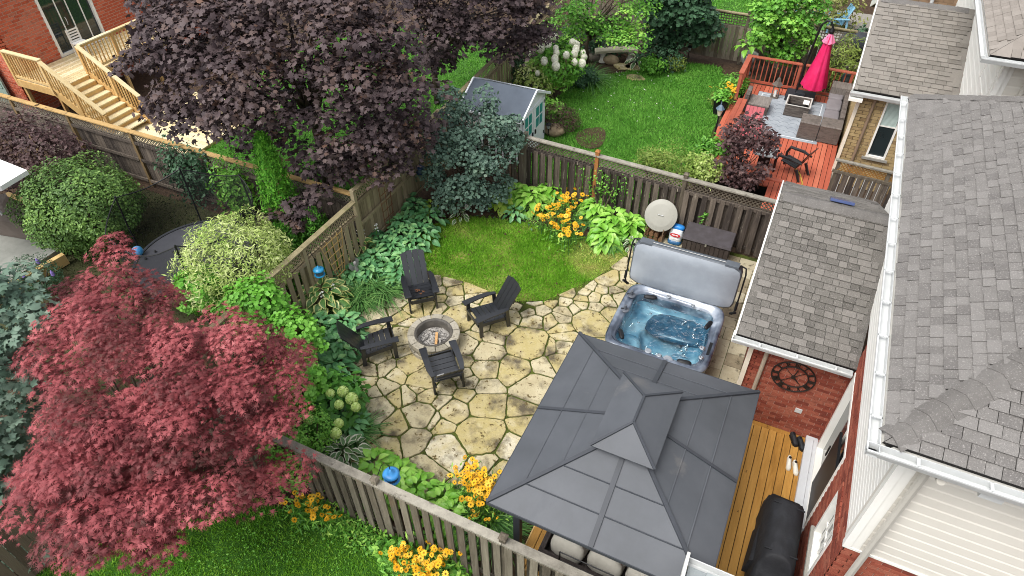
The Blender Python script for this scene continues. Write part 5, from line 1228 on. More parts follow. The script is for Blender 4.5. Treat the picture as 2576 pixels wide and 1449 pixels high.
b.build('sides', wk, wt); b = MB(); b.box(-.57, .07, 21.80, 22.42, .45, .55); b.build('well', black_metal, wt)
b = MB(); b.box(-.12, .065, 22.1, 22.415, .74, .75); b.build('paper', white_vinyl, wt)
b = MB()
for a in ((-.64, .14, 21.73, 21.77), (-.64, .14, 22.45, 22.49), (-.64, -.60, 21.77, 22.45), (.10, .14, 21.77, 22.45)): b.box(*a, .80, .815)
b.build('rim', mat('pale_edge', ['#b9b6b0'], .6), wt)
so_ = thing('wicker_sofa', 'L shaped grey wicker sofa along the yellow brick wall', 'sofa', (.9, 21.5, .4))
for k in range(3):
    b = MB(); b.box(.60, 1.02, 21.15 + k * .82, 21.94 + k * .82, .43, .72); b.build('base', wk, so_)
    cushion(MB(), (.80, 21.55 + k * .82, .76), (.46, .8, .14), None, 6).build('seat_cushion', gcu, so_)
b = MB(); b.box(1.04, 1.18, 21.1, 23.65, .43, 1.0); b.build('backrest', wk, so_)
for x0_, x1_ in ((-.02, .55), (.57, 1.18)): b = MB(); b.box(x0_, x1_, 20.42, 21.1, .43, .93); b.build('corner_block', wk, so_); b = MB(); b.box(x0_ + .01, x1_ - .01, 20.41, 20.50, .932, .95); b.build('top_edge', wk2, so_)
b = MB(); b.box(.58, 1.2, 23.1, 23.62, .73, 1.05); b.build('end_back', wk2, so_)
um = thing('patio_umbrella', 'closed bright pink cantilever umbrella on the red deck', 'umbrella', (-.35, 23.2, .4))
pink = mat('pink_canvas', ['#b80f4c', '#d6205f', '#e0437a'], .7, 2, .7, 0, trans=.1)
B0, B1 = Vector((.02, 23.05, .95)), Vector((.06, 23.15, 2.72)); b = MB(); n = 24; d_ = (B1 - B0)
for i, (f_, r_) in enumerate(((0, .33), (.25, .27), (.55, .18), (.8, .115), (.93, .09), (1, .03))):
    c_ = B0 + d_ * f_ + Vector((0, 0, 0))
    for k in range(n):
        t = 2 * math.pi * k / n; fl = 1 + .28 * math.cos(8 * t) * (1 - .4 * f_); b.v.append((c_.x + r_ * fl * math.cos(t), c_.y + r_ * fl * math.sin(t), c_.z + (.05 * math.cos(8 * t) if i == 0 else 0)))
for i in range(5):
    for k in range(n): l = (k + 1) % n; b.f.append((i * n + k, i * n + l, (i + 1) * n + l, (i + 1) * n + k)); b.m.append(0); b.rnd.append(.5)
b.build('canopy', pink, um, smooth=True)
b = MB(); loft(b, [[(B1.x + .17 * (1 + .2 * math.cos(6 * t)) * math.cos(t), B1.y + .17 * (1 + .2 * math.cos(6 * t)) * math.sin(t), B1.z - .30 + .03 * math.cos(6 * t)) for t in [2 * math.pi * k / 24 for k in range(24)]], [(B1.x + .05 * math.cos(t), B1.y + .05 * math.sin(t), B1.z) for t in [2 * math.pi * k / 24 for k in range(24)]]]); b.build('canopy_collar', mat('faded_pink_canvas', ['#d56a92', '#df86a6'], .8, 3, .6, 0), um)
b = MB(); b.tube([B1 - Vector((0, 0, .05)), B1 + Vector((0, 0, .18)), B1 + Vector((-.1, .02, .34)), B1 + Vector((-.22, .04, .34)), B1 + Vector((-.35, .06, .2)), Vector((-.42, 23.3, 1.6)), Vector((-.45, 23.3, .5))], .035, 8); b.build('mast', black_metal, um)
b = MB(); b.lathe([(.06, -.02), (.085, .06), (.05, .16)], B1, 12); b.build('hub', black_metal, um)
b = MB(); b.box(-.75, .18, 22.85, 23.55, .41, .56); b.box(-.45, -.15, 23.05, 23.35, .56, .64); b.build('base', mat('base_plastic', ['#23262b', '#32363c'], .5, 3, .6, 0), um)
ln = thing('lantern', 'grey metal candle lantern on the red deck by the railing', 'lantern', (-1.05, 23.0, .4))
for q_ in ((-.1, -.1), (.1, -.1), (.1, .1), (-.1, .1)): piece('corner_bar', bronze, (-1.08 + q_[0], 22.95 + q_[1], .64), (.025, .025, .42), ln)
b = MB(); b.box(-1.21, -.95, 22.82, 23.08, .40, .44); b.build('base', bronze, ln); b = MB(); b.lathe([(.19, .85), (.08, .98), (.06, 1.06), (.02, 1.12)], (-1.08, 22.95, 0), 4); b.build('roof', bronze, ln); b = MB(); b.lathe([(.05, .44), (.05, .66)], (-1.08, 22.95, 0), 12); b.build('candle', white_vinyl, ln)
# black plastic chair and side table, hose
pc = make_chair_plain = thing('plastic_chair', 'black moulded plastic chair on the red deck planks', 'chair', (.1, 18.3, .4), rz=R(158))
def loc(par, x_, y_, z_): return wmat(par) @ Vector((x_, y_, z_))
bpl = mat('black_plastic', ['#131415', '#1e1f21'], .35, 5, .5, 0, spec=.5)
for i in range(5): b = MB(); b.hexa([loc(pc, *v) for v in ((-.22, -.22 + i * .09, .32), (.25, -.22 + i * .09, .38), (.25, -.14 + i * .09, .38), (-.22, -.14 + i * .09, .32), (-.22, -.22 + i * .09, .34), (.25, -.22 + i * .09, .40), (.25, -.14 + i * .09, .40), (-.22, -.14 + i * .09, .34))]); b.build('seat_slat', bpl, pc)
for i in range(5): b = MB(); y_ = -.22 + i * .09; b.hexa([loc(pc, *v) for v in ((-.22, y_, .30), (-.20, y_, .30), (-.20, y_ + .08, .30), (-.22, y_ + .08, .30), (-.50, y_ * 1.1, .92), (-.48, y_ * 1.1, .92), (-.48, y_ * 1.1 + .09, .92), (-.50, y_ * 1.1 + .09, .92))]); b.build('back_slat', bpl, pc)
for s in (-1, 1):
    b = MB(); b.tube([loc(pc, .34, s * .3, .0), loc(pc, .36, s * .31, .4), loc(pc, .30, s * .32, .58), loc(pc, -.1, s * .32, .60), loc(pc, -.38, s * .28, .56)], [.035, .04, .045, .045, .03], 8); b.build('armrest', bpl, pc)
    b = MB(); b.tube([loc(pc, -.45, s * .27, 0), loc(pc, -.28, s * .26, .32)], [.035, .045], 8); b.build('leg', bpl, pc)
stb = thing('side_table', 'small grey topped table beside the black plastic chair', 'table', (-.62, 18.2, .4)); 
b = MB(); b.box(-.95, -.36, 17.95, 18.55, .92, .95); b.build('top', mat('grey_top', ['#7f8283', '#939697'], .5, 4, .6, 0), stb); b = MB(); b.box(-.82, -.5, 18.08, 18.42, .42, .92); b.build('pedestal', bpl, stb)
b = MB(); b.box(-.86, -.74, 18.36, 18.44, .951, .975); b.build('dish', white_vinyl, stb)
rc_ = thing('pink_chair', 'faded red garden chair half hidden by the burgundy shrub', 'chair', (-1.35, 19.6, .4))
fred = mat('faded_red', ['#a34a52', '#bb6a6f'], .7, 4, .6, .4)
for i in range(5): piece('back_slat', fred, (-1.60 + i * .11, 19.85, 1.0), (.1, .02, .8), rc_, Matrix.Rotation(R(-24), 4, 'X'))
for i in range(4): piece('seat_slat', fred, (-1.38, 19.2 + i * .13, .74), (.55, .12, .02), rc_)
for s in (-1, 1): piece('armrest', fred, (-1.38 + s * .33, 19.4, .98), (.12, .7, .022), rc_); piece('leg', fred, (-1.38 + s * .33, 19.1, .69), (.04, .09, .56), rc_); piece('leg', fred, (-1.38 + s * .33, 19.72, .69), (.04, .09, .56), rc_)
b = MB(); pts = [P(2000, 470, .41), P(2012, 480, .41), P(2018, 462, .41), P(2012, 440, .41), P(2000, 425, .41)]; b.tube([(p_.x, p_.y, .43) for p_ in pts], .018, 6); tag(b.build('garden_hose', mat('yellow_hose', ['#b59a3c', '#c9b04f'], .5, 5, .5, 0)), 'yellow garden hose curling round the plastic chair leg', 'hose')
lp = thing('lamp_post', 'black lantern post standing at the step of the red deck', 'lamp', (-2.3, 19.3, 0)); 
b = MB(); b.lathe([(.05, 0), (.05, .1), (.03, .15), (.025, 1.15), (.045, 1.2)], (-2.32, 19.3, 0), 10); b.build('post', black_metal, lp)
b = MB(); b.lathe([(.045, 1.2), (.10, 1.42)], (-2.32, 19.3, 0), 6); b.build('lamp_glass', mat('clear_lamp', ['#c9c4a8', '#ded9c0'], .2, 4, .5, 0), lp); b = MB(); b.lathe([(.14, 1.42), (.06, 1.52), (.02, 1.56), (.012, 1.66)], (-2.32, 19.3, 0), 6); b.build('lamp_roof', mat('steel_blue', ['#4d6070', '#5f7283'], .4, 4, .5, 0), lp)
b = MB()
sp = thing('round_speaker', 'round dark green ball ornament on the far end of the sofa', 'ornament', (.95, 23.9, 1.0)); b.lathe([(.01, .86), (.12, .9), (.18, 1.05), (.12, 1.2), (.01, 1.25)], (.95, 23.95, 0), 16); b.build('ball', mat('dark_teal_ball', ['#33403f', '#43504f'], .6, 4, .5, 0), sp, smooth=True)
piece('stand', black_metal, (.95, 23.95, .64), (.1, .1, .46), sp)
gm = thing('latticed_gate', 'old wooden lattice topped gate panel beside the yellow brick wall', 'gate', (2.0, 17.1, 0))
Lg = [(1.25, 17.100), (3.2, 16.950)]
piece_bar('top_rail', wood_cap, (1.1, 17.120, 1.75), (3.3, 17.000, 1.75), .1, .04, gm); piece_bar('mid_rail', wood_grey, (1.1, 17.120, 1.42), (3.3, 17.000, 1.42), .06, .08, gm)
for xx in (1.2, 2.4): piece('post', wood_grey, (xx, 17.150 - (xx - 1.2) * .05, .85), (.09, .09, 1.7), gm)
b = MB()
for i in range(26):
    x_ = 1.2 + i * .085; h = .27
    b.bar((x_, 17.110, 1.46), (x_ + h * .9, 17.090, 1.46 + h), .022, .008, up=(0, -1, 0)); b.bar((x_ + h * .9, 17.100, 1.46), (x_, 17.102, 1.46 + h), .022, .008, up=(0, -1, 0))
stuff(b.build('lattice', mat('amber_lattice', ['#7d5526', '#a3763c'], .8, 6, .8, 0, wa=.5), gm))
for i in range(12): piece('board', wood_dark, (1.3 + i * .165, 17.100 - i * .008, .7), (.13, .02, 1.36), gm)
for i in range(10): piece('wire', white_metal, (1.35 + i * .19, 17.040, .75), (.012, .012, 1.3), gm)

# ------------------------------------------------------------------ far right garden: blue chairs, covered grill
def simple_adirondack(name, label, loc_, rz, mt):
    t = thing(name, label, 'chair', loc_, 'blue garden chairs beyond the far fence', rz=rz)
    for i in range(5): b = MB(); y_ = -.26 + i * .11; b.hexa([loc(t, *v) for v in ((-.2, y_, .28), (-.18, y_, .28), (-.18, y_ + .1, .28), (-.2, y_ + .1, .28), (-.5, y_ * 1.1, 1.0), (-.48, y_ * 1.1, 1.0), (-.48, y_ * 1.1 + .11, 1.0), (-.5, y_ * 1.1 + .11, 1.0))]); b.build('back_slat', mt, t)
    for i in range(5): b = MB(); x_ = -.2 + i * .12; b.hexa([loc(t, *v) for v in ((x_, -.27, .3 + i * .02), (x_ + .11, -.27, .32 + i * .02), (x_ + .11, .27, .32 + i * .02), (x_, .27, .3 + i * .02), (x_, -.27, .32 + i * .02), (x_ + .11, -.27, .34 + i * .02), (x_ + .11, .27, .34 + i * .02), (x_, .27, .32 + i * .02))]); b.build('seat_slat', mt, t)
    for s in (-1, 1):
        b = MB(); b.bar(loc(t, .42, s * .33, .56), loc(t, -.4, s * .33, .55), .12, .025); b.build('armrest', mt, t)
        b = MB(); b.bar(loc(t, .34, s * .32, 0), loc(t, .34, s * .32, .55), .09, .03); b.build('leg', mt, t); b = MB(); b.bar(loc(t, -.42, s * .3, 0), loc(t, -.34, s * .3, .54), .08, .03); b.build('leg', mt, t)
simple_adirondack('garden_chair', 'pale blue slatted garden chair by the brown brick wall', tuple(P(2095, 75, .25)), R(200), mat('pale_blue_paint', ['#6fa3c0', '#8bbbd4'], .6, 4, .6, .4))
simple_adirondack('garden_chair', 'bright turquoise garden chair at the very top edge', tuple(P(2030, 28, .2)), R(160), mat('turquoise_paint', ['#1f93b5', '#2fb0d2'], .6, 4, .6, .4))
ft = thing('raised_terrace', 'low timber terrace holding the blue chair at the top edge', 'terrace', (-.3, 28.6, 0)); b = MB(); b.box(-2.0, 1.48, 27.2, 33, .0, .22); b.build('slab', concrete, ft); piece('edge', wood_cap, (-.3, 27.15, .2), (3.6, .1, .14), ft)
cg = thing('covered_barbecue', 'barbecue under a grey black cover by the roof edge', 'grill', (.9, 27.4, 0)); b = MB(); cushion(b, (.95, 27.5, .95), (1.1, .65, .75), None, 3.5); b.build('cover', mat('charcoal_cover', ['#2b2e33', '#3b3f45'], .6, 4, .6, 0), cg); b = MB(); b.box(.5, 1.4, 27.25, 27.75, .22, .75); b.build('cart', black_metal, cg)

# ------------------------------------------------------------------ timber stairs and landing on the left
st = thing('timber_stairs', 'new timber stairs and railed landing at the orange brick house', 'stairs', (-22, 12.5, 0))
ZL = 1.45
k = -23.95
while k < -22.0: piece('landing_plank', wood_newx, (k + .07, 14.25, ZL - .02), (.132, 5.1, .036), st); k += .143
b = MB(); b.box(-23.95, -21.98, 11.68, 11.72, ZL - .25, ZL); b.box(-22.0, -21.96, 13.0, 16.75, ZL - .25, ZL); b.build('rim_joist', wood_new, st)
NS = 8; run = .262; rise = (ZL - .12) / (NS + 1)
for i in range(NS):
    xx = -21.96 + i * run; z_ = ZL - rise * (i + 1)
    piece('tread', wood_newx, (xx + run / 2 + .01, 12.32, z_), (run + .02, 1.2, .036), st)
    piece('riser', wood_new, (xx, 12.32, z_ + rise / 2 + .0), (.025, 1.18, rise - .04), st)
for yy in (11.68, 12.95): piece_bar('stringer', wood_new, (-22.0, yy, ZL - .12), (-19.85, yy, .02), .04, .26, st)
def railing(par, p0, p1, n_, h=.95, posts=(0, 1)):
    p0 = Vector(p0); p1 = Vector(p1); up_ = Vector((0, 0, h))
    piece_bar('handrail', wood_newx, p0 + up_, p1 + up_, .14, .036, par)
    piece_bar('lower_rail', wood_new, p0 + Vector((0, 0, .1)), p1 + Vector((0, 0, .1)), .04, .08, par); piece_bar('upper_rail', wood_new, p0 + Vector((0, 0, h - .06)), p1 + Vector((0, 0, h - .06)), .04, .08, par)
    for f_ in posts: q_ = p0.lerp(p1, f_); piece('newel_post', wood_new, q_ + Vector((0, 0, h / 2 - .08)), (.095, .095, h + .1), par)
    for i in range(1, n_): q_ = p0.lerp(p1, i / n_); piece('baluster', wood_new, q_ + Vector((0, 0, h / 2 + .02)), (.036, .036, h - .12), par)
railing(st, (-23.9, 11.72, ZL), (-22.1, 11.72, ZL), 13)
railing(st, (-22.0, 11.64, ZL), (-19.88, 11.64, .12), 16, posts=(0, .5, 1))
railing(st, (-22.0, 12.98, ZL), (-19.88, 12.98, .12), 16, posts=(0, .5, 1))
railing(st, (-22.0, 13.05, ZL), (-22.0, 14.3, ZL), 9, posts=(1,))
railing(st, (-22.0, 14.3, ZL), (-22.0, 15.6, ZL), 9, posts=(1,))
for q_ in ((-22.1, 11.8), (-23.8, 11.8), (-22.1, 14.3), (-22.1, 15.6)): piece('support_post', wood_new, (*q_, ZL / 2 - .13), (.1, .1, ZL - .24), st)
ld_ = thing('ground_deck', 'pale low plank deck at the foot of the timber stairs', 'deck', (-18.5, 13, 0)); k = 11.3
while k < 15.4: piece('plank', wood_newx, (-18.6, k, .09), (3.2, .136, .036), ld_); k += .143
b = MB(); b.box(-20.2, -17.0, 11.25, 15.35, .0, .07); b.build('frame', wood_new, ld_)
gt = thing('mint_door', 'pale mint panelled garden gate by the orange brick wall', 'door', (-25.1, 11.7, 0))
mint = mat('mint_paint', ['#8fa79c', '#a5bbb0'], .6, 4, .6, 0)
b = MB(); b.box(-25.6, -24.7, 11.60, 11.66, .05, 2.05); b.build('leaf', mint, gt)
for z_ in (.35, 1.0, 1.65): b = MB(); b.box(-25.5, -24.8, 11.58, 11.602, z_ - .02, z_ + .28); b.build('panel', mint, gt)
b = MB(); b.bar((-25.0, 11.575, 1.35), (-24.76, 11.575, 1.5), .012, .02); b.build('latch', black_metal, gt)
ich = thing('slatted_chair', 'white slatted chair seen through the sliding door', 'chair', (-23.5, 13.9, 1.45)); 
for i in range(5): piece('back_slat', white_vinyl, (-23.6, 14.0, 1.95 + i * .09), (.02, .42, .045), ich)
for yy in (13.8, 14.2): piece('leg', white_vinyl, (-23.6, yy, 1.9), (.03, .03, .9), ich); piece('leg', white_vinyl, (-23.2, yy, 1.68), (.03, .03, .45), ich)
piece('seat', white_vinyl, (-23.4, 14.0, 1.9), (.44, .44, .03), ich)

# ------------------------------------------------------------------ trampoline, covered furniture, canopy on the left
tm = thing('trampoline', 'round black trampoline with sagging safety net beside the clipped shrub', 'trampoline', (-12.1, 7.75, 0))
TC = Vector((-12.1, 7.75, .9)); mat_bl = mat('trampoline_mat', ['#3a3b40', '#494a50'], .7, 2, .7, 0)
circ = lambda r_, z_, n=48: [(TC.x + r_ * math.cos(2 * math.pi * k / n), TC.y + r_ * math.sin(2 * math.pi * k / n), z_) for k in range(n)]
b = MB(); b.poly(circ(1.42, .90)); b.build('mat', mat_bl, tm)
b = MB(); loft(b, [circ(1.44, .89), circ(1.44, .905), circ(1.52, .90), circ(1.54, .87)]); b.build('pad', mat('dark_pad', ['#202227', '#2d3037'], .6, 3, .6, 0), tm)
b = MB(); b.tube(circ(1.52, .86), .025, 6, closed=True); b.build('frame', black_metal, tm)
for k in range(6):
    a = 2 * math.pi * k / 6 + .25; x_, y_ = TC.x + 1.62 * math.cos(a), TC.y + 1.62 * math.sin(a)
    b = MB(); b.tube([(x_, y_, .0), (x_, y_, 1.6), (x_ - .05 * math.cos(a), y_ - .05 * math.sin(a), 2.45)], .022, 6); b.build('net_pole', black_metal, tm)
def net_ring(z_, r_, sag): return [(TC.x + r_ * math.cos(2 * math.pi * k / 48), TC.y + r_ * math.sin(2 * math.pi * k / 48), z_ - sag * abs(math.sin(3 * (2 * math.pi * k / 48 - .25)))) for k in range(48)]
b = MB(); loft(b, [net_ring(.92, 1.5, 0), net_ring(1.7, 1.52, .1), net_ring(2.42, 1.56, .22)]); b.build('net', mat('black_net', ['#1a1b1d'], .9, alpha=.38), tm)
b = MB(); b.tube(net_ring(2.42, 1.56, .22), .014, 5, closed=True); b.build('net_cord', black_metal, tm)
pB = P(346, 632, 1.02); b = MB(); cushion(b, pB, (.26, .26, .26), None, 2.0); tag(b.build('ball', mat('blue_ball', ['#1f5fa0', '#3f93cf', '#8cc4e6'], .4, 4, .9, 0)), 'shiny blue ball resting on the trampoline edge', 'ball')
for k, (px, py) in enumerate(((390, 632), (366, 650), (437, 634))):
    p_ = P(px, py, .93); b = MB(); cushion(b, p_, (.07, .06, .05), None, 2); tag(b.build('toy', black_metal), ['small dark object on the trampoline mat, middle of the three', 'small dark object on the trampoline mat nearest the blue ball', 'tiny dark object on the trampoline mat furthest right'][k], 'toy', 'bits on the trampoline mat')
tr_ = thing('stone_terrace', 'grey slab terrace edged with timber under the covered furniture', 'terrace', (-17.5, 6.0, 0))
A_ = P(160, 640, .3); B_ = P(20, 720, .3)
b = MB(); ter = [P(150, 625, .3), P(25, 705, .3), P(-160, 640, .3), P(-60, 545, .3)]; b.prism([(p_.x, p_.y) for p_ in ter][::-1], .0, .3); b.build('slab', mat('terrace_slab', ['#6f706a', '#84857e', '#90918a'], .9, 3, .8, 0, bump=.2), tr_)
a0, a1 = P(160, 640, .3), P(15, 722, .3); piece_bar('edging', wood_new, (a0.x, a0.y, .18), (a1.x, a1.y, .18), .14, .3, tr_)
cf = thing('covered_furniture', 'garden furniture under a creased brown cover on the terrace', 'furniture', P(50, 590, .3))
cov = mat('brown_cover', ['#4a423d', '#5f564f', '#6d645d'], .8, 3, .8, 0, bump=.5, bs=4)
base_ = [P(102, 609, .32), P(150, 590, .32), P(20, 500, .32), P(-90, 520, .32), P(-60, 580, .32)]
b = MB(); ins_ = [P(62, 566, .95), P(88, 545, .95), P(20, 485, .95), P(-70, 500, .95), P(-50, 545, .95)]
for i in range(5): j = (i + 1) % 5; b.poly([base_[i], base_[j], ins_[j], ins_[i]])
cpt = sum(ins_, Vector()) / 5 + Vector((0, 0, .12))
for i in range(5): b.poly([ins_[i], ins_[(i + 1) % 5], cpt])
b.build('cover', cov, cf)
hd = MB(); e0, e1 = P(20, 488, 1.1), P(88, 515, 1.1)
tag(piece_bar('timber_rail', wood_new, e0, e1, .08, .1, None), 'short honey timber rail behind the covered furniture', 'rail')
cn = thing('white_canopy', 'corner of a white canopy at the left edge', 'canopy', (-19.5, 7.8, 0))
q = [P(68, 428, 2.3), P(0, 401, 2.3), P(-200, 340, 2.3), P(-200, 520, 2.3), P(0, 469, 2.3)]; b = MB(); slab(b, q[::-1] if area([(p_.x, p_.y) for p_ in q]) < 0 else q, .12); b.build('sheet', mat('white_canvas', ['#dcdcda', '#ebebea'], .7, 2, .6, 0), cn)
pp = P(-60, 440, 2.2); b = MB(); b.tube([(pp.x, pp.y, 0), (pp.x, pp.y, 2.2)], .03, 6); b.build('pole', white_metal, cn)
# ------------------------------------------------------------------ foliage
def fan(center, outer, z=.04):
    """leaf template: fan of triangles about a raised centre"""
    v = [(center[0], center[1], z)] + [(p[0], p[1], p[2] if len(p) > 2 else 0.0) for p in outer]; n = len(outer)
    return np.array(v), np.array([(0, 1 + i, 1 + (i + 1) % n) for i in range(n)])
def star(c, rad, droop=.06):
    o = [];
    for a, r in rad: t = math.radians(a); o.append((c + r * math.cos(t), r * math.sin(t), -droop * (r / .6) ** 2))
    return o
def lobed(tips, notch, c=.42):
    """symmetric palmate leaf; tips [(angle, r)], notches between"""
    rad = []
    full = [(-a, r) for a, r in tips[::-1] if a > 0] + tips
    for i, (a, r) in enumerate(full):
        rad.append((a, r))
        if i < len(full) - 1: rad.append(((a + full[i + 1][0]) / 2, notch * (1 if abs(a) < 90 else 1.1)))
    rad.append((180, c * .75))
    return fan((c, 0), star(c, rad))
T_MAPLE = lobed([(0, .58), (58, .56), (118, .40)], .30)
T_JAP = lobed([(0, .72), (36, .66), (74, .58), (118, .40)], .11, .32)
T_OVAL = (np.array([(0, 0, 0), (.30, .26, .05), (.75, .20, .03), (1, 0, -.06), (.75, -.20, .03), (.30, -.26, .05)]), np.array([(0, 4, 5), (0, 3, 4), (0, 2, 3), (0, 1, 2)]))
T_ROUND = (np.array([(0, 0, 0), (.2, .36, .04), (.6, .46, .04), (1, 0.12, -.02), (1, -.12, -.02), (.6, -.46, .04), (.2, -.36, .04)]), np.array([(0, 5, 6), (0, 4, 5), (0, 3, 4), (0, 2, 3), (0, 1, 2)]))
T_WILLOW = (np.array([(0, 0, 0), (.4, .11, .03), (1, 0, -.05), (.4, -.11, .03)]), np.array([(0, 3, 2), (0, 2, 1)]))
T_SPRAY = (np.array([(0, 0, 0), (.35, .2, .02), (.6, .06, 0), (.85, .22, 0), (1, 0, 0), (.8, -.2, 0), (.55, -.06, 0), (.35, -.2, .02)]), np.array([(0, 1, 2), (2, 3, 4), (2, 4, 6), (4, 5, 6), (0, 2, 6), (0, 6, 7)]))
T_BLADE = (np.array([(0, -.03, 0), (0, .03, 0), (.5, .028, .16), (.5, -.028, .16), (1, 0, 0)]), np.array([(0, 1, 2), (0, 2, 3), (3, 2, 4)]))

def leaf_mass(name, par, mt, pts, nrm, size, T, g, tang=None, rnd=None):
    tv, tf = T; n = len(pts)
    nrm = nrm / np.linalg.norm(nrm, axis=1, keepdims=True)
    if tang is None: tang = g.normal(size=(n, 3))
    tang = tang - nrm * (tang * nrm).sum(1, keepdims=True); tang /= np.linalg.norm(tang, axis=1, keepdims=True) + 1e-9
    bi = np.cross(nrm, tang); s = np.asarray(size).reshape(-1, 1, 1)
    V = pts[:, None, :] + s * (tang[:, None, :] * tv[None, :, 0:1] + bi[:, None, :] * tv[None, :, 1:2] + nrm[:, None, :] * tv[None, :, 2:3])
    Fc = (np.arange(n) * len(tv))[:, None, None] + tf[None]
    rnd = g.random(n) if rnd is None else rnd
    o = np_mesh(name, V.reshape(-1, 3), Fc.reshape(-1, 3), mt, np.repeat(rnd, len(tf)), par)
    return stuff(o)
def pads_pts(clumps, n, g, up=.8, out=.5, jit=.35, shell=.55, low=-.45):
    """sample leaf positions on ellipsoidal clumps (c, r): mostly on the upper shell"""
    C = np.array([c for c, r in clumps], float); Rr = np.array([r for c, r in clumps], float)
    wgt = (Rr[:, 0] * Rr[:, 1]) ** .9; idx = g.choice(len(C), n, p=wgt / wgt.sum())
    d = g.normal(size=(n, 3)); d /= np.linalg.norm(d, axis=1, keepdims=True); d[:, 2] = np.where(d[:, 2] < low, -d[:, 2], d[:, 2])
    r = shell + (1 - shell) * g.random(n) ** .5
    p = C[idx] + d * Rr[idx] * r[:, None]
    nn = d * out + np.array([0, 0, up]) + g.normal(size=(n, 3)) * jit
    return p, nn, idx
def limbs(name, par, mt, base, tips, r0, g, mid=.45, nmax=24):
    b = MB(); base = Vector(base)
    top = base + Vector((g.normal(0, .05), g.normal(0, .05), (max(t[2] for t in tips) - base.z) * mid))
    b.tube([base, base.lerp(top, .5) + Vector((g.normal(0, .04), g.normal(0, .04), 0)), top], [r0, r0 * .8, r0 * .65], 8)
    o = b.build('trunk', mt, par, smooth=True)
    b = MB(); sel = list(tips); random.shuffle(sel)
    for t in sel[:nmax]:
        t = Vector(t); q = top.lerp(t, .5) + Vector((g.normal(0, .12), g.normal(0, .12), .12)); s = base.lerp(top, random.uniform(.6, 1))
        b.tube([s, q, t], [r0 * .42, r0 * .22, r0 * .06], 5)
    b.build('branches', mt, par, smooth=True)
    return o
def outline_pads(outline, C, Rd, n, rad, g, back=.35, flat=.4, spread=.9, shrink=0):
    """clump centres that fill a crown: seen outline for the width, ellipsoid (C, Rd) for the depth"""
    pl = np.array(outline, float); lo, hi = pl.min(0), pl.max(0); out = []
    C = Vector(C)
    while len(out) < n:
        q = np.array([[g.uniform(lo[0], hi[0]), g.uniform(lo[1], hi[1])]])
        if not in_poly(q, outline)[0]: continue
        px, py = q[0]
        if shrink and not in_poly(np.array([[px + shrink * math.cos(a_), py + shrink * math.sin(a_)] for a_ in np.arange(0, 6.28, .785)]), outline).all(): continue
        d = (FW + RT * ((px - 1288) / F_PX) - UP * ((py - 724.5) / F_PX)).normalized()
        o = Vector((0, 0, CAM_H)) - C; os = Vector((o.x / Rd[0], o.y / Rd[1], o.z / Rd[2])); ds = Vector((d.x / Rd[0], d.y / Rd[1], d.z / Rd[2]))
        a, b_, c_ = ds.dot(ds), os.dot(ds), os.dot(os) - 1; disc = b_ * b_ - a * c_; tm_ = -b_ / a
        h = math.sqrt(disc) / a if disc > 0 else 0
        t = tm_ - h * g.uniform(.55, spread) if g.random() > back else tm_ + h * g.uniform(-.4, .8)
        p = Vector((0, 0, CAM_H)) + d * t
        if p.z < .25: continue
        r = rad * g.uniform(.7, 1.3); out.append(((p.x, p.y, p.z), (r, r, r * flat)))
    return out
def tree(name, label, cat, base, clumps, n, size, T, mt, bark, r0, group=None, seed=1, up=.8, out=.5, jit=.35, shell=.55, mid=.45, low=-.45, clrnd=.6, crown='crown'):
    g = np.random.default_rng(seed); t = thing(name, label, cat, base, group)
    if bark is not None: limbs(name, t, bark, base, [c for c, r in clumps], r0, g, mid)
    p, nn, idx = pads_pts(clumps, n, g, up, out, jit, shell, low)
    cr = g.random(len(clumps)); rnd = np.clip(clrnd * cr[idx] + (1 - clrnd) * g.random(n), 0, 1)
    leaf_mass(crown, t, mt, p, nn, size * g.uniform(.55, 1.3, n), T, g, None, rnd)
    return t
bark = mat('bark', ['#3b332b', '#594e42', '#6f6355'], .95, 6, .8, 0, stretch=(3, 3, .6), bump=.8, bs=30)
def leafm(name, cols, rough=.55, trans=.22, wa=1.0, spec=.35): return mat(name, cols, rough, 1.2, .35, 0, wa=wa, trans=trans, spec=spec, gain=1.3)
L_JAP = leafm('red_maple_leaf', ['#5a4630', '#5a2e2c', '#7f3c40', '#9c4c50', '#b46164', '#c67a7b'], .6, .3)
L_PUR = leafm('purple_maple_leaf', ['#2c2326', '#392e31', '#483b3d', '#584b4b', '#5b473f', '#94694c'], .6, .12, spec=.3)
L_SMOKE = leafm('smoke_leaf', ['#2d3e37', '#435b4f', '#5b7565', '#76927e', '#6d6758'], .55)
L_CEDAR = leafm('cedar_leaf', ['#254a17', '#37671d', '#4f8b29', '#6da838'], .7)
L_WILLOW = leafm('dappled_willow_leaf', ['#5d8230', '#86a648', '#b0c46c', '#d2dc9c', '#e8ecc8'], .6)
L_LIME = leafm('fresh_green_leaf', ['#3f7a1e', '#5a9a2c', '#77b544', '#93c65c'], .5)
L_BOX = leafm('box_leaf', ['#2d4620', '#43632e', '#5e803e', '#7fa350', '#a3c558'], .5)
L_BURG = leafm('burgundy_leaf', ['#322223', '#493535', '#644c4b', '#7d6762'], .55)
L_SILV = leafm('silver_green_leaf', ['#33483a', '#4a6351', '#688270', '#8da28f', '#6f8c56'], .55)
L_GRN = leafm('mid_green_leaf', ['#34621d', '#4b8329', '#6aa53b', '#91c553', '#b9d862'], .5)
L_DKG = leafm('dark_green_leaf', ['#223c26', '#335238', '#496c4e', '#678b6a'], .5)
L_YEL = leafm('yellow_green_leaf', ['#4f6a26', '#71893a', '#93a653', '#b3bd70'], .55)

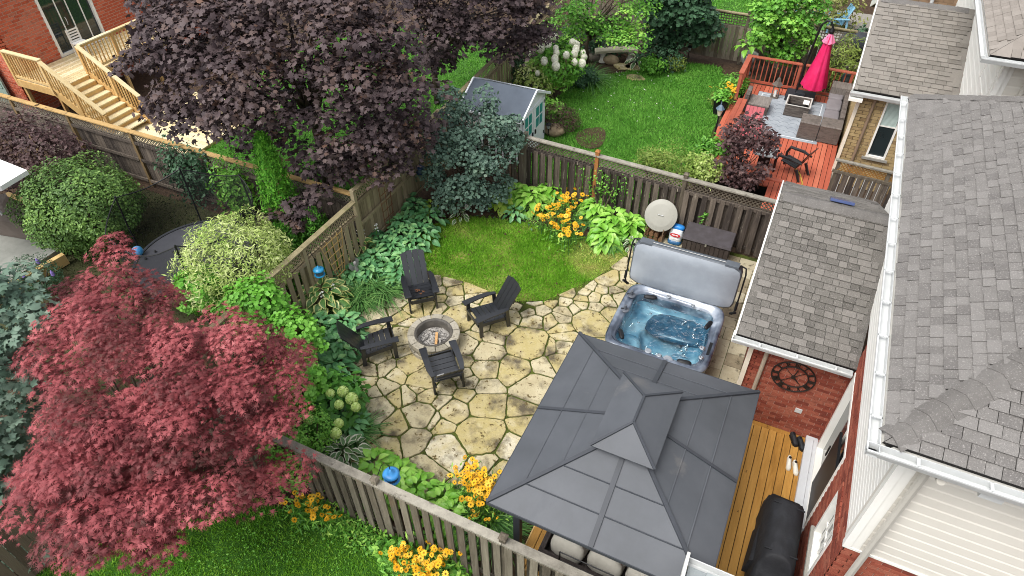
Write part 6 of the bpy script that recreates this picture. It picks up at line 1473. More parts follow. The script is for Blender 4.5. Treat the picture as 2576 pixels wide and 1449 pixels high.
# --- red Japanese maple
out_j = [(40, 1020), (75, 870), (120, 770), (130, 710), (250, 690), (255, 600), (310, 600), (320, 680), (430, 715), (450, 800), (520, 775), (620, 800), (720, 830), (780, 930), (755, 1060), (705, 1100), (745, 1180), (725, 1260), (640, 1270), (560, 1300), (480, 1390), (380, 1430), (320, 1380), (180, 1435), (120, 1400), (40, 1350), (70, 1270), (50, 1130)]
g = np.random.default_rng(21)
cl = outline_pads(out_j, (-8.1, 3.3, 2.0), (3.0, 3.0, 2.1), 215, .38, g, back=.25, flat=.36, shrink=16)
cl += [((P(px, py, z).x, P(px, py, z).y, z), (.3, .3, .14)) for px, py, z in ((282, 612, 3.9), (262, 640, 3.8), (300, 650, 3.8), (250, 690, 3.7), (330, 690, 3.7), (200, 720, 3.5), (160, 740, 3.4), (290, 700, 3.8), (130, 790, 3.2), (380, 730, 3.5), (230, 740, 3.6), (270, 750, 3.6), (320, 740, 3.6), (200, 770, 3.4), (250, 790, 3.4), (300, 780, 3.5), (350, 770, 3.4), (400, 780, 3.3), (170, 810, 3.2), (230, 830, 3.2), (290, 830, 3.3), (350, 820, 3.2), (410, 830, 3.1), (450, 850, 3.0), (500, 850, 3.0), (110, 850, 3.0), (160, 860, 3.0), (430, 760, 3.3), (380, 860, 3.1), (550, 850, 2.9), (90, 920, 2.8))]
tree('japanese_maple', 'large red leaved Japanese maple filling the lower left', 'tree', (-7.9, 3.0, 0), cl, 26000, .12, T_JAP, L_JAP, bark, .09, seed=3, up=1.0, out=.45, jit=.3, mid=.3, shell=.45, low=-.15, clrnd=.72)
# --- purple Norway maples
out_p = [(330, 0), (345, 60), (365, 110), (265, 150), (330, 190), (400, 200), (375, 240), (365, 275), (400, 330), (470, 350), (560, 375), (640, 405), (700, 440), (730, 490), (790, 450), (850, 440), (900, 455), (960, 450), (1040, 405), (1065, 350), (1110, 310), (1135, 260), (1110, 215), (1050, 190), (1040, 90), (1010, 0), (1000, -110), (600, -160), (330, -100)]
cl = outline_pads(out_p, (-12.1, 12.9, 4.1), (4.3, 4.0, 2.8), 310, .57, g, back=.25, flat=.4, shrink=22)
def too_near(c):
    px, py = PX(c); return 590 < px < 800 and py > 300 and (Vector(c) - CAMV).length < (Vector((-11.1, 9.75, 2)) - CAMV).length + .9
cl = [q_ for q_ in cl if not too_near(q_[0])]
cl += [((P(px, py, z).x, P(px, py, z).y, z), (.5, .4, .28)) for px, py, z in ((560, 340, 1.7), (600, 355, 1.6), (640, 370, 1.5), (730, 400, 1.6), (770, 420, 1.6), (810, 430, 1.7), (520, 320, 1.8), (700, 340, 2.2), (600, 320, 2.2), (660, 350, 1.9), (740, 370, 2.0), (850, 430, 1.8), (620, 390, 1.25), (760, 450, 1.3))]
cl += [((P(px, py, z).x, P(px, py, z).y, z), (.42, .42, .24)) for px, py, z in ((1010, 425, 2.3), (985, 440, 2.2), (950, 445, 2.2), (1030, 400, 2.4), (1045, 375, 2.6), (910, 430, 2.3), (960, 415, 2.5), (1000, 395, 2.6), (880, 440, 2.1), (845, 430, 2.2), (1060, 340, 2.8), (1085, 310, 2.9), (930, 400, 2.6))]
tree('purple_maple', 'large purple black maple overhanging the fences in the upper left', 'tree', (-12.2, 12.6, 0), cl, 25000, .155, T_MAPLE, L_PUR, bark, .17, 'purple maples', seed=4, up=.75, out=.45, jit=.45, clrnd=.62)
out_p2 = [(1000, -120), (1020, 0), (1055, 110), (1090, 170), (1150, 140), (1210, 130), (1300, 150), (1370, 110), (1395, 20), (1370, -110)]
cl = outline_pads(out_p2, (-11.0, 18.6, 3.9), (2.6, 2.6, 2.0), 120, .55, g, back=.3, flat=.45)
tree('purple_maple', 'smaller purple black maple behind the lattice fence at the top', 'tree', (-11.8, 18.4, 0), cl, 9000, .165, T_MAPLE, L_PUR, bark, .13, 'purple maples', seed=5, up=.75, out=.45, jit=.4)
cl = [((P(px, py, z).x, P(px, py, z).y, z), (.35, .35, .2)) for px, py, z in ((735, 520, 1.7), (690, 545, 1.4), (770, 540, 1.6), (800, 490, 2.0), (740, 570, 1.3))]
tree('purple_sapling', 'low drooping purple maple branch between the cedars', 'shrub', (-10.3, 9.6, 0), cl, 420, .17, T_MAPLE, L_PUR, bark, .03, seed=6)
# --- smoke bush
out_s = [(1065, 330), (1090, 270), (1130, 235), (1200, 225), (1260, 245), (1300, 300), (1310, 380), (1290, 450), (1250, 510), (1190, 540), (1120, 525), (1075, 470), (1060, 400)]
cl = outline_pads(out_s, (-8.0, 13.55, 1.35), (1.35, 1.35, 1.45), 90, .30, g, back=.2, flat=.8)
tree('smoke_bush', 'rounded blue green smoke bush in the fence corner by the lawn', 'shrub', (-8.0, 13.6, 0), cl, 8500, .085, T_ROUND, L_SMOKE, bark, .05, seed=7, up=.5, out=.7, jit=.45)
# --- cedars
def cedar(label, base, h, r, n, seed, sharp=1.0, mt=None, size=.10):
    g = np.random.default_rng(seed); t = thing('cedar', label, 'shrub', base, 'cedars by the rear fence')
    b = MB(); b.tube([base, (base[0], base[1], h * .9)], [.05, .01], 6); b.build('trunk', bark, t)
    z = g.random(n) ** 1.15; a = g.uniform(0, 2 * np.pi, n); lump = 1 + .16 * np.sin(5 * a + 9 * z) + .1 * np.sin(11 * a - 14 * z)
    rr = r * np.clip((1 - z) ** (.75 * sharp), .04, 1) * np.clip(z * 7 + .5, 0, 1) * lump * g.uniform(.7, 1.04, n)
    p = np.stack([base[0] + rr * np.cos(a), base[1] + rr * np.sin(a), .05 + z * (h - .08)], 1)
    nn = np.stack([np.cos(a), np.sin(a), .5 + 0 * a], 1) + g.normal(size=(n, 3)) * .5
    tg = np.stack([np.cos(a) * .4, np.sin(a) * .4, 1 + 0 * a], 1) + g.normal(size=(n, 3)) * .35
    leaf_mass('crown', t, mt or L_CEDAR, p, nn, size * g.uniform(.7, 1.3, n), T_SPRAY, g, tg)
cb = P(722, 600, 0)
cedar('tall narrow green cedar in front of the dark side fence', (-11.1, 9.7, 0), 3.45, .56, 6500, 1, .62, leafm('bright_cedar_leaf', ['#35701a', '#4a8c22', '#66a830', '#82bc44'], .7))
cedar('shorter rounded cedar tight behind the lattice fence post', (-9.95, 9.55, 0), 1.75, .55, 2300, 2, .55)
cedar('squat cedar under the purple branch beside the willow ball', (-10.35, 8.8, 0), 1.65, .6, 2600, 3, .55)
# --- clipped and leafy shrubs on the left
def ball(name, label, c, r, n, size, T, mt, seed, group=None, cat='shrub', up=.45, out=.9, jit=.4, base=None, lump=.08):
    g = np.random.default_rng(seed); base = base or (c[0], c[1], 0); t = thing(name, label, cat, base, group)
    b = MB()
    for k in range(5): a = 1.26 * k; b.tube([(base[0], base[1], 0), (c[0] + r[0] * .5 * math.cos(a), c[1] + r[1] * .5 * math.sin(a), c[2])], [.035, .012], 5)
    b.build('stems', bark, t)
    d = g.normal(size=(n, 3)); d /= np.linalg.norm(d, axis=1, keepdims=True)
    f = 1 + lump * (np.sin(4.1 * d[:, 0] * 2 + 3 * d[:, 2]) + np.sin(5.3 * d[:, 1] * 2 - 2 * d[:, 0] + 1) + .6 * np.sin(11 * d[:, 2] + 9 * d[:, 0]))
    p = np.array(c) + d * np.array(r) * (f * (1 - .30 * g.random(n) ** 2.2))[:, None]
    k = p[:, 2] > .05; p, d = p[k], d[k]; n = len(p)
    nn = d * out + np.array([0, 0, up]) + g.normal(size=(n, 3)) * jit
    rnd = np.clip(.5 * vnoise(p[:, :2] + p[:, 2:3], 2.2, seed) + .5 * g.random(n), 0, 1)
    leaf_mass('crown', t, mt, p, nn, size * g.uniform(.7, 1.3, n), T, g, None, rnd)
    return t
c_ = P(205, 520, 1.05); ball('clipped_shrub', 'big dome shaped clipped green shrub beside the trampoline net', (c_.x, c_.y, 1.08), (1.42, 1.4, 1.12), 17000, .075, T_OVAL, L_BOX, 11)
c_ = P(85, 390, 1.3); ball('burgundy_shrub', 'loose burgundy leaved shrub in front of the dark side fence', (c_.x, c_.y, 1.2), (1.7, 1.1, 1.1), 5200, .11, T_OVAL, L_BURG, 12, jit=.5, lump=.14)
ball('dappled_willow', 'pale dappled round willow shrub behind the rear lattice fence', (-10.35, 7.35, 1.6), (1.1, 1.25, 1.02), 12000, .105, T_WILLOW, L_WILLOW, 13, jit=.6, lump=.07)
for k, (px, py, z, r, lb) in enumerate(((640, 770, 1.55, .62, 'fresh green round leaved bush below the willow ball'), (500, 730, 1.5, .5, 'bright green leafy bush between willow ball and trampoline'), (730, 850, 1.25, .6, 'fresh green bush spilling over the fence beside the hostas'), (740, 960, 1.1, .55, 'green leafy bush behind the hostas beside the red maple'))):
    c_ = P(px, py, z); ball('leafy_bush', lb, (c_.x, c_.y, z), (r, r, r * .85), 2300, .085, T_ROUND, L_LIME, 20 + k, 'fresh green bushes along the rear fence', jit=.45, up=.8, lump=.12)
for k, (px, py, z, r, lb) in enumerate(((770, 1085, .9, .5, 'small leaved yellow green bush where the fences meet'), (715, 1125, 1.4, .36, 'sprig of small green leaves poking through the red maple'), (735, 1185, 1.0, .35, 'low clump of small leaves at the fence end'))):
    c_ = P(px, py, z); ball('small_leaf_bush', lb, (c_.x, c_.y, z), (r, r, r * .8), 1500, .055, T_OVAL, L_GRN, 30 + k, 'small leaved bushes at the fence corner', jit=.5, up=.8, lump=.15)
# silver green tree on the left edge
out_v = [(-140, 640), (50, 660), (100, 700), (60, 725), (100, 790), (70, 860), (165, 900), (150, 990), (50, 1030), (50, 1150), (95, 1190), (90, 1270), (50, 1320), (105, 1365), (90, 1430), (-10, 1480), (-140, 1480)]
cl = outline_pads(out_v, (-11.5, 2.6, 2.4), (2.2, 3.2, 2.4), 80, .38, g, back=.25, flat=.5)
tree('silver_leaf_tree', 'silvery green lobed leaf tree along the left edge', 'tree', (-11.8, 2.4, 0), cl, 4200, .15, T_MAPLE, L_SILV, bark, .09, seed=9)
c_ = P(90, 690, .5); ball('butterfly_bush', 'dark low shrub with violet flower spikes by the timber edging', (c_.x, c_.y, .5), (.6, .5, .45), 1300, .1, T_WILLOW, L_DKG, 41)
bsh = bpy.data.objects['butterfly_bush']
for px, py in ((96, 660), (63, 700), (133, 690)):
    p_ = P(px, py, .95); b = MB(); b.lathe([(.012, -.06), (.045, -.02), (.035, .06), (.008, .12)], p_, 8); b.build('flower_spike', mat('violet', ['#6d5a9c', '#8a78b8'], .7, 9, .6, 0), bsh)
# climbers on the dark side fence
for k, (px, py, z, r, lb) in enumerate(((470, 435, 1.1, .75, 'green climber on the dark side fence right of the stairs'), (590, 480, 1.0, .55, 'thin green climber on the dark side fence near the cedar'))):
    c_ = P(px, py, z); ball('climber', lb, (c_.x, c_.y, z), (r, .35, .8), 1500, .11, T_OVAL, L_GRN if k else L_DKG, 44 + k, 'climbers on the side fence', jit=.6, lump=.25)

# --- far garden trees
out_t = [(1385, 20), (1380, 70), (1420, 100), (1480, 90), (1540, 100), (1570, 130), (1600, 120), (1620, 60), (1640, 30), (1620, -60), (1400, -60)]
cl = outline_pads(out_t, (-8.0, 23.4, 3.1), (2.0, 1.8, 1.3), 60, .5, g, back=.3, flat=.5)
tb_ = P(1478, 165, 0); tree('lawn_tree', 'light green airy tree above the stone bench', 'tree', (tb_.x, tb_.y, 0), cl, 5200, .13, T_OVAL, L_GRN, bark, .09, seed=14)
out_t = [(1600, -60), (1610, 60), (1600, 130), (1640, 150), (1690, 160), (1740, 130), (1790, 120), (1830, 70), (1810, 0), (1790, -60)]
cl = outline_pads(out_t, (-6.0, 25.4, 2.4), (2.2, 1.0, 2.2), 60, .42, g, back=.3, flat=.6, shrink=18)
tree('dark_leaf_tree', 'dense dark blue green tree against the far fence', 'tree', (-6.2, 25.4, 0), cl, 5200, .16, T_ROUND, L_DKG, bark, .08, seed=15, jit=.45)
out_t = [(1890, 90), (1900, 40), (1900, -40), (2080, -40), (2075, 60), (2060, 110), (2020, 140), (1990, 165), (1950, 170), (1920, 160), (1900, 120)]
cl = outline_pads(out_t, (-1.9, 24.9, 2.4), (1.7, 1.0, 1.6), 65, .38, g, back=.3, flat=.55, shrink=14)
tree('deck_tree', 'bright green lobed leaf tree overhanging the red deck railing', 'tree', (-1.6, 25.0, 0), cl, 5600, .15, T_MAPLE, L_GRN, bark, .08, seed=16)
c_ = P(2125, 170, .9); ball('fern_shrub', 'yellow green feathery shrub behind the closed pink umbrella', (c_.x, c_.y, .95), (.75, .6, .95), 1900, .17, T_WILLOW, L_YEL, 51, jit=.6, lump=.2)
c_ = P(2075, 30, .8); ball('variegated_shrub', 'patchy cream and red leaved shrub at the top beside the blue chairs', (c_.x, c_.y, .8), (1.2, .8, .9), 1500, .15, T_OVAL, mat('cream_red_leaf', ['#5d3a2e', '#6d7a3a', '#a3a867', '#d5d2b0'], .6, 2, .3, 0, wa=.9, trans=.2), 52, jit=.6, lump=.2)
c_ = P(2170, 60, .4); ball('wall_shrub', 'dark green shrub against the brown brick wall', (c_.x + .1, 28.2, .7), (.8, .4, .55), 900, .14, T_OVAL, L_DKG, 53, jit=.5)
# near the far fence and shed
def hyd_white():
    c_ = P(1400, 165, 1.2); t = ball('white_hydrangea', 'hydrangea standard with white cone flowers behind the shed', (c_.x, c_.y, 1.25), (.95, .9, .75), 2400, .12, T_OVAL, L_GRN, 60, base=(c_.x, c_.y, 0))
    me = bloom_mesh('white_bloom', mat('cream_floret', ['#cfcfae', '#e4e3cc', '#f0efe2'], .7, 9, .3, 0, wa=.9), 70, .055, 1.3)
    gq = random.Random(6)
    for k in range(30):
        a, e = gq.uniform(0, 6.28), gq.uniform(-.1, 1.3); p_ = Vector((c_.x + 1.0 * math.cos(a) * math.cos(e), c_.y + .95 * math.sin(a) * math.cos(e), 1.3 + .8 * math.sin(e)))
        inst('bloom', me, Matrix.Translation(p_) @ Matrix.Rotation(gq.uniform(0, 6), 4, 'Z') @ Matrix.Scale(gq.uniform(.8, 1.3), 4), t)
def bloom_mesh(name, mt, n, fs, tall=1.0, r=.085):
    """round flower head of many small florets on a core"""
    b = MB(); gq = random.Random(n); b.lathe([(.01, -r * tall), (r * .75, -r * .5 * tall), (r * .85, 0), (r * .6, r * .6 * tall), (.01, r * .9 * tall)], (0, 0, 0), 8)
    for k in range(n):
        z = 1 - 2 * (k + .5) / n; a = k * 2.39996; q_ = math.sqrt(max(0, 1 - z * z)); d = Vector((q_ * math.cos(a), q_ * math.sin(a), z)); p_ = Vector((d.x * r, d.y * r, d.z * r * tall))
        u_ = d.orthogonal().normalized(); v_ = d.cross(u_); t0 = gq.uniform(0, 1.5); s_ = fs * gq.uniform(.5, .8)
        b.poly([p_ + d * .012 * gq.random() + (u_ * math.cos(t0 + j * 1.5708) + v_ * math.sin(t0 + j * 1.5708)) * s_ + d * .012 for j in range(4)])
    return b.mesh(name, mt)
hyd_white()
cedar('dark dwarf cedar beside the shed roof', tuple(P(1308, 235, 0)), 1.5, .5, 1000, 5, .6, L_DKG, .12)
c_ = P(1345, 215, .6); ball('pale_shrub', 'pale variegated shrub between shed and white hydrangea', (c_.x, c_.y, .7), (.7, .6, .75), 1300, .11, T_OVAL, L_WILLOW, 61, jit=.5)
c_ = P(1400, 298, .35); ball('laceleaf_maple', 'low brownish weeping maple between shed and lawn', (c_.x, c_.y, .3), (.75, .6, .5), 2200, .11, T_WILLOW, leafm('brown_lace', ['#3a2c25', '#554238', '#6d5747'], .7), 62, jit=.6)
c_ = P(1380, 275, .3); ball('leafy_clump', 'green leafy clump with the white dish beside the shed', (c_.x, c_.y, .3), (.45, .4, .35), 500, .16, T_OVAL, L_GRN, 63)
for k, (px, py, r, mt_, lb) in enumerate(((1460, 195, .5, L_DKG, 'dark leafy clump right of the white hydrangea'), (1440, 110, .9, L_DKG, 'dark ferny undergrowth below the airy tree by the fence'), (1530, 110, .9, L_DKG, 'dark undergrowth behind the stone bench'), (1660, 150, .8, L_DKG, 'dark undergrowth at the foot of the far fence'), (1640, 165, .4, L_GRN, 'feathery green tuft at the far lawn edge'), (1700, 160, .3, L_YEL, 'yellow green tuft at the far lawn edge'), (1845, 215, .45, L_GRN, 'tall leafy clump beside the red deck corner'), (1810, 250, .3, L_YEL, 'soft bright green mound at the lawn edge near the red deck'), (1700, 415, .75, L_YEL, 'pale yellow green shrub behind the dark fence post'), (1640, 405, .45, L_YEL, 'straggly pale climber on top of the dark fence'), (1770, 425, .5, L_WILLOW, 'pale shrub below the red deck bench'), (1795, 375, .4, L_GRN, 'loose green clump at the corner of the red deck'))):
    zz = .35 if k < 8 else .9; c_ = P(px, py, zz); ball('undergrowth', lb, (c_.x, c_.y, zz), (r, r * .8, r * .7), int(900 + 900 * r), .11, T_OVAL if mt_ is not L_YEL else T_WILLOW, mt_, 70 + k, 'undergrowth in the far garden', jit=.6, lump=.2)
# burgundy shrub over the red deck
out_b = [(1805, 400), (1820, 340), (1850, 310), (1900, 290), (1940, 330), (1945, 380), (1930, 430), (1890, 470), (1830, 475), (1800, 440)]
cl = outline_pads(out_b, (-1.25, 17.0, 1.5), (.95, .8, 1.2), 45, .28, g, back=.3, flat=.6)
tree('ninebark', 'airy dark burgundy shrub in front of the red deck', 'shrub', (-1.2, 16.6, 0), cl, 2600, .11, T_MAPLE, L_BURG, bark, .04, seed=17, jit=.55, shell=.2)

# --- hostas
def hosta_leaf(name, mats, width=.62, cup=.10, curl=.22, cols=4):
    b = MB(); st_ = [(0, .04), (.12, .55), (.32, .95), (.55, .92), (.78, .58), (.93, .24), (1.0, .01)]; rows = []
    for x_, w_ in st_:
        r_ = []
        for j in range(cols + 1):
            t = -1 + 2 * j / cols; y_ = t * w_ * width / 2; z_ = cup * abs(t) ** 1.5 * w_ - curl * x_ ** 2 + .05 * math.sin(3.14 * x_) + .012 * math.sin(9 * x_ + 4 * t) * abs(t); r_.append((x_, y_, z_))
        rows.append(r_)
    n = cols + 1
    for r_ in rows: b.v += r_
    for i in range(len(rows) - 1):
        for j in range(cols):
            b.f.append((i * n + j, i * n + j + 1, (i + 1) * n + j + 1, (i + 1) * n + j)); b.m.append(1 if len(mats) > 1 and (j in (0, cols - 1) or i == len(rows) - 2) else 0); b.rnd.append(.5)
    b.sm = True; return b.mesh(name, mats)
def hmat(name, cols): return mat(name, cols, .42, 9, .35, 1.0, trans=.18, spec=.45, gain=1.2)
H1 = hosta_leaf('hosta_leaf', [hmat('blue_green_hosta', ['#43774a', '#5b945e', '#77af70', '#9dc880'])], .62)
H2 = hosta_leaf('cream_edged_leaf', [hmat('hosta_mid_green', ['#4f7d3e', '#6a9352']), hmat('hosta_cream', ['#c3c76a', '#dcdc98', '#d0d078'])], .78, .12, .25, 6)
H3 = hosta_leaf('lime_leaf', [hmat('lime_hosta', ['#5a962a', '#78b23c', '#93c652', '#abd268'])], .66, .12, .28)
H4 = hosta_leaf('white_edged_leaf', [hmat('hosta_sage', ['#4a6e3f', '#64854f']), hmat('hosta_white', ['#c9cbb0', '#dcdcc8'])], .55, .10, .3, 6)
H5 = hosta_leaf('gold_leaf', [hmat('gold_hosta', ['#7fae34', '#a3c447', '#bcd25e'])], .7)
H6 = hosta_leaf('dark_leaf', [hmat('dark_hosta', ['#34623d', '#477a4a', '#5e8d58'])], .7)
HN = [0]
def hosta(label, px, py, me, r=.42, n=34, L=.22, z0=.0, seed=None, group='hostas in the borders', flowers=0):
    c = P(px, py, .30); c.z = z0; HN[0] += 1; g = random.Random(seed or HN[0]); t = thing('hosta', label, 'plant', c, group)
    for i in range(n):
        f = (i + .5) / n; a = i * 2.39996 + g.gauss(0, .15); rad = r * (f ** .6) * .62; h = .10 + .26 * (1 - f ** 1.5) * (r / .42)
        pit = R(-16 + 46 * f + g.gauss(0, 9)); s = L * (.75 + .4 * f) * g.uniform(.85, 1.15)
        M = Matrix.Translation(c + Vector((rad * math.cos(a), rad * math.sin(a), h))) @ Matrix.Rotation(a, 4, 'Z') @ Matrix.Rotation(pit, 4, 'Y') @ Matrix.Rotation(g.gauss(0, .25), 4, 'X') @ Matrix.Scale(s, 4)
        inst('leaf', me, M, t)
    for k in range(flowers):
        a = g.uniform(0, 6.28); q_ = c + Vector((.2 * math.cos(a), .2 * math.sin(a), 0)); b = MB(); b.tube([q_, q_ + Vector((.08 * math.cos(a), .08 * math.sin(a), .62))], .008, 5); so__ = b.build('flower_stalk', L_LIME, t)
        b = MB()
        for j in range(7): z_ = .5 + j * .035; aa = j * 2.1; e = q_ + Vector((.08 * math.cos(a), .08 * math.sin(a), z_)); b.tube([e, e + Vector((.05 * math.cos(aa), .05 * math.sin(aa), -.02))], [.006, .02], 5)
        b.build('flowers', mat('white_petal', ['#d5d8d2', '#ecece8'], .7, 5, .5, 0), so__)
    return t
for lb, px, py in (('blue green hosta at the far end of the rear border', 1045, 520), ('blue green hosta touching the lawn beside the smoke bush', 1080, 545), ('blue green hosta second from the smoke bush against the tall fence', 1010, 565), ('blue green hosta at the curve of the lawn edge', 1060, 585), ('blue green hosta beside the creamy one at the lawn curve', 985, 620), ('blue green hosta at the lawn edge above the first chair', 1020, 650), ('blue green hosta just behind the cream edged clump', 945, 650), ('blue green hosta between the first chair and the grasses', 1000, 685), ('blue green hosta below the garden ornament', 885, 690), ('blue green hosta above the grass clump', 930, 680)): hosta(lb, px, py, H1, .56, 54, .23, flowers=0)
for lb, px, py in (('blue green hosta in the second row above the first chair', 1035, 610), ('blue green hosta in the second row by the lawn curve', 1000, 585), ('blue green hosta tucked in front of the dark hosta', 960, 610), ('blue green hosta low between cream edged hosta and grasses', 915, 665), ('blue green hosta at the edge of the grass clump', 855, 700)): hosta(lb, px, py, H1, .5, 46, .2)
hosta('dark hosta with white flower stalks against the rear fence', 925, 592, H6, .5, 34, .24, flowers=3)
hosta('dark green broadleaf plant below the tall fence', 1030, 500, H6, .45, 30, .2)
hosta('gold leaved plant at the foot of the smoke bush', 1085, 510, H5, .3, 16, .2)
hosta('cream edged hosta halfway along the rear border', 908, 622, H2, .55, 34, .28)
hosta('large cream edged hosta below the teal feeder', 815, 745, H2, .85, 80, .30, flowers=2)
for lb, px, py in (('blue green hosta just below the large cream edged one', 800, 820), ('blue green hosta behind the chair that backs onto the border', 865, 815), ('blue green hosta beside the fresh green bush', 790, 870), ('blue green hosta at the patio edge left of the chair', 850, 870), ('blue green hosta overhanging the patio edge below the chair', 840, 925), ('blue green hosta in the middle of the lower border', 800, 925), ('lowest blue green hosta above the green hydrangea', 820, 965), ('blue green hosta just left of the chair back', 880, 850), ('blue green hosta between the green bush and the patio', 765, 880), ('blue green hosta beside the red maple tips', 775, 960)): hosta(lb, px, py, H1, .6, 58, .24)
for lb, px, py in (('dark hosta under the lime flower heads', 850, 1050), ('dark hosta at the patio edge beside the hydrangea', 880, 1060), ('dark hosta between hydrangea and red maple', 790, 1010)): hosta(lb, px, py, H1, .5, 40, .22)
hosta('white edged hosta at the end of the bottom fence', 868, 1140, H4, .6, 46, .26)
hosta('small white edged hosta beside the hydrangea blooms', 820, 1120, H4, .32, 18, .2)
for lb, px, py in (('lime hosta beside the white edged one at the bottom fence', 945, 1168), ('lime hosta directly behind the blue feeder', 1000, 1200), ('lime hosta right of the blue feeder', 1050, 1230), ('lime hosta next to the yellow daisies at the bottom fence', 1110, 1260), ('lime hosta squeezed between blue feeder and fence post', 965, 1225), ('lime hosta closest to the gazebo corner', 1140, 1290)): hosta(lb, px, py, H3, .52, 46, .24)
for lb, px, py, r in (('lime hosta left of the yellow daisies by the dark fence', 1335, 500, .55), ('lime hosta tight against the dark fence behind the daisies', 1385, 478, .45), ('large lime hosta right of the yellow daisies', 1545, 560, .62), ('lime hosta next to the round steel lid', 1585, 568, .5), ('lime hosta at the lawn edge in front of the larger ones', 1525, 590, .4), ('lime hosta at the left end of the dark fence row', 1300, 485, .42), ('lime hosta squeezed behind the yellow daisies and brown post', 1500, 520, .45)): hosta(lb, px, py, H3, r * 1.25, 62, .30)
hosta('gold leaved hosta right of the smoke bush', 1262, 500, H5, .42, 28, .24)
hosta('dark hosta between the gold one and the lime hosta', 1295, 525, H1, .35, 22, .2)
hosta('tiny variegated hosta under the smoke bush', 1155, 530, H4, .28, 16, .18)
hosta('small pale hosta below the big lime one', 1592, 602, H4, .28, 18, .17)
hosta('hosta growing in the grey urn by the red railing', 1872, 158, H3, .5, 18, .34, z0=.75)
hosta('white edged hosta beside the stone bench', 1605, 145, H4, .45, 20, .3)
b = MB(); c_ = P(1875, 185, 0); un = thing('stone_urn', 'grey stone urn planter at the corner of the red railing', 'planter', (c_.x, c_.y, 0)); b.lathe([(.2, 0), (.2, .06), (.1, .15), (.12, .3), (.28, .55), (.32, .78), (.26, .78), (.2, .7)], (c_.x, c_.y, 0), 18); b.build('bowl', stone_gr, un, smooth=True)
c_ = P(1808, 285, .0); pn = thing('black_planter', 'square black planter with lime foliage beside the deck step', 'planter', (c_.x, c_.y, 0)); b = MB(); b.hexa([(c_.x + a, c_.y + k, 0) for a, k in ((-.16, -.16), (.16, -.16), (.16, .16), (-.16, .16))] + [(c_.x + a, c_.y + k, .5) for a, k in ((-.22, -.22), (.22, -.22), (.22, .22), (-.22, .22))]); b.build('pot', black_metal, pn)
gq = np.random.default_rng(3); p_, nn, _ = pads_pts([((c_.x, c_.y, .62), (.27, .27, .24))], 260, gq); leaf_mass('foliage', pn, L_LIME, p_, nn, .12 * gq.uniform(.7, 1.2, 260), T_OVAL, gq)

# --- grasses
def grass_clump(label, px, py, r, h, n, mt, seed, group='grassy clumps', wid=1.0, name='grass_clump'):
    c = P(px, py, .1); g = np.random.default_rng(seed); t = thing(name, label, 'plant', (c.x, c.y, 0), group)
    a = g.uniform(0, 2 * np.pi, n); el = g.uniform(.5, 1.35, n); rb = r * .35 * np.sqrt(g.random(n)); s = h * g.uniform(.7, 1.3, n)
    p = np.stack([c.x + rb * np.cos(a), c.y + rb * np.sin(a), np.full(n, .03)], 1)
    tg = np.stack([np.cos(a) * np.cos(el), np.sin(a) * np.cos(el), np.sin(el)], 1)
    nn = np.stack([-np.cos(a) * np.sin(el), -np.sin(a) * np.sin(el), np.cos(el)], 1) + g.normal(size=(n, 3)) * .12
    # arching blade: several segments
    K = 5; ts = np.linspace(0, 1, K); V = []; side = np.cross(tg, nn); side /= np.linalg.norm(side, axis=1, keepdims=True)
    for k, t_ in enumerate(ts):
        cpos = p + tg * (s * t_)[:, None] + np.stack([np.cos(a), np.sin(a), 0 * a], 1) * (s * .35 * t_ ** 2)[:, None]; cpos[:, 2] -= s * .55 * t_ ** 2.4
        cpos[:, 2] = np.maximum(cpos[:, 2], .02); w_ = (.011 * wid * (1 - t_ ** 2) + .0015)
        V += [cpos - side * w_, cpos + side * w_]
    V = np.stack(V, 1); base = (np.arange(n) * 2 * K)[:, None]; Fq = np.concatenate([np.stack([base[:, 0] + 2 * k, base[:, 0] + 2 * k + 1, base[:, 0] + 2 * k + 3, base[:, 0] + 2 * k + 2], 1) for k in range(K - 1)])
    stuff(np_mesh('foliage', V.reshape(-1, 3), Fq, mt, np.tile(g.random(n), K - 1), t))
    return t
L_GRS = leafm('grass_leaf', ['#325b2d', '#49793c', '#6a9750', '#8fb56a'], .5)
for k, (lb, px, py, r, h) in enumerate((('large arching grass clump left of the first chair', 930, 715, .5, .75), ('arching grass clump at the patio edge', 905, 755, .45, .65), ('arching grass clump between hostas and first chair', 965, 735, .45, .65), ('grass clump beside the large cream edged hosta', 880, 735, .35, .55), ('grass tuft beside the white edged hosta', 895, 1090, .35, .5), ('tall grass among the yellow daisies by the gazebo', 1225, 1300, .35, .75), ('grass clump under the gazebo corner', 1250, 1330, .3, .6), ('grassy tuft between yellow daisies and big lime hosta', 1490, 555, .3, .5), ('grassy tuft in front of the big lime hosta', 1530, 612, .35, .35), ('grassy tuft beside the round lid', 1605, 585, .3, .4), ('spiky grass at the lawn edge right of the white hydrangea', 1480, 200, .5, .9))):
    grass_clump(lb, px, py, r, h, 240, L_GRS, 100 + k)

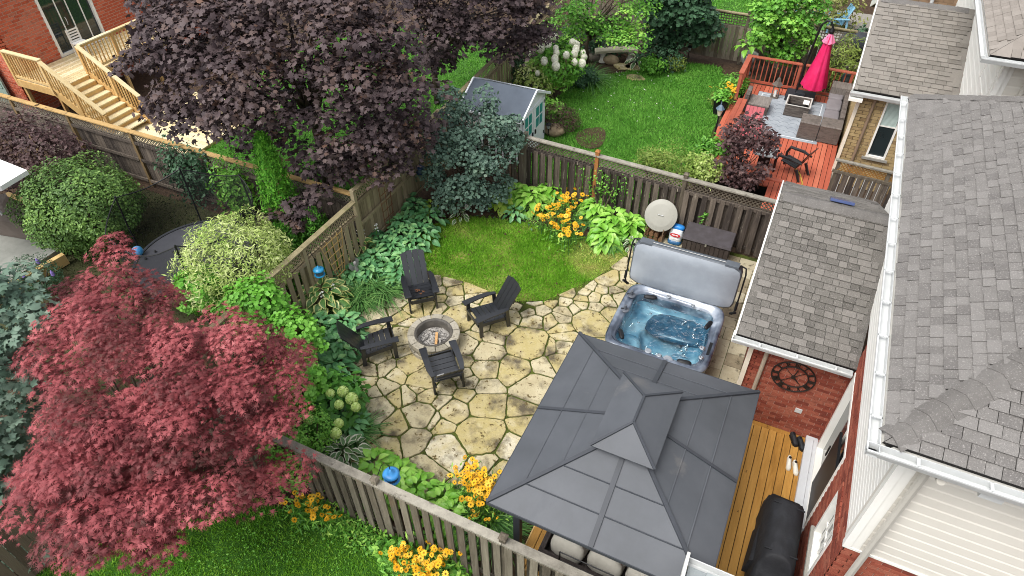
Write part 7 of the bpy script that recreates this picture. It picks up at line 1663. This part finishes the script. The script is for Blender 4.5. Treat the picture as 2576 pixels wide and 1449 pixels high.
# --- yellow daisies
def daisy_mesh():
    b = MB()
    for k in range(11):
        a = 2 * math.pi * k / 11; u_ = Vector((math.cos(a), math.sin(a), 0)); v_ = Vector((-math.sin(a), math.cos(a), 0))
        b.poly([u_ * .18, u_ * .6 - v_ * .21 + Vector((0, 0, .04)), u_ * 1.0 + Vector((0, 0, -.05)), u_ * .6 + v_ * .21 + Vector((0, 0, .04))], 0)
    n0 = len(b.f); b.lathe([(.17, .0), (.14, .1), (.02, .14)], (0, 0, 0), 8, 1); return b.mesh('daisy', [mat('yellow_petal', ['#e6a616', '#f4bc28', '#f9cf55'], .6, 5, .3, 1.0, trans=.2), mat('daisy_eye', ['#5d4210', '#7a5a16'], .8, 9, .6, 0)])
DAISY = daisy_mesh(); DAISY_D = DAISY
def daisies(label, spots, zr, n, fs, seed, leaf_n=700, spread=.28, base=None):
    g = random.Random(seed); gn = np.random.default_rng(seed); c0_ = P(*spots[0], zr[0] * .3); t = thing('yellow_daisies', label, 'flowers', (c0_.x, c0_.y, 0), 'clumps of yellow daisies'); cl = []
    for k in range(n):
        px, py = spots[g.randrange(len(spots))]; z = g.uniform(*zr); p_ = P(px + g.gauss(0, 18), py + g.gauss(0, 13), z)
        M = Matrix.Translation(p_) @ Matrix.Rotation(g.uniform(0, 6.28), 4, 'Z') @ Matrix.Rotation(g.gauss(0, .4), 4, 'X') @ Matrix.Rotation(g.gauss(-.1, .35), 4, 'Y') @ Matrix.Scale(fs * g.uniform(.75, 1.15), 4)
        inst('flower', DAISY, M, t); cl.append(p_)
    b = MB()
    for p_ in cl: b.tube([(p_.x + g.gauss(0, .06), p_.y + g.gauss(0, .06), 0), p_ - Vector((0, 0, .02))], .006, 4, caps=False)
    stuff(b.build('stems', L_GRS, t))
    pts = np.array([[p_.x + g.gauss(0, .1), p_.y + g.gauss(0, .1), p_.z * g.uniform(.15, .85)] for p_ in cl for _ in range(max(1, leaf_n // len(cl)))]); m_ = len(pts)
    nn = gn.normal(size=(m_, 3)) * .5 + np.array([0, 0, .8]); leaf_mass('foliage', t, L_GRN, pts, nn, .14 * gn.uniform(.6, 1.2, m_), T_WILLOW, gn)
daisies('yellow daisies between the two lime hostas on the dark fence', [(1380, 530), (1400, 510), (1425, 500), (1440, 510), (1455, 495), (1410, 545), (1395, 550), (1430, 485), (1440, 580), (1380, 555), (1370, 540), (1425, 560)], (.32, .7), 130, .072, 1, 900)
daisies('yellow daisies beside the gazebo corner', [(1190, 1200), (1210, 1190), (1205, 1220), (1220, 1225), (1180, 1180), (1215, 1240), (1170, 1190), (1225, 1210), (1200, 1255)], (.6, 1.0), 120, .06, 2, 700)
daisies('orange yellow daisies under the red maple outside the fence', [(745, 1245), (780, 1250), (800, 1270), (760, 1280), (790, 1295), (770, 1265), (820, 1290), (735, 1265)], (.4, .65), 42, .058, 3, 700)
daisies('yellow daisies at the bottom edge outside the fence', [(1000, 1400), (1040, 1410), (1060, 1430), (1020, 1430), (1075, 1390), (1110, 1400), (1090, 1420), (1130, 1390), (1050, 1449), (1080, 1449), (1010, 1380)], (.5, .85), 110, .058, 4, 900)
daisies('few orange daisies low beside the bottom fence and gazebo', [(1190, 1300), (1215, 1310), (1180, 1330), (1205, 1290)], (.35, .6), 12, .045, 5, 250)
daisies('small orange flowers at the corner of the red deck', [(1832, 215), (1835, 230), (1828, 240), (1838, 222)], (.5, .8), 26, .075, 6, 300)
daisies('orange flowers below the red bench', [(1765, 390), (1785, 395), (1775, 398)], (.4, .7), 16, .07, 7, 300)
# --- green hydrangea
hy = ball('green_hydrangea', 'hydrangea with lime green flower heads beside the red maple', (P(830, 1010, .6).x, P(830, 1010, .6).y, .5), (.62, .75, .5), 620, .19, T_OVAL, leafm('hydrangea_leaf', ['#376724', '#4f8832', '#6aa441'], .5), 81, jit=.4, up=1.0)
LIME_B = bloom_mesh('lime_bloom', mat('lime_floret', ['#a3c05a', '#bcd678', '#d5e69c'], .7, 9, .3, 0, wa=.9), 90, .042)
for px, py in ((831, 990), (863, 985), (885, 1003), (895, 1024), (853, 1018), (777, 1055), (852, 1065), (845, 1090), (786, 946)):
    p_ = P(px, py, .95); inst('bloom', LIME_B, Matrix.Translation(p_) @ Matrix.Scale(random.uniform(.85, 1.2), 4), hy)
# --- ground cover along the foot of the bottom fence, weeds in the front lawn
gn = np.random.default_rng(77)
def cover_strip(name, label, pts_px, n, size, T, mt, h, seed, sd=26):
    g = np.random.default_rng(seed); P_ = []
    for k in range(n):
        px, py = pts_px[g.integers(len(pts_px))]; q_ = P(px + g.normal(0, sd), py + g.normal(0, sd * .7), 0); P_.append((q_.x, q_.y, g.random() ** 1.5 * h + .02))
    P_ = np.array(P_); nn = np.array([0, 0, 1.0]) + g.normal(size=(n, 3)) * .45
    o = leaf_mass(name, None, mt, P_, nn, size * g.uniform(.6, 1.3, n), T, g); return tag(o, label, 'ground cover')
cover_strip('ground_cover', 'leafy green ground cover along the foot of the bottom fence', [(820, 1300), (860, 1310), (900, 1320), (930, 1345), (890, 1350), (840, 1285), (950, 1370), (790, 1280), (870, 1335)], 2600, .06, T_OVAL, L_GRN, .22, 5)
cover_strip('lawn_weeds', 'small bright weeds scattered through the front lawn', [(720, 1330), (650, 1360), (600, 1400), (700, 1400), (780, 1360), (560, 1430), (650, 1310), (500, 1440), (850, 1420), (620, 1340)], 700, .038, T_OVAL, L_LIME, .06, 6, 42)
cover_strip('border_foliage', 'low mixed foliage below the daisies at the bottom edge', [(980, 1390), (1010, 1420), (1120, 1430), (1160, 1410), (1150, 1440), (1060, 1380)], 1000, .12, T_OVAL, L_GRN, .35, 7, 20)
cover_strip('bed_filler', 'low leaves filling the soil between the border plants', [(1300, 540), (1350, 545), (1470, 590), (1240, 520), (1010, 600), (960, 670), (860, 760), (830, 900)], 700, .07, T_OVAL, L_DKG, .12, 8, 22)
litter = mat('leaf_litter', ['#2e2119', '#4a3526', '#6b4f38'], .9, 9, .4, 0, wa=.8)
cover_strip('leaf_litter', 'dark fallen leaves scattered over lawn and flagstones', [(1150, 640), (1250, 620), (1300, 660), (1350, 600), (1180, 690), (1120, 620), (1250, 800), (1180, 820), (1000, 800), (950, 900), (1150, 1000), (1300, 880), (1420, 700)], 110, .06, T_MAPLE, litter, .05, 9, 55)
cover_strip('white_petals', 'white fallen petals dotted over the far lawn', [(1600, 240), (1560, 220), (1660, 210), (1500, 230), (1640, 280), (1540, 290)], 60, .08, T_OVAL, white_vinyl, .04, 10, 45)
# thin climber on the dark fence and twigs at the house corner
for k, (px, py, z, lb) in enumerate(((1600, 470, 1.0, 'sparse climber on the dark fence left of the round lid'), (1770, 560, .8, 'small leafy shoot growing up behind the storage box'))):
    c_ = P(px, py, z); ball('fence_climber', lb, (-4.3 if not k else -1.55, 14.42, z), (.6 if not k else .1, .08, .45 if not k else .2), 260 if not k else 60, .07, T_OVAL, L_GRN, 90 + k, 'sparse climbers on the dark fence', jit=.7, lump=.3)
tw = thing('twiggy_shrub', 'bare reddish twigs at the bottom by the grill', 'shrub', (1.75, 5.0, 0)); b = MB(); gq = random.Random(9)
for k in range(16): a = gq.uniform(0, 6.28); b.tube([(1.75, 5.0, .3), (1.75 + .12 * math.cos(a), 5.0 + .12 * math.sin(a), .75), (1.75 + .28 * math.cos(a), 5.0 + .28 * math.sin(a), gq.uniform(.85, 1.15))], [.008, .006, .003], 4)
b.build('twigs', mat('red_twig', ['#6d4038', '#8a5a4c'], .8, 6, .6, 0), tw)
